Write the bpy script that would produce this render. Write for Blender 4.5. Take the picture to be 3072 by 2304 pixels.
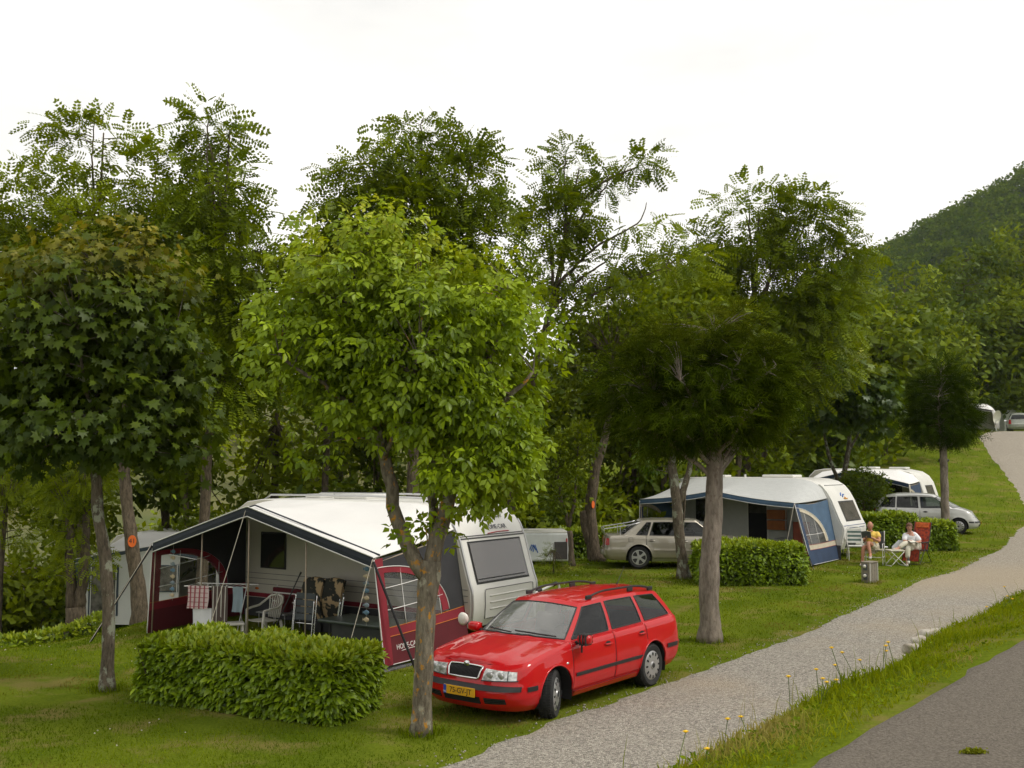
import bpy, bmesh, math, random
import numpy as np
from mathutils import Vector, Matrix
from mathutils.bvhtree import BVHTree

for _o in list(bpy.data.objects):
    bpy.data.objects.remove(_o)
R = math.radians
rng = np.random.default_rng(7)
random.seed(7)
scene = bpy.context.scene
COL = scene.collection

# ---------------------------------------------------------------- camera
cam_data = bpy.data.cameras.new('camera')
cam = bpy.data.objects.new('camera', cam_data)
COL.objects.link(cam)
cam.location = (0, 0, 3.3)
cam.rotation_euler = (R(94.4), 0, 0)
cam_data.sensor_width = 36.0
cam_data.lens = 36.68
cam_data.clip_start = 0.1
cam_data.clip_end = 9000
scene.camera = cam

# ---------------------------------------------------------------- sky and sun
SUN_EL, SUN_AZ = R(50), R(108)          # azimuth clockwise from +Y
world = bpy.data.worlds.new('World')
scene.world = world
world.use_nodes = True
nt = world.node_tree
nt.nodes.clear()
w_out = nt.nodes.new('ShaderNodeOutputWorld')
w_bg = nt.nodes.new('ShaderNodeBackground')
w_sky = nt.nodes.new('ShaderNodeTexSky')
w_sky.sky_type = 'NISHITA'
w_sky.sun_disc = False
w_sky.sun_elevation = SUN_EL
w_sky.sun_rotation = SUN_AZ
w_sky.air_density = 1.0
w_sky.dust_density = 4.0
w_co = nt.nodes.new('ShaderNodeTexCoord')
w_mp = nt.nodes.new('ShaderNodeMapping')
w_mp.inputs['Scale'].default_value = (1.0, 1.0, 3.2)
w_nz = nt.nodes.new('ShaderNodeTexNoise')
w_nz.inputs['Scale'].default_value = 1.6
w_nz.inputs['Detail'].default_value = 5
w_nz.inputs['Roughness'].default_value = 0.55
w_rp = nt.nodes.new('ShaderNodeValToRGB')
w_rp.color_ramp.elements[0].position = 0.36
w_rp.color_ramp.elements[0].color = (7.6, 7.5, 7.2, 1)
w_rp.color_ramp.elements[1].position = 0.62
w_rp.color_ramp.elements[1].color = (11.0, 10.65, 9.9, 1)
w_mx = nt.nodes.new('ShaderNodeMixRGB')
w_mx.inputs['Fac'].default_value = 0.93    # closed cloud deck over the clear sky
nt.links.new(w_co.outputs['Generated'], w_mp.inputs['Vector'])
nt.links.new(w_mp.outputs['Vector'], w_nz.inputs['Vector'])
nt.links.new(w_nz.outputs['Fac'], w_rp.inputs['Fac'])
nt.links.new(w_sky.outputs['Color'], w_mx.inputs['Color1'])
nt.links.new(w_rp.outputs['Color'], w_mx.inputs['Color2'])
nt.links.new(w_mx.outputs['Color'], w_bg.inputs['Color'])
w_bg.inputs['Strength'].default_value = 0.090
nt.links.new(w_bg.outputs['Background'], w_out.inputs['Surface'])

sun_data = bpy.data.lights.new('sun', 'SUN')
sun_data.energy = 1.5
sun_data.angle = R(14)
sun_data.color = (1.0, 0.95, 0.86)
sun = bpy.data.objects.new('sun', sun_data)
COL.objects.link(sun)
_sd = Vector((math.sin(SUN_AZ) * math.cos(SUN_EL), math.cos(SUN_AZ) * math.cos(SUN_EL), math.sin(SUN_EL)))
sun.rotation_euler = _sd.to_track_quat('Z', 'Y').to_euler()

scene.view_settings.view_transform = 'Standard'
scene.view_settings.look = 'None'
scene.view_settings.exposure = 0.46
scene.view_settings.gamma = 1.0
scene.view_settings.use_curve_mapping = False
scene.cycles.max_bounces = 7
scene.cycles.diffuse_bounces = 3
scene.cycles.glossy_bounces = 3
scene.cycles.transmission_bounces = 4
scene.cycles.transparent_max_bounces = 10
scene.cycles.caustics_reflective = False
scene.cycles.caustics_refractive = False
scene.cycles.use_adaptive_sampling = True
scene.cycles.adaptive_threshold = 0.02

# ---------------------------------------------------------------- materials
MATS = {}

def _nodes(name):
    m = bpy.data.materials.new(name)
    m.use_nodes = True
    n = m.node_tree
    n.nodes.clear()
    out = n.nodes.new('ShaderNodeOutputMaterial')
    return m, n, out

def pmat(name, col, rough=0.55, metal=0.0, var=0.12, scale=6.0, bump=0.0, bscale=40.0, coat=0.0, spec=0.5, col2=None, sheen=0.0, stretch=None):
    """Principled surface whose colour wanders a little with object-space noise."""
    if name in MATS:
        return MATS[name]
    m, n, out = _nodes(name)
    p = n.nodes.new('ShaderNodeBsdfPrincipled')
    tc = n.nodes.new('ShaderNodeTexCoord')
    mp = n.nodes.new('ShaderNodeMapping')
    if stretch:
        mp.inputs['Scale'].default_value = stretch
    nz = n.nodes.new('ShaderNodeTexNoise')
    nz.inputs['Scale'].default_value = scale
    nz.inputs['Detail'].default_value = 4
    rp = n.nodes.new('ShaderNodeValToRGB')
    c1 = tuple(max(0, c * (1 - var)) for c in col) if col2 is None else col
    c2 = tuple(min(1, c * (1 + var)) for c in col) if col2 is None else col2
    rp.color_ramp.elements[0].position = 0.32
    rp.color_ramp.elements[1].position = 0.68
    rp.color_ramp.elements[0].color = (*c1, 1)
    rp.color_ramp.elements[1].color = (*c2, 1)
    n.links.new(tc.outputs['Object'], mp.inputs['Vector'])
    n.links.new(mp.outputs['Vector'], nz.inputs['Vector'])
    n.links.new(nz.outputs['Fac'], rp.inputs['Fac'])
    n.links.new(rp.outputs['Color'], p.inputs['Base Color'])
    p.inputs['Roughness'].default_value = rough
    p.inputs['Metallic'].default_value = metal
    p.inputs['Specular IOR Level'].default_value = spec
    p.inputs['Coat Weight'].default_value = coat
    p.inputs['Coat Roughness'].default_value = 0.04
    if bump > 0:
        nb = n.nodes.new('ShaderNodeTexNoise')
        nb.inputs['Scale'].default_value = bscale
        nb.inputs['Detail'].default_value = 3
        n.links.new(mp.outputs['Vector'], nb.inputs['Vector'])
        b = n.nodes.new('ShaderNodeBump')
        b.inputs['Strength'].default_value = bump
        b.inputs['Distance'].default_value = 0.02
        n.links.new(nb.outputs['Fac'], b.inputs['Height'])
        n.links.new(b.outputs['Normal'], p.inputs['Normal'])
    n.links.new(p.outputs['BSDF'], out.inputs['Surface'])
    MATS[name] = m
    return m

def leafmat(name, dark, light, young=None, trans=0.35, rough=0.42, gloss=0.06, single=False):
    """Leaf: diffuse + light shining through + waxy gloss. 'tint' / 'young' are per-leaf values."""
    if name in MATS:
        return MATS[name]
    m, n, out = _nodes(name)
    dark = (dark[0] * 0.91, dark[1] * 1.08, dark[2] * 0.4); light = (light[0] * 0.91, light[1] * 1.08, light[2] * 0.4)
    rp = n.nodes.new('ShaderNodeValToRGB')
    rp.color_ramp.elements[0].color = (*dark, 1)
    rp.color_ramp.elements[1].color = (*light, 1)
    if single:
        oi = n.nodes.new('ShaderNodeObjectInfo')
        n.links.new(oi.outputs['Random'], rp.inputs['Fac'])
    else:
        at = n.nodes.new('ShaderNodeAttribute')
        at.attribute_name = 'tint'
        n.links.new(at.outputs['Fac'], rp.inputs['Fac'])
    c = rp.outputs['Color']
    if young is not None:
        ay = n.nodes.new('ShaderNodeAttribute')
        ay.attribute_name = 'young'
        mx = n.nodes.new('ShaderNodeMixRGB')
        n.links.new(ay.outputs['Fac'], mx.inputs['Fac'])
        n.links.new(c, mx.inputs['Color1'])
        mx.inputs['Color2'].default_value = (*young, 1)
        c = mx.outputs['Color']
    d = n.nodes.new('ShaderNodeBsdfDiffuse')
    t = n.nodes.new('ShaderNodeBsdfTranslucent')
    g = n.nodes.new('ShaderNodeBsdfGlossy')
    g.inputs['Roughness'].default_value = rough
    g.inputs['Color'].default_value = (0.9, 0.95, 0.9, 1)
    n.links.new(c, d.inputs['Color'])
    hs = n.nodes.new('ShaderNodeHueSaturation')
    hs.inputs['Hue'].default_value = 0.485
    hs.inputs['Saturation'].default_value = 1.1
    hs.inputs['Value'].default_value = 1.5
    n.links.new(c, hs.inputs['Color'])
    n.links.new(hs.outputs['Color'], t.inputs['Color'])
    m1 = n.nodes.new('ShaderNodeMixShader')
    m1.inputs['Fac'].default_value = trans
    n.links.new(d.outputs[0], m1.inputs[1])
    n.links.new(t.outputs[0], m1.inputs[2])
    m2 = n.nodes.new('ShaderNodeMixShader')
    m2.inputs['Fac'].default_value = gloss
    n.links.new(m1.outputs[0], m2.inputs[1])
    n.links.new(g.outputs[0], m2.inputs[2])
    n.links.new(m2.outputs[0], out.inputs['Surface'])
    MATS[name] = m
    return m

def barkmat(name, c1, c2, lichen=None, lich_amt=0.5, scale=14):
    if name in MATS:
        return MATS[name]
    m, n, out = _nodes(name)
    p = n.nodes.new('ShaderNodeBsdfPrincipled')
    p.inputs['Roughness'].default_value = 0.9
    p.inputs['Specular IOR Level'].default_value = 0.2
    tc = n.nodes.new('ShaderNodeTexCoord')
    mp = n.nodes.new('ShaderNodeMapping')
    mp.inputs['Scale'].default_value = (1, 1, 0.28)
    n.links.new(tc.outputs['Object'], mp.inputs['Vector'])
    nz = n.nodes.new('ShaderNodeTexNoise')
    nz.inputs['Scale'].default_value = scale
    nz.inputs['Detail'].default_value = 6
    nz.inputs['Roughness'].default_value = 0.7
    n.links.new(mp.outputs['Vector'], nz.inputs['Vector'])
    rp = n.nodes.new('ShaderNodeValToRGB')
    rp.color_ramp.elements[0].position = 0.36
    rp.color_ramp.elements[1].position = 0.66
    rp.color_ramp.elements[0].color = (*c1, 1)
    rp.color_ramp.elements[1].color = (*c2, 1)
    n.links.new(nz.outputs['Fac'], rp.inputs['Fac'])
    c = rp.outputs['Color']
    for i, lc in enumerate(lichen or []):
        nl = n.nodes.new('ShaderNodeTexNoise')
        nl.inputs['Scale'].default_value = 5.5 + 6 * i
        nl.inputs['Detail'].default_value = 7
        nl.inputs['Roughness'].default_value = 0.65
        mpl = n.nodes.new('ShaderNodeMapping')
        mpl.inputs['Location'].default_value = (3.1 * i, 1.7 * i, 0.9)
        mpl.inputs['Scale'].default_value = (1, 1, 0.7)
        n.links.new(tc.outputs['Object'], mpl.inputs['Vector'])
        n.links.new(mpl.outputs['Vector'], nl.inputs['Vector'])
        r2 = n.nodes.new('ShaderNodeValToRGB')
        r2.color_ramp.elements[0].position = 0.66 - 0.2 * lich_amt
        r2.color_ramp.elements[1].position = 0.71 - 0.2 * lich_amt
        n.links.new(nl.outputs['Fac'], r2.inputs['Fac'])
        mx = n.nodes.new('ShaderNodeMixRGB')
        n.links.new(r2.outputs['Color'], mx.inputs['Fac'])
        n.links.new(c, mx.inputs['Color1'])
        mx.inputs['Color2'].default_value = (*lc, 1)
        c = mx.outputs['Color']
    n.links.new(c, p.inputs['Base Color'])
    b = n.nodes.new('ShaderNodeBump')
    b.inputs['Strength'].default_value = 0.9
    b.inputs['Distance'].default_value = 0.03
    n.links.new(nz.outputs['Fac'], b.inputs['Height'])
    n.links.new(b.outputs['Normal'], p.inputs['Normal'])
    n.links.new(p.outputs['BSDF'], out.inputs['Surface'])
    MATS[name] = m
    return m

def glassmat(name, tint=(0.6, 0.65, 0.62), dust_glare=0.0, ior=1.5, dust_glare_col=(0.6, 0.6, 0.58)):
    """Thin pane: see-through tinted sheet with mirror reflection by angle, and a pale film for dustiness and painted sky glare."""
    if name in MATS:
        return MATS[name]
    m, n, out = _nodes(name)
    t = n.nodes.new('ShaderNodeBsdfTransparent')
    t.inputs['Color'].default_value = (*tint, 1)
    g = n.nodes.new('ShaderNodeBsdfGlossy')
    g.inputs['Roughness'].default_value = 0.015
    f = n.nodes.new('ShaderNodeFresnel')
    ge = n.nodes.new('ShaderNodeNewGeometry')      # the same reflection from either face of the thin sheet
    mi = n.nodes.new('ShaderNodeMapRange')
    mi.inputs['To Min'].default_value = ior
    mi.inputs['To Max'].default_value = 1.0 / ior
    n.links.new(ge.outputs['Backfacing'], mi.inputs['Value'])
    n.links.new(mi.outputs[0], f.inputs['IOR'])
    mx = n.nodes.new('ShaderNodeMixShader')
    n.links.new(f.outputs[0], mx.inputs['Fac'])
    n.links.new(t.outputs[0], mx.inputs[1])
    n.links.new(g.outputs[0], mx.inputs[2])
    last = mx
    if dust_glare > 0:
        d = n.nodes.new('ShaderNodeBsdfDiffuse')
        d.inputs['Color'].default_value = (*dust_glare_col, 1)
        m2 = n.nodes.new('ShaderNodeMixShader')
        tc = n.nodes.new('ShaderNodeTexCoord')
        nz = n.nodes.new('ShaderNodeTexNoise')
        nz.inputs['Scale'].default_value = 3.0
        mul = n.nodes.new('ShaderNodeMath')
        mul.operation = 'MULTIPLY'
        mul.inputs[1].default_value = dust_glare * 2
        n.links.new(tc.outputs['Object'], nz.inputs['Vector'])
        n.links.new(nz.outputs['Fac'], mul.inputs[0])
        n.links.new(mul.outputs[0], m2.inputs['Fac'])
        n.links.new(mx.outputs[0], m2.inputs[1])
        n.links.new(d.outputs[0], m2.inputs[2])
        last = m2
    n.links.new(last.outputs[0], out.inputs['Surface'])
    MATS[name] = m
    return m

# ---------------------------------------------------------------- mesh helpers
class MB:
    """Collects geometry for ONE mesh object."""
    def __init__(self):
        self.V, self.F, self.M, self.n = [], [], [], 0
    def add(self, verts, faces, mat=0, mtx=None):
        v = np.asarray(verts, float).reshape(-1, 3)
        if mtx is not None:
            m = np.array(mtx)
            v = v @ m[:3, :3].T + (m[:3, 3] if m.shape[0] == 4 else 0)
        self.V.append(v)
        for f in faces:
            self.F.append(tuple(int(i) + self.n for i in f))
            self.M.append(mat)
        self.n += len(v)
        return self
    def box(self, c, s, mat=0, rot=None):
        sx, sy, sz = [q / 2 for q in s]
        v = np.array([(x, y, z) for x in (-sx, sx) for y in (-sy, sy) for z in (-sz, sz)])
        if rot is not None:
            v = v @ np.array(rot).T
        v = v + np.array(c)
        return self.add(v, [(0, 1, 3, 2), (4, 6, 7, 5), (0, 4, 5, 1), (2, 3, 7, 6), (0, 2, 6, 4), (1, 5, 7, 3)], mat)
    def tube(self, pts, r, n=8, mat=0, caps=True):
        p = np.asarray(pts, float)
        k = len(p)
        rr = np.broadcast_to(np.asarray(r, float), (k,))
        t = np.gradient(p, axis=0)
        t /= np.linalg.norm(t, axis=1)[:, None] + 1e-9
        up = np.array([0, 0, 1.0]) if abs(t[0][2]) < 0.9 else np.array([1.0, 0, 0])
        u = np.cross(up, t[0]); u /= np.linalg.norm(u) + 1e-9
        a = np.arange(n) * 2 * np.pi / n
        rings = []
        for i in range(k):
            u = u - t[i] * np.dot(u, t[i]); u /= np.linalg.norm(u) + 1e-9
            w = np.cross(t[i], u)
            rings.append(p[i] + rr[i] * (np.cos(a)[:, None] * u + np.sin(a)[:, None] * w))
        return self.loft(rings, mat, caps=caps)
    def loft(self, rings, mat=0, closed=True, caps=False):
        n = len(rings[0]); k = len(rings)
        f = []
        for i in range(k - 1):
            for j in range(n if closed else n - 1):
                j2 = (j + 1) % n
                f.append((i * n + j, i * n + j2, (i + 1) * n + j2, (i + 1) * n + j))
        if caps:
            f.append(tuple(range(n - 1, -1, -1)))
            f.append(tuple((k - 1) * n + j for j in range(n)))
        return self.add(np.concatenate(rings), f, mat)
    def grid(self, P, mat=0, flip=False):
        P = np.asarray(P, float)
        a, b = P.shape[:2]
        f = []
        for i in range(a - 1):
            for j in range(b - 1):
                q = (i * b + j, i * b + j + 1, (i + 1) * b + j + 1, (i + 1) * b + j)
                f.append(q[::-1] if flip else q)
        return self.add(P.reshape(-1, 3), f, mat)
    def slab(self, P, off, mat=0):
        """a grid sheet given thickness: P and P+off joined round the rim"""
        P = np.asarray(P, float)
        Q = P + np.asarray(off, float)
        a, b = P.shape[:2]
        self.grid(P, mat); self.grid(Q, mat, True)
        rim = [(0, j) for j in range(b)] + [(i, b - 1) for i in range(1, a)] + [(a - 1, j) for j in range(b - 2, -1, -1)] + [(i, 0) for i in range(a - 2, 0, -1)]
        v = np.array([P[i, j] for i, j in rim] + [Q[i, j] for i, j in rim])
        k = len(rim)
        return self.add(v, [(i, i + k, (i + 1) % k + k, (i + 1) % k) for i in range(k)], mat)
    def prism(self, poly, o, ax, ay, az, depth, mat=0):
        """poly (2d) in the plane o+ax,ay, extruded by depth along az"""
        o, ax, ay, az = [np.array(q, float) for q in (o, ax, ay, az)]
        a = np.array([o + ax * x + ay * y for x, y in poly])
        b = a + az * depth
        n = len(poly)
        f = [tuple(range(n)), tuple(range(2 * n - 1, n - 1, -1))]
        f += [(i, i + n, (i + 1) % n + n, (i + 1) % n) for i in range(n)]
        return self.add(np.concatenate([a, b]), f, mat)
    def sphere(self, c, r, nu=12, nv=8, mat=0, rot=None):
        r = np.broadcast_to(np.asarray(r, float), (3,))
        rings = []
        for i in range(nv + 1):
            th = np.pi * i / nv
            rad = max(math.sin(th), 1e-3)
            a = np.arange(nu) * 2 * np.pi / nu
            q = np.stack([rad * np.cos(a), rad * np.sin(a), np.full(nu, math.cos(th))], 1) * r
            if rot is not None:
                q = q @ np.array(rot).T
            rings.append(q + np.array(c))
        return self.loft(rings[::-1], mat, caps=True)
    def lathe(self, prof, c=(0, 0, 0), axis='z', n=24, mat=0):
        """prof: (radius, height) list"""
        a = np.arange(n) * 2 * np.pi / n
        rings = []
        for rad, h in prof:
            x, y, z = rad * np.cos(a), rad * np.sin(a), np.full(n, h)
            if axis == 'z': q = np.stack([x, y, z], 1)
            elif axis == 'y': q = np.stack([x, z, y], 1)
            else: q = np.stack([z, x, y], 1)
            rings.append(q + np.array(c))
        return self.loft(rings, mat, caps=True)
    def build(self, name, mats, parent=None, smooth=False, bevel=0.0, subsurf=0, auto=None):
        me = bpy.data.meshes.new(name)
        V = np.concatenate(self.V) if self.V else np.zeros((0, 3))
        me.from_pydata(V.tolist(), [], self.F)
        if not isinstance(mats, (list, tuple)):
            mats = [mats]
        for m in mats:
            me.materials.append(m)
        if len(mats) > 1:
            me.polygons.foreach_set('material_index', self.M)
        if smooth or auto:
            me.polygons.foreach_set('use_smooth', [True] * len(me.polygons))
        bm = bmesh.new(); bm.from_mesh(me)
        bmesh.ops.recalc_face_normals(bm, faces=bm.faces)
        bm.to_mesh(me); bm.free()
        if auto:
            me.set_sharp_from_angle(angle=R(auto))
        me.update()
        o = bpy.data.objects.new(name, me)
        COL.objects.link(o)
        if parent is not None:
            o.parent = parent
        if bevel > 0:
            b = o.modifiers.new('bevel', 'BEVEL')
            b.width = bevel; b.segments = 2; b.limit_method = 'ANGLE'; b.angle_limit = R(40)
        if subsurf:
            s = o.modifiers.new('sub', 'SUBSURF'); s.levels = subsurf; s.render_levels = subsurf
        return o

def tag(o, label=None, cat=None, group=None, kind=None):
    if label: o['label'] = label
    if cat: o['category'] = cat
    if group: o['group'] = group
    if kind: o['kind'] = kind
    return o

def thing(name, label, cat, loc=(0, 0, 0), rz=0.0, group=None):
    o = bpy.data.objects.new(name, None)
    o.empty_display_size = 0.3
    COL.objects.link(o)
    o.location = loc
    o.rotation_euler = (0, 0, rz)
    return tag(o, label, cat, group)

def copy_tree(o, parent=None):
    c = o.copy(); COL.objects.link(c); c.parent = parent
    for ch in list(o.children):
        copy_tree(ch, c)
    return c

def npmesh(name, V, F, mats, parent=None, attrs=None, smooth=False, matidx=None):
    """fast mesh from numpy arrays; F is (n,3) or (n,4)"""
    me = bpy.data.meshes.new(name)
    nv, (nf, k) = len(V), F.shape
    me.vertices.add(nv)
    me.vertices.foreach_set('co', np.ascontiguousarray(V, np.float32).ravel())
    me.loops.add(nf * k)
    me.loops.foreach_set('vertex_index', np.ascontiguousarray(F, np.int32).ravel())
    me.polygons.add(nf)
    me.polygons.foreach_set('loop_start', np.arange(0, nf * k, k, dtype=np.int32))
    if matidx is not None:
        me.polygons.foreach_set('material_index', np.ascontiguousarray(matidx, np.int32))
    if smooth:
        me.polygons.foreach_set('use_smooth', np.ones(nf, bool))
    for m in (mats if isinstance(mats, (list, tuple)) else [mats]):
        me.materials.append(m)
    for nm, arr in (attrs or {}).items():
        a = me.attributes.new(nm, 'FLOAT', 'POINT')
        a.data.foreach_set('value', np.ascontiguousarray(arr, np.float32))
    me.update(calc_edges=True)
    o = bpy.data.objects.new(name, me)
    COL.objects.link(o)
    if parent is not None:
        o.parent = parent
    return o

def text_part(name, s, size, mat, parent, M, depth=0.002, shear=0.0, align='CENTER', xscale=1.0):
    cu = bpy.data.curves.new(name, 'FONT')
    cu.body = s; cu.size = size; cu.extrude = depth; cu.align_x = align; cu.align_y = 'CENTER'; cu.shear = shear
    o = bpy.data.objects.new('txt', cu)
    COL.objects.link(o)
    dg = bpy.context.evaluated_depsgraph_get()
    me = bpy.data.meshes.new_from_object(o.evaluated_get(dg))
    bpy.data.objects.remove(o); bpy.data.curves.remove(cu)
    me.transform(Matrix.Diagonal((xscale, 1, 1, 1)))
    me.transform(M)
    me.name = name
    me.materials.clear(); me.materials.append(mat)
    t = bpy.data.objects.new(name, me)
    COL.objects.link(t); t.parent = parent
    return t

def frame(o, x, y, z):
    """4x4 matrix with the given columns"""
    m = Matrix.Identity(4)
    for i, c in enumerate((x, y, z, o)):
        for j in range(3):
            m[j][i] = c[j]
    return m

def smooth01(t):
    t = np.clip(t, 0, 1)
    return t * t * (3 - 2 * t)

def unit(v):
    v = np.asarray(v, float)
    return v / (np.linalg.norm(v, axis=-1, keepdims=True) + 1e-9)

_pn = rng.random((64, 64))
def vnoise(x, y, f=1.0):
    """cheap value noise, -1..1"""
    x = np.asarray(x) * f; y = np.asarray(y) * f
    xi, yi = np.floor(x).astype(int), np.floor(y).astype(int)
    xf, yf = smooth01(x - xi), smooth01(y - yi)
    g = lambda a, b: _pn[a % 64, b % 64]
    return ((g(xi, yi) * (1 - xf) + g(xi + 1, yi) * xf) * (1 - yf) + (g(xi, yi + 1) * (1 - xf) + g(xi + 1, yi + 1) * xf) * yf) * 2 - 1
# ================================================================ THE GROUND
def road_d(x, y):
    return (x - 1.5) * -0.79 + (y - 5.7) * 0.61       # metres left of the road's edge

def gz(x, y):
    """height of the terrain"""
    x = np.asarray(x, float); y = np.asarray(y, float)
    z = 0.02 * np.clip(y - 17, 0, 30)
    z = z - 1.9 * smooth01((-6.2 - x) / 6) * smooth01((y - 17.5) / 9)
    z = z - 5.0 * smooth01((y - 33) / 26) * smooth01((5 - x) / 9)
    z = z + 15.0 * smooth01((y - 62) / 90) * smooth01((20 - x) / 30)
    z = z + 5.2 * smooth01((y - 50) / 30) * smooth01((x - 6) / 8)
    z = z + 0.03 * vnoise(x, y, 0.35) + 0.012 * vnoise(x + 9, y, 1.3)
    d = road_d(x, y)
    top = 1.65 - 0.20 * smooth01(d / 0.9) + 0.035 * vnoise(x, y, 1.1) * smooth01(d / 0.3)
    edge = 0.86 + 0.14 * vnoise(x + 3, y, 0.6) + 0.03 * np.clip(y - 9, 0, 20)
    k = smooth01((d - edge) / 1.5)
    near = smooth01((60 - y) / 15)
    zb = top * (1 - k) + z * k
    return np.where(d < 2.9, zb * near + z * (1 - near), z)

def on(x, y, dz=0.0):
    return (x, y, float(gz(x, y)) + dz)

# ground colours
def ground_material():
    m, n, out = _nodes('grass_ground')
    p = n.nodes.new('ShaderNodeBsdfPrincipled')
    p.inputs['Roughness'].default_value = 0.95
    p.inputs['Specular IOR Level'].default_value = 0.0
    tc = n.nodes.new('ShaderNodeTexCoord')
    def noise(s, d=4, r=0.55):
        q = n.nodes.new('ShaderNodeTexNoise')
        q.inputs['Scale'].default_value = s; q.inputs['Detail'].default_value = d; q.inputs['Roughness'].default_value = r
        n.links.new(tc.outputs['Object'], q.inputs['Vector'])
        return q.outputs['Fac']
    def ramp(f, a, b, pa, pb):
        r = n.nodes.new('ShaderNodeValToRGB')
        r.color_ramp.elements[0].position = pa; r.color_ramp.elements[1].position = pb
        r.color_ramp.elements[0].color = (*a, 1); r.color_ramp.elements[1].color = (*b, 1)
        n.links.new(f, r.inputs['Fac'])
        return r.outputs['Color']
    def mix(f, a, b):
        q = n.nodes.new('ShaderNodeMixRGB')
        n.links.new(f, q.inputs['Fac']); n.links.new(a, q.inputs['Color1'])
        if isinstance(b, tuple): q.inputs['Color2'].default_value = (*b, 1)
        else: n.links.new(b, q.inputs['Color2'])
        return q.outputs['Color']
    base = ramp(noise(0.55, 5), (0.058, 0.098, 0.006), (0.165, 0.200, 0.018), 0.34, 0.66)
    fine = ramp(noise(26, 3, 0.7), (0.048, 0.075, 0.005), (0.17, 0.215, 0.022), 0.3, 0.72)
    half = n.nodes.new('ShaderNodeValue'); half.outputs[0].default_value = 0.5
    c = mix(half.outputs[0], base, fine)
    dry = ramp(noise(0.9, 6, 0.62), (0, 0, 0), (1, 1, 1), 0.52, 0.64)
    dryc = n.nodes.new('ShaderNodeMath'); dryc.operation = 'MULTIPLY'; dryc.inputs[1].default_value = 0.75
    n.links.new(dry, dryc.inputs[0])
    c = mix(dryc.outputs[0], c, (0.20, 0.165, 0.055))
    n.links.new(c, p.inputs['Base Color'])
    b = n.nodes.new('ShaderNodeBump'); b.inputs['Strength'].default_value = 0.8; b.inputs['Distance'].default_value = 0.03
    n.links.new(noise(38, 4, 0.7), b.inputs['Height'])
    n.links.new(b.outputs['Normal'], p.inputs['Normal'])
    n.links.new(p.outputs['BSDF'], out.inputs['Surface'])
    return m

def axis_grid(lo, hi, step, far_lo, far_hi, grow=1.22):
    a = list(np.arange(lo, hi + 1e-6, step))
    s = step
    while a[-1] < far_hi:
        s *= grow; a.append(min(a[-1] + s, far_hi))
    s = step
    while a[0] > far_lo:
        s *= grow; a.insert(0, max(a[0] - s, far_lo))
    return np.array(a)

gx = axis_grid(-14, 30, 0.36, -3500, 3500)
gy = axis_grid(1.0, 62, 0.36, -60, 5000)
GX, GY = np.meshgrid(gx, gy, indexing='ij')
PATH_L = np.array([(-8.6, -0.6), (-4.6, 6.1), (-0.95, 11.7), (1.68, 15.33), (3.0, 17.0), (5.75, 20.6), (9.5, 26.1), (10.9, 28.2), (12.0, 29.3), (13.3, 31.2), (16.6, 36), (22.0, 45.6), (25.2, 50), (27, 55.5), (28.8, 60), (30.6, 66.7), (33, 74), (37, 79.5), (46, 84), (60, 90)])

def polyline(P, step):
    P = np.asarray(P, float)
    s = np.concatenate([[0], np.cumsum(np.linalg.norm(np.diff(P, axis=0), axis=1))])
    t = np.arange(0, s[-1], step)
    return np.stack([np.interp(t, s, P[:, i]) for i in range(P.shape[1])], 1)

pl = polyline(PATH_L, 0.25)
_k = np.ones(7) / 7
_pad = lambda v: np.convolve(np.concatenate([[v[0]] * 3, v, [v[-1]] * 3]), _k, 'valid')
pl = np.stack([_pad(pl[:, 0]), _pad(pl[:, 1])], 1)
tn = unit(np.gradient(pl, axis=0))
rn = np.stack([tn[:, 1], -tn[:, 0]], 1)                 # to the right of the path's run
PW = 3.0 + 0.05 * np.clip(pl[:, 1] - 40, 0, 40)
wob = 0.10 * vnoise(pl[:, 0] * 3, pl[:, 1] * 3, 0.5) + 0.07 * vnoise(pl[:, 0], pl[:, 1], 2.3)
PLE = pl - rn * (0.6 * wob - 0.02)[:, None]
PRE = pl + rn * (PW + 0.1)[:, None]

def seg_dist(x, y, A):
    """signed distance to the path's left edge: + is on the path"""
    P = np.stack([np.ravel(x), np.ravel(y)], 1)
    best = np.full(len(P), 1e9); sg = np.zeros(len(P))
    A = A[::8]
    for i in range(len(A) - 1):
        a, b = A[i], A[i + 1]
        if (a[1] > P[:, 1].max() + 6): break
        ab = b - a
        t = np.clip(((P - a) @ ab) / (ab @ ab), 0, 1)
        q = a + t[:, None] * ab
        d = np.linalg.norm(P - q, axis=1)
        m = d < best
        c = ab[1] * (P[:, 0] - a[0]) - ab[0] * (P[:, 1] - a[1])
        best[m] = d[m]; sg[m] = np.sign(c[m])
    return (best * sg).reshape(np.shape(x))

GZ = gz(GX, GY)
nearm = (GY < 95) & (np.abs(GX) < 70)
pd = np.full(GX.shape, -9.0)
pd[nearm] = seg_dist(GX[nearm], GY[nearm], PLE)
GZ = GZ - 0.05 * ((pd > 0.25) & (pd < 2.6)) - 0.05 * ((road_d(GX, GY) < -0.3) & (GY < 60) & (GX < 45))
V = np.stack([GX, GY, GZ], -1).reshape(-1, 3)
na, nb = GX.shape
ii = (np.arange(na - 1)[:, None] * nb + np.arange(nb - 1)[None]).ravel()
F = np.stack([ii, ii + nb, ii + nb + 1, ii + 1], 1)
ground = npmesh('ground', V, F, ground_material(), smooth=True)
tag(ground, kind='structure')

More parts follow.
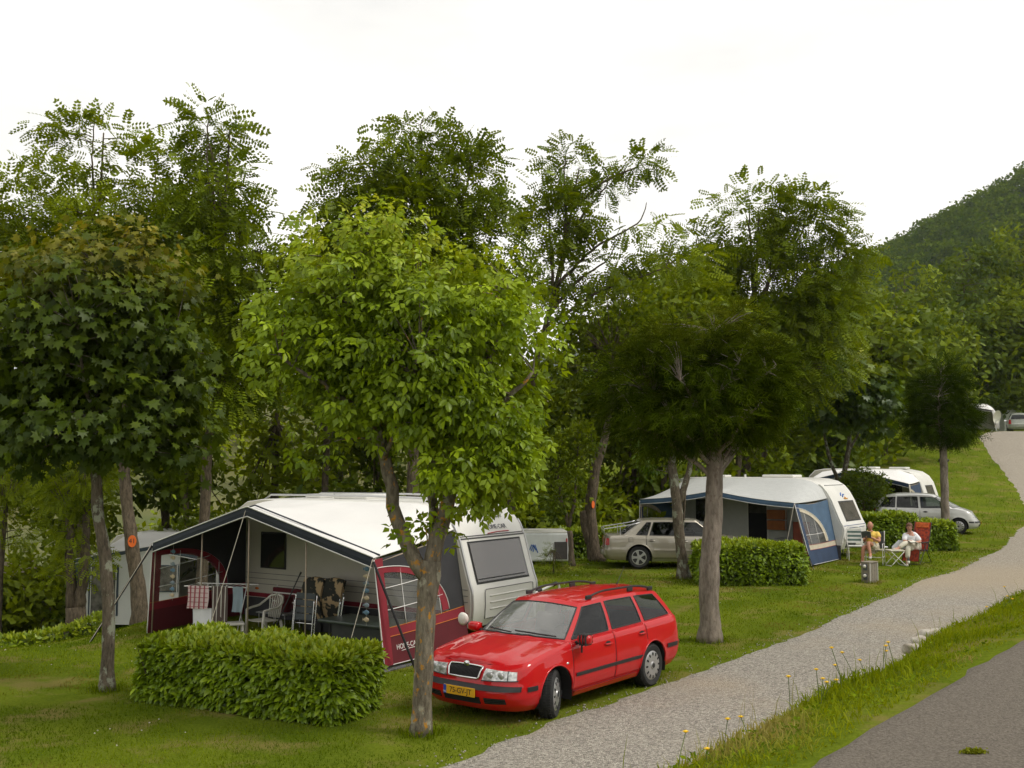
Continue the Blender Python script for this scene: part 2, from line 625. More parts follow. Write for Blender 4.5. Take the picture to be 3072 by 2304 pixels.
# gravel path
def gravel_material():
    m, n, out = _nodes('gravel')
    p = n.nodes.new('ShaderNodeBsdfPrincipled')
    p.inputs['Roughness'].default_value = 0.9
    tc = n.nodes.new('ShaderNodeTexCoord')
    vo = n.nodes.new('ShaderNodeTexVoronoi'); vo.inputs['Scale'].default_value = 48
    n.links.new(tc.outputs['Object'], vo.inputs['Vector'])
    hs = n.nodes.new('ShaderNodeValToRGB')
    e = hs.color_ramp.elements
    e[0].color = (0.155, 0.14, 0.12, 1); e[1].color = (0.52, 0.48, 0.41, 1)
    e.new(0.5).color = (0.325, 0.295, 0.25, 1)
    sp = n.nodes.new('ShaderNodeSeparateColor')
    n.links.new(vo.outputs['Color'], sp.inputs['Color'])
    n.links.new(sp.outputs['Red'], hs.inputs['Fac'])
    nz = n.nodes.new('ShaderNodeTexNoise'); nz.inputs['Scale'].default_value = 0.35; nz.inputs['Detail'].default_value = 5
    n.links.new(tc.outputs['Object'], nz.inputs['Vector'])
    r2 = n.nodes.new('ShaderNodeValToRGB')
    r2.color_ramp.elements[0].position = 0.50; r2.color_ramp.elements[1].position = 0.70
    r2.color_ramp.elements[0].color = (0, 0, 0, 1); r2.color_ramp.elements[1].color = (0.55, 0.55, 0.55, 1)
    n.links.new(nz.outputs['Fac'], r2.inputs['Fac'])
    # the stretch past the crossing is bare sandy earth
    sx = n.nodes.new('ShaderNodeSeparateXYZ'); n.links.new(tc.outputs['Object'], sx.inputs['Vector'])
    mr = n.nodes.new('ShaderNodeValToRGB')
    for k_, (po_, va_) in enumerate(((0.40, 0.0), (0.46, 0.75), (0.50, 0.70), (0.54, 0.28))):
        el_ = mr.color_ramp.elements[k_] if k_ < 2 else mr.color_ramp.elements.new(po_)
        el_.position = po_; el_.color = (va_, va_, va_, 1)
    dv_ = n.nodes.new('ShaderNodeMath'); dv_.operation = 'DIVIDE'; dv_.inputs[1].default_value = 60.0
    n.links.new(sx.outputs['Y'], dv_.inputs[0]); n.links.new(dv_.outputs[0], mr.inputs['Fac'])
    ad = n.nodes.new('ShaderNodeMath'); ad.operation = 'MAXIMUM'
    n.links.new(r2.outputs['Color'], ad.inputs[0]); n.links.new(mr.outputs[0], ad.inputs[1])
    mx = n.nodes.new('ShaderNodeMixRGB'); mx.inputs['Color2'].default_value = (0.40, 0.325, 0.225, 1)
    n.links.new(ad.outputs[0], mx.inputs['Fac']); n.links.new(hs.outputs['Color'], mx.inputs['Color1'])
    n.links.new(mx.outputs['Color'], p.inputs['Base Color'])
    b = n.nodes.new('ShaderNodeBump'); b.inputs['Strength'].default_value = 1.0; b.inputs['Distance'].default_value = 0.025
    n.links.new(vo.outputs['Distance'], b.inputs['Height']); b.invert = True
    n.links.new(b.outputs['Normal'], p.inputs['Normal'])
    n.links.new(p.outputs['BSDF'], out.inputs['Surface'])
    return m

m = MB()
rows = []
for a, b in zip(PLE, PRE):
    t = np.linspace(0, 1, 15)[:, None]
    q = a * (1 - t) + b * t
    z = gz(q[:, 0], q[:, 1]) + 0.012
    e = np.minimum(t[:, 0], 1 - t[:, 0])
    z = z - 0.02 * (e < 0.01) + 0.012 * np.sin(t[:, 0] * math.pi)
    rows.append(np.stack([q[:, 0], q[:, 1], z], 1))
m.grid(rows)
path = m.build('gravel_path', gravel_material(), smooth=True)
tag(path, kind='structure')

# asphalt road
m = MB()
rows = []
for t in np.arange(-14, 40, 0.4):
    e = 0.05 * float(vnoise(t, 3.3, 1.7)) + 0.03 * float(vnoise(t, 8.1, 4.1))
    row = []
    for d in (e, -0.06, -0.15, -1.5, -3.0, -4.5, -6.0):
        x = 1.5 + 0.61 * t - 0.79 * d; y = 5.7 + 0.79 * t + 0.61 * d
        zr = 1.65 + 0.028 - 0.035 * (d == e)
        row.append((x, y, zr))
    rows.append(row)
m.grid(rows)
road = m.build('asphalt_road', pmat('asphalt', (0.115, 0.098, 0.080), 0.95, var=0.16, scale=70, bump=1.0, bscale=160, spec=0.2, col2=(0.245, 0.215, 0.175)), smooth=True)
tag(road, kind='structure')

# ---------------------------------------------------------------- blades of grass
def blades(name, X, Y, L, Wd, bend, mat, tintv, segs=1, lie=0.35, zoff=0.0):
    """one object of many grass blades rooted on the terrain"""
    n = len(X)
    az = rng.uniform(0, 2 * np.pi, n)
    tilt = np.abs(rng.normal(0, lie, n))
    root = np.stack([X, Y, gz(X, Y) - 0.008 + zoff], 1)
    d = np.stack([np.cos(az) * np.sin(tilt), np.sin(az) * np.sin(tilt), np.cos(tilt)], 1)
    az2 = az + rng.normal(0, 0.7, n) + np.pi / 2
    s = np.stack([np.cos(az2), np.sin(az2), np.zeros(n)], 1) * (Wd * 0.5)[:, None]
    bd = np.stack([np.cos(az), np.sin(az), np.zeros(n)], 1)
    if segs == 1:
        tip = root + d * L[:, None] + bd * (bend * L)[:, None] * 0.5
        V = np.stack([root - s, root + s, tip], 1).reshape(-1, 3)
        F = np.arange(3 * n).reshape(n, 3)
        k = 3
    else:
        mid = root + d * (L * 0.55)[:, None] + bd * (bend * L * 0.15)[:, None]
        tip = root + d * (L * 0.92)[:, None] + bd * (bend * L * 0.6)[:, None] - np.array([0, 0, 1]) * (bend * L * 0.25)[:, None]
        V = np.stack([root - s, root + s, mid - s * 0.8, mid + s * 0.8, tip], 1).reshape(-1, 3)
        b = np.arange(n)[:, None] * 5
        F = np.concatenate([b + np.array([[0, 1, 3]]), b + np.array([[0, 3, 2]]), b + np.array([[2, 3, 4]])])
        k = 5
    dryv = np.clip(2.2 * (vnoise(X + 2, Y, 0.8) * 0.6 + vnoise(X, Y + 11, 2.3) * 0.5 - 0.14) + rng.normal(0, 0.12, n), 0, 0.85)
    o = npmesh(name, V, F, mat, attrs={'tint': np.repeat(tintv, k), 'young': np.repeat(dryv, k)})
    return tag(o, kind='stuff')

grass_mat = leafmat('grass_blade', (0.062, 0.088, 0.006), (0.185, 0.205, 0.016), young=(0.19, 0.15, 0.035), trans=0.3, gloss=0.0)
# mown lawn, in the part the camera can see
NB = 170000
yy = 9.0 + 29 * rng.random(NB * 2) ** 1.55
xx = (rng.random(NB * 2) * 2 - 1) * (0.53 * yy + 0.4)
pdist = seg_dist(xx, yy, PLE)
keep = ((pdist < 0.03 + 0.16 * rng.random(len(xx)) ** 3) | (pdist > PW.mean() + 0.02)) & (road_d(xx, yy) > 2.2) & ((pdist < -0.12) | (rng.random(len(xx)) < 0.55))
keep &= ~((pdist > -0.35) & (vnoise(xx, yy, 1.9) > 0.25) & (rng.random(len(xx)) < 0.75))
keep &= vnoise(xx + 5, yy, 0.8) + 0.6 * vnoise(xx, yy + 3, 2.0) < 0.45 + rng.normal(0, 0.18, len(xx))
xx, yy = xx[keep][:NB], yy[keep][:NB]
tint = np.clip(0.45 + 0.40 * vnoise(xx, yy, 0.5) + 0.25 * vnoise(xx + 7, yy, 2.2) + rng.normal(0, 0.2, len(xx)), 0, 1)
far = np.clip((yy - 10) / 25, 0, 1)
blades('lawn_grass', xx, yy, rng.uniform(0.022, 0.055, len(xx)) * (1 + 0.4 * far), rng.uniform(0.007, 0.013, len(xx)) * (1 + 1.8 * far), rng.uniform(0.2, 1.0, len(xx)), grass_mat, tint, lie=0.6)

# long uncut grass on the bank beside the road
nv = 62000
tt = rng.uniform(-3, 26, nv); dd = rng.uniform(0.02, 1.0, nv) ** 0.85 * 2.0
xx = 1.5 + 0.61 * tt - 0.79 * dd; yy = 5.7 + 0.79 * tt + 0.61 * dd
keep = (vnoise(xx, yy, 1.4) + 0.6 * vnoise(xx + 4, yy, 3.7) > -0.95 + rng.normal(0, 0.25, nv)) & (dd > 0.05 + 0.06 * vnoise(tt, tt * 0 + 5, 1.9))
xx, yy, dd, tt = xx[keep], yy[keep], dd[keep], tt[keep]
hh = (0.03 + 0.10 * rng.random(len(xx)) ** 2.2) * (0.6 + 0.5 * smooth01((dd - 0.1) / 0.7)) * (1 + 0.5 * vnoise(xx, yy, 0.9))
tint = np.clip(0.55 + 0.3 * vnoise(xx, yy, 1.2) + rng.normal(0, 0.2, len(xx)), 0, 1)
verge_mat = leafmat('verge_blade', (0.085, 0.110, 0.010), (0.245, 0.240, 0.030), young=(0.30, 0.25, 0.08), trans=0.35, gloss=0.0)
blades('bank_grass', xx, yy, hh, rng.uniform(0.006, 0.014, len(xx)), rng.uniform(0.2, 1.0, len(xx)), verge_mat, tint, segs=2, lie=0.45)

# rough grass on the far slope
nf = 40000
yy = rng.uniform(38, 84, nf); xx = rng.uniform(4, 44, nf)
pdist = seg_dist(xx, yy, PLE)
keep = ((pdist < 0) | (pdist > 5)) & (np.abs(xx) < 0.53 * yy)
xx, yy = xx[keep], yy[keep]
tint = np.clip(0.5 + 0.35 * vnoise(xx, yy, 0.35) + rng.normal(0, 0.2, len(xx)), 0, 1)
blades('slope_grass', xx, yy, rng.uniform(0.06, 0.20, len(xx)), rng.uniform(0.02, 0.035, len(xx)), rng.uniform(0.2, 1.0, len(xx)), grass_mat, tint, lie=0.5)

# tall seed stalks standing up along the bank's lip
ns = 750
tt = rng.uniform(-2, 22, ns); dd = rng.normal(0.85, 0.2, ns)
xx = 1.5 + 0.61 * tt - 0.79 * dd; yy = 5.7 + 0.79 * tt + 0.61 * dd
blades('bank_stalks', xx, yy, rng.uniform(0.14, 0.42, ns) * (0.4 + 0.7 * rng.random(ns) ** 2), rng.uniform(0.003, 0.006, ns), rng.uniform(0.05, 0.35, ns), verge_mat, rng.uniform(0.3, 1, ns), segs=2, lie=0.16)

# loose gravel thrown out along the path's edges and over it
ng = 3600
ii_ = rng.integers(40, len(pl) - 120, ng)
dp = np.where(rng.random(ng) < 0.6, rng.normal(0.05, 0.16, ng), rng.uniform(0.1, 2.7, ng))
gxy = PLE[ii_] + rn[ii_] * dp[:, None] + tn[ii_] * rng.uniform(-0.15, 0.15, ng)[:, None]
keep = (np.abs(gxy[:, 0]) < 0.53 * gxy[:, 1] + 0.3) & (gxy[:, 1] < 34)
gxy = gxy[keep]; ng = len(gxy)
gr_ = rng.uniform(0.006, 0.018, ng)
oc = np.array([(1, 0, 0), (-1, 0, 0), (0, 1, 0), (0, -1, 0), (0, 0, 0.8), (0, 0, -0.8)], float)
of = np.array([(0, 2, 4), (2, 1, 4), (1, 3, 4), (3, 0, 4), (2, 0, 5), (1, 2, 5), (3, 1, 5), (0, 3, 5)])
V = np.stack([gxy[:, 0], gxy[:, 1], gz(gxy[:, 0], gxy[:, 1]) + 0.014], 1)[:, None] + gr_[:, None, None] * oc[None] * rng.uniform(0.6, 1.3, (ng, 6, 1))
F = (np.arange(ng)[:, None, None] * 6 + of[None]).reshape(-1, 3)
tag(npmesh('loose_gravel', V.reshape(-1, 3), F, pmat('gravel_stone', (0.24, 0.22, 0.19), 0.9, var=0.3, scale=30, col2=(0.46, 0.43, 0.38))), kind='stuff')
# ================================================================ CARS
tyre_m = pmat('tyre_rubber', (0.018, 0.018, 0.018), 0.85, var=0.3, scale=9, bump=0.2, bscale=60)
black_m = pmat('black_plastic', (0.016, 0.016, 0.017), 0.5, var=0.2)
dark_m = pmat('wheel_well', (0.008, 0.008, 0.008), 0.95, var=0.2)
chrome_m = pmat('chrome', (0.75, 0.75, 0.76), 0.12, 1.0, var=0.03)
hub_m = pmat('hubcap_silver', (0.42, 0.42, 0.42), 0.35, 0.6, var=0.08)
lens_m = pmat('headlamp_lens', (0.55, 0.56, 0.56), 0.06, 0.35, var=0.45, scale=22, coat=1.0)
redlens_m = pmat('tail_lens', (0.42, 0.01, 0.012), 0.15, 0.0, var=0.3, scale=20, coat=1.0)
seat_m = pmat('car_seat_cloth', (0.045, 0.046, 0.05), 0.9, var=0.25, scale=14)
plate_m = pmat('yellow_plate', (0.68, 0.36, 0.012), 0.45, var=0.05)
blue_m = pmat('plate_blue', (0.02, 0.07, 0.42), 0.4, var=0.05)
glass_dark = glassmat('car_side_glass', (0.30, 0.34, 0.32))
glass_ws = glassmat('car_windscreen', (0.70, 0.76, 0.74), dust_glare=0.20, ior=2.3)  # pale film is part dust, part sky reflection painted onto the glass
seam_m = pmat('seam_shadow_gap', (0.012, 0.010, 0.010), 0.8, var=0.1)

def interp(tab):
    a = np.array(sorted(tab))
    return lambda x: np.interp(x, a[:, 0], a[:, 1])

def make_wheel(parent, c, r, w, side, steer, kind):
    """tyre with the hub cap on its outer face"""
    rr = r * 0.66
    prof = [(rr, -w / 2 + 0.012), (rr + 0.02, -w / 2), (r - 0.035, -w / 2 - 0.006), (r - 0.010, -w / 2 + 0.012), (r, -w / 2 + 0.035), (r, w / 2 - 0.035), (r - 0.010, w / 2 - 0.012), (r - 0.035, w / 2 + 0.006), (rr + 0.02, w / 2), (rr, w / 2 - 0.012)]
    m = MB().lathe(prof, axis='y', n=40)
    nt_ = 56
    for k in range(nt_):                                   # tread blocks
        a = k * 2 * math.pi / nt_
        for yy in (-0.055, 0.0, 0.055):
            rot = Matrix.Rotation(-a, 3, 'Y')
            m.box(np.array(rot @ Vector((0, yy, r + 0.001))), (0.020, 0.040, 0.010), rot=rot)
    t = m.build('tyre', tyre_m, parent, auto=40)
    s = 1 if side > 0 else -1
    y0 = s * (w / 2 - 0.018)
    m = MB()
    if kind == 'cap':
        m.lathe([(rr + 0.004, y0 - s * 0.02), (rr + 0.004, y0 + s * 0.008), (rr * 0.93, y0 + s * 0.020), (rr * 0.60, y0 + s * 0.030), (rr * 0.28, y0 + s * 0.022), (rr * 0.24, y0 + s * 0.034), (0.004, y0 + s * 0.036)], axis='y', n=40)
        h = m.build('hub_cap', hub_m, t, auto=45)
        for k in range(12):
            a = k * 2 * math.pi / 12
            rot = Matrix.Rotation(-a, 3, 'Y')
            q = MB().box(np.array(rot @ Vector((0, y0 + s * 0.0245, rr * 0.80))), (0.026, 0.012, 0.048), rot=rot)
            q.build('vent_slot', dark_m, t, bevel=0.004)
        MB().lathe([(rr * 0.17, y0 + s * 0.030), (rr * 0.17, y0 + s * 0.041), (0.003, y0 + s * 0.043)], axis='y', n=20).build('hub_badge', black_m, t)
    else:
        m.lathe([(rr, y0 - s * 0.08), (rr + 0.004, y0 + s * 0.006), (rr * 0.93, y0 + s * 0.010), (rr * 0.90, y0 - s * 0.06), (rr * 0.5, y0 - s * 0.07), (0.004, y0 - s * 0.07)], axis='y', n=40)
        m.build('rim', dark_m, t, auto=45)
        q = MB().lathe([(rr + 0.006, y0 - s * 0.01), (rr + 0.006, y0 + s * 0.012), (rr * 0.93, y0 + s * 0.014), (rr * 0.92, y0 - s * 0.02)], axis='y', n=40)
        for k in range(5):
            a = k * 2 * math.pi / 5 + 0.3
            rot = np.array(Matrix.Rotation(-a, 3, 'Y'))
            pts = np.array([(-0.034, 0, 0.03), (0.034, 0, 0.03), (0.030, 0, rr * 0.55), (0.052, 0, rr * 0.96), (-0.052, 0, rr * 0.96), (-0.030, 0, rr * 0.55)])
            a1 = pts @ rot.T + np.array([0, y0 + s * 0.012, 0]); b1 = pts @ rot.T + np.array([0, y0 - s * 0.03, 0])
            q.add(np.concatenate([a1, b1]), [tuple(range(6)), tuple(range(11, 5, -1))] + [(i, i + 6, (i + 1) % 6 + 6, (i + 1) % 6) for i in range(6)])
        q.lathe([(rr * 0.24, y0 - s * 0.03), (rr * 0.24, y0 + s * 0.018), (0.004, y0 + s * 0.022)], axis='y', n=20)
        q.build('spokes', hub_m, t, auto=40)
    t.location = c
    t.rotation_euler = (0, 0, steer)
    return t

def build_car(root, P):
    paint, r, ar = P['paint'], P['wheel_r'], P['arch_r']
    zsh, crown = interp(P['zsh']), interp(P['crown'])
    wt, fdx, rdx = interp(P['wt']), interp(P['fdx']), interp(P['rdx'])
    xcf, xcr, nf, nr = P['xcf'], P['xcr'], P['nf'], P['nr']
    zbot = interp(P['zbot'])
    tl = np.linspace(0, 1, 23)
    xs = sorted(set(np.round(np.concatenate([np.arange(xcr + 0.04, xcf, 0.042), P['doors']]), 3)), reverse=True)
    xs = [x for i, x in enumerate(xs) if i == 0 or abs(x - xs[i - 1]) > 0.012 or x in P['doors']]
    af = np.linspace(0, math.pi / 2, 20)
    cols = [('f', a) for a in af] + [('s', x) for x in xs] + [('r', a) for a in af[::-1]]
    def body_pt(c, t):
        w = float(wt(t))
        if c[0] == 's':
            x, y = c[1], w
        else:
            a = c[1]
            n_ = nf if c[0] == 'f' else nr
            q = max(math.cos(a), 0) ** (2 / n_); y = w * max(math.sin(a), 0) ** (2 / n_)
            x = xcf + (P['xf'] + float(fdx(t)) - xcf) * q if c[0] == 'f' else xcr + (P['xr'] + float(rdx(t)) - xcr) * q
        zb = float(zbot(x))
        z = zb + t * (float(zsh(x)) - zb)
        return (x, y, z)
    G = np.array([[body_pt(c, t) for t in tl] for c in cols])
    # crease and wheel-arch flare
    for ax in (P['xaf'], P['xar']):
        dist = np.hypot(G[..., 0] - ax, G[..., 2] - r)
        G[..., 1] += np.where(G[..., 1] > 0.5, 0.016 * np.exp(-((dist - ar) / 0.07) ** 2), 0)
    nc, ntl = G.shape[:2]
    # cut the wheel arches
    alive = np.ones((nc - 1, ntl - 1), bool)
    cen = (G[:-1, :-1] + G[1:, :-1] + G[:-1, 1:] + G[1:, 1:]) / 4
    for ax in (P['xaf'], P['xar']):
        dist = np.hypot(cen[..., 0] - ax, cen[..., 2] - r)
        alive &= ~((dist < ar) & (cen[..., 1] > 0.3))
    used = np.zeros((nc, ntl, 2), bool)
    for i in range(nc - 1):
        for j in range(ntl - 1):
            for a in (0, 1):
                for b in (0, 1):
                    used[i + a, j + b, 0 if alive[i, j] else 1] = True
    border = used[..., 0] & used[..., 1]
    for i, j in zip(*np.nonzero(border)):
        p_ = G[i, j]
        for ax in (P['xaf'], P['xar']):
            dx, dz = p_[0] - ax, p_[2] - r
            dd_ = math.hypot(dx, dz)
            if dd_ < ar + 0.12:
                if j > 0 or dd_ < ar:
                    k = ar / dd_
                    if j == 0:
                        p_[0] = ax + math.copysign(math.sqrt(max(ar ** 2 - dz ** 2, 0)), dx)
                    else:
                        p_[0] = ax + dx * k; p_[2] = r + dz * k
    doors = P['door_ranges']
    parts = {'body': MB()}
    full = MB()
    keyverts = G.reshape(-1, 3)
    def face_part(i, j):
        x = cen[i, j, 0]; z = cen[i, j, 2]
        if cols[i][0] == 's' and z > P['sill_z']:
            for k, (a, b) in enumerate(doors):
                if b < x < a:
                    return 'door%d' % k
        return 'body'
    for sgn in (1, -1):
        fl = {}
        for i in range(nc - 1):
            for j in range(ntl - 1):
                if alive[i, j]:
                    q = (i * ntl + j, i * ntl + j + 1, (i + 1) * ntl + j + 1, (i + 1) * ntl + j)
                    pn_ = face_part(i, j)
                    if pn_ != 'body': pn_ += '_%d' % sgn
                    fl.setdefault(pn_, []).append(q)
        Vv = keyverts * np.array([1, sgn, 1])
        for k, v in fl.items():
            parts.setdefault(k, MB())
            ids = sorted({i for q in v for i in q}); mp_ = {a: b for b, a in enumerate(ids)}
            parts[k].add(Vv[ids], [tuple(mp_[i] for i in q) for q in v])
            full.add(Vv[ids], [tuple(mp_[i] for i in q) for q in v])
    # deck: bonnet, boot lid, shoulders
    top = G[:, -1]
    GB = P['gh']
    yb_side = interp(GB['yb'])
    S = np.linspace(-1, 1, 23)
    def deck(x, y, ye):
        s = np.clip(y / max(ye, 0.05), -1, 1)
        z = float(zsh(x)) + float(crown(x)) * (1 - s * s) * float(smooth01(ye / 0.62))
        if P.get('creases') and x > GB['wb'] - 0.1:
            for yc, h in P['creases']:
                yc2 = yc + 0.10 * (1 - (x - 1.0))
                z += h * math.exp(-((abs(y) - yc2) / 0.030) ** 2)
            z -= 0.012 * math.exp(-((abs(y) - 0.55) / 0.07) ** 2)
        return z
    D = np.array([[(c[0], c[1] * s, deck(c[0], c[1] * s, c[1])) for s in S] for c in top])
    hood, rear_deck = MB(), MB()
    idx = np.arange(nc * len(S)).reshape(nc, len(S))
    fh, fr = [], []
    for i in range(nc - 1):
        for j in range(len(S) - 1):
            c = (D[i, j] + D[i + 1, j] + D[i, j + 1] + D[i + 1, j + 1]) / 4
            x, y = c[0], abs(c[1])
            inside = (x < GB['wb'] - GB['cb'] * (y / GB['ya']) ** 2 - 0.05) and (x > GB['rb'] + GB['crb'] * (y / 0.7) ** 2 + 0.05) and y < float(yb_side(x)) - 0.035
            if inside: continue
            q = (idx[i, j], idx[i, j + 1], idx[i + 1, j + 1], idx[i + 1, j])
            (fh if x > P['hood_end'] else fr).append(q)
    for mbq, ff in ((hood, fh), (rear_deck, fr)):
        ids = sorted({i for q in ff for i in q}); mp_ = {a: b for b, a in enumerate(ids)}
        dv = D.reshape(-1, 3)[ids]
        mbq.add(dv, [tuple(mp_[i] for i in q) for q in ff])
        full.add(dv, [tuple(mp_[i] for i in q) for q in ff])
    # floor
    parts['body'].add([(P['xf'] - 0.35, -0.7, 0.22), (P['xf'] - 0.35, 0.7, 0.22), (P['xr'] + 0.3, 0.7, 0.22), (P['xr'] + 0.3, -0.7, 0.22)], [(0, 1, 2, 3)])
    body = parts['body'].build('body', paint, root, auto=38)
    for k in sorted(parts):
        if k != 'body':
            d = parts[k].build('door', paint, root, auto=38)
            sd = d.modifiers.new('thick', 'SOLIDIFY'); sd.thickness = 0.03; sd.offset = -1 if k.endswith('_1') else -1
    hood.build('bonnet', paint, root, auto=38)
    rear_deck.build('rear_deck', paint, root, auto=38)
    fv = np.concatenate(full.V)
    bvh = BVHTree.FromPolygons([Vector(v) for v in fv], full.F)
    # ---- greenhouse
    zre = interp(GB['zre'])
    segs = []                                  # (name, [(bx,by,tx,ty)...])
    nW = 9
    segs.append(('windscreen', [(GB['wb'] - GB['cb'] * q * q, GB['ya'] * q, GB['wt'] - GB['ct'] * q * q, GB['yat'] * q) for q in np.linspace(0, 1, nW)]))
    ytop = interp(GB['yt'])
    prev = (GB['wb'] - GB['cb'], GB['wt'] - GB['ct'])
    for nm, bx, tx, k in GB['side']:
        b0, t0 = prev
        cl = []
        for q in np.linspace(0, 1, k + 1):
            xb, xt = b0 + (bx - b0) * q, t0 + (tx - t0) * q
            yb = float(yb_side(xb)); yt = float(ytop(xt))
            if nm == 'apillar':
                yb = GB['ya'] + (float(yb_side(bx)) - GB['ya']) * q; yt = GB['yat'] + (float(ytop(tx)) - GB['yat']) * q
            cl.append((xb, yb, xt, yt))
        segs.append((nm, cl)); prev = (bx, tx)
    lb = segs[-1][1][-1]
    segs.append(('rear_corner', [lb, (lb[0] + (GB['rb'] + GB['crb'] - lb[0]) * 0.8, lb[1] - 0.035, lb[2] - 0.03, lb[3] - 0.03), (GB['rb'] + GB['crb'] * 0.80, lb[1] - 0.10, GB['rt'] + GB['crt'] * 0.8, lb[3] - 0.08)]))
    yb0, yt0 = lb[1] - 0.10, lb[3] - 0.08
    segs.append(('rear_window', [(GB['rb'] + GB['crb'] * 0.8 * q * q, yb0 * q, GB['rt'] + GB['crt'] * 0.8 * q * q, yt0 * q) for q in np.linspace(1, 0, nW)]))
    hb, ht = GB['h']
    H = np.array([0, hb] + list(np.linspace(hb, ht, 8)[1:]) + [ht + (1 - ht) * 0.5, 1.0])
    def col_pts(c):
        bx, by, tx, ty = c
        ye = max(np.interp(bx, top[::-1, 0], top[::-1, 1]), 0.2)
        zb = deck(bx, min(by, ye), ye) - 0.006
        zt = float(zre(tx))
        # roof crown at column ends near the centre line
        zt = zt + GB['rc'] * (1 - min(1, (ty / float(ytop(tx))) ** 2))
        o = np.array([by and bx * 0, 1 if by else 0, 0])
        out = []
        for h in H:
            bul = GB['bulge'] * math.sin(math.pi * h)
            x = bx + (tx - bx) * h; y = by + (ty - by) * h; z = zb + (zt - zb) * h
            if abs(by) > 0.5 * GB['ya']: y += bul * min(1, (by / GB['ya']))
            if bx > GB['wb'] - GB['cb'] - 0.02: x += bul * 0.9
            if h >= 0.999: pass
            out.append((x, y, z))
        return out
    cab = MB(); panes = []
    roofcols = []
    for nm, cl in segs:
        Q = np.array([col_pts(c) for c in cl])
        roofcols.append(Q[:, -1] if not roofcols else Q[1:, -1])
        glass = nm in ('windscreen', 'rear_window') or nm.startswith('window')
        for sgn in (1, -1):
            q = Q * np.array([1, sgn, 1])
            if glass:
                cab.grid(q[:, :2]); cab.grid(q[:, -3:])
            else:
                cab.grid(q)
        if glass:
            W = Q[:, 1:-2]
            if nm in ('windscreen', 'rear_window'):
                Wm = W[::-1] * np.array([1, -1, 1]) if nm == 'windscreen' else W * np.array([1, 1, 1])
                full_w = np.concatenate([Wm, W[1:]]) if nm == 'windscreen' else np.concatenate([W, W[::-1][1:] * np.array([1, -1, 1])])
                panes.append((nm, full_w))
            else:
                panes.append((nm, W)); panes.append((nm, W * np.array([1, -1, 1])))
    rcl = np.concatenate(roofcols)
    m = MB()
    RS = np.linspace(-1, 1, 17)
    rp = []
    for c in rcl:
        yt_ = float(ytop(c[0]))
        base = float(zre(c[0]))
        rp.append([(c[0], c[1] * s, base + GB['rc'] * (1 - min(1, (c[1] * s / yt_) ** 2))) for s in RS])
    m.grid(rp)
    cab.V += m.V; off = cab.n
    cab.F += [tuple(i + off for i in f) for f in m.F]; cab.M += m.M; cab.n += m.n
    cab.build('roof', paint, root, auto=38)
    for nm, W in panes:
        pm = MB().grid(W)
        g = pm.build('windscreen' if nm == 'windscreen' else ('rear_window' if nm == 'rear_window' else 'window'), glass_ws if nm == 'windscreen' else glass_dark, root, smooth=True)
        a, b = W.shape[:2]
        loop = [W[i, 0] for i in range(a)] + [W[a - 1, j] for j in range(1, b)] + [W[i, b - 1] for i in range(a - 2, -1, -1)] + [W[0, j] for j in range(b - 2, -1, -1)]
        MB().tube(loop, 0.011, 5, caps=False).build('seal', black_m, g, smooth=True)
    # ---- helpers for things mounted on the skin
    def side_pt(x, z, sgn, off=0.0):
        h = bvh.ray_cast(Vector((x, sgn * 3, z)), Vector((0, -sgn, 0)))
        p_ = h[0] if h[0] is not None else Vector((x, sgn * 0.85, z))
        return np.array((p_.x, p_.y + sgn * off, p_.z))
    def end_pt(y, z, sgn, off=0.0):
        h = bvh.ray_cast(Vector((sgn * 5, y, z)), Vector((-sgn, 0, 0)))
        p_ = h[0] if h[0] is not None else Vector((sgn * 2, y, z))
        return np.array((p_.x + sgn * off, p_.y, p_.z))
    def end_patch(nm, quad, sgn, mat, th=0.012, nu=10, nv=5, par=None, off=0.002):
        (a, b, c, d) = [np.array(q) for q in quad]      # corners (y,z): bl br tr tl
        g = []
        for u in np.linspace(0, 1, nu):
            g.append([end_pt(*((a * (1 - u) + b * u) * (1 - v) + (d * (1 - u) + c * u) * v), sgn, off + th) for v in np.linspace(0, 1, nv)])
        return MB().slab(g, (-sgn * (th + 0.01), 0, 0)).build(nm, mat, par or root, auto=40)
    def side_strip(nm, pts, sgn, hgt, mat, th=0.014, par=None):
        g = [[side_pt(x, z - hgt / 2, sgn, 0.001), side_pt(x, z - hgt / 2, sgn, th), side_pt(x, z + hgt / 2, sgn, th), side_pt(x, z + hgt / 2, sgn, 0.001)] for x, z in pts]
        return MB().grid(g).build(nm, mat, par or root, bevel=0.003)
    def seam(pts, sgn):
        q = [side_pt(x, z, sgn, -0.001) for x, z in pts]
        return MB().tube(q, 0.0055, 5).build('panel_gap', seam_m, root, smooth=True)
    # wheels and wells
    ty = P['track'] / 2
    for ax, steer in ((P['xaf'], P.get('steer', 0)), (P['xar'], 0)):
        for sgn in (1, -1):
            make_wheel(root, (ax, sgn * ty, r), r, P.get('tyre_w', 0.195), sgn, steer, P['wheel'])
            a = np.linspace(-0.35, math.pi + 0.35, 22)
            outer = float(wt(0.4)) - 0.004
            g = [[(ax + ar * math.cos(q), sgn * outer, r + ar * math.sin(q)), (ax + ar * math.cos(q), sgn * (outer - 0.34), r + ar * math.sin(q))] for q in a]
            mm = MB().grid(g)
            mm.add([g_[1] for g_ in g], [tuple(range(len(g)))])
            mm.build('wheel_well', dark_m, root)
    # interior
    cx = GB['seat_x']
    zf = 0.28
    it = MB()
    it.box((cx - 0.4, 0, 0.26), (2.6, 1.40, 0.06))
    it.build('cabin_floor', seat_m, root)
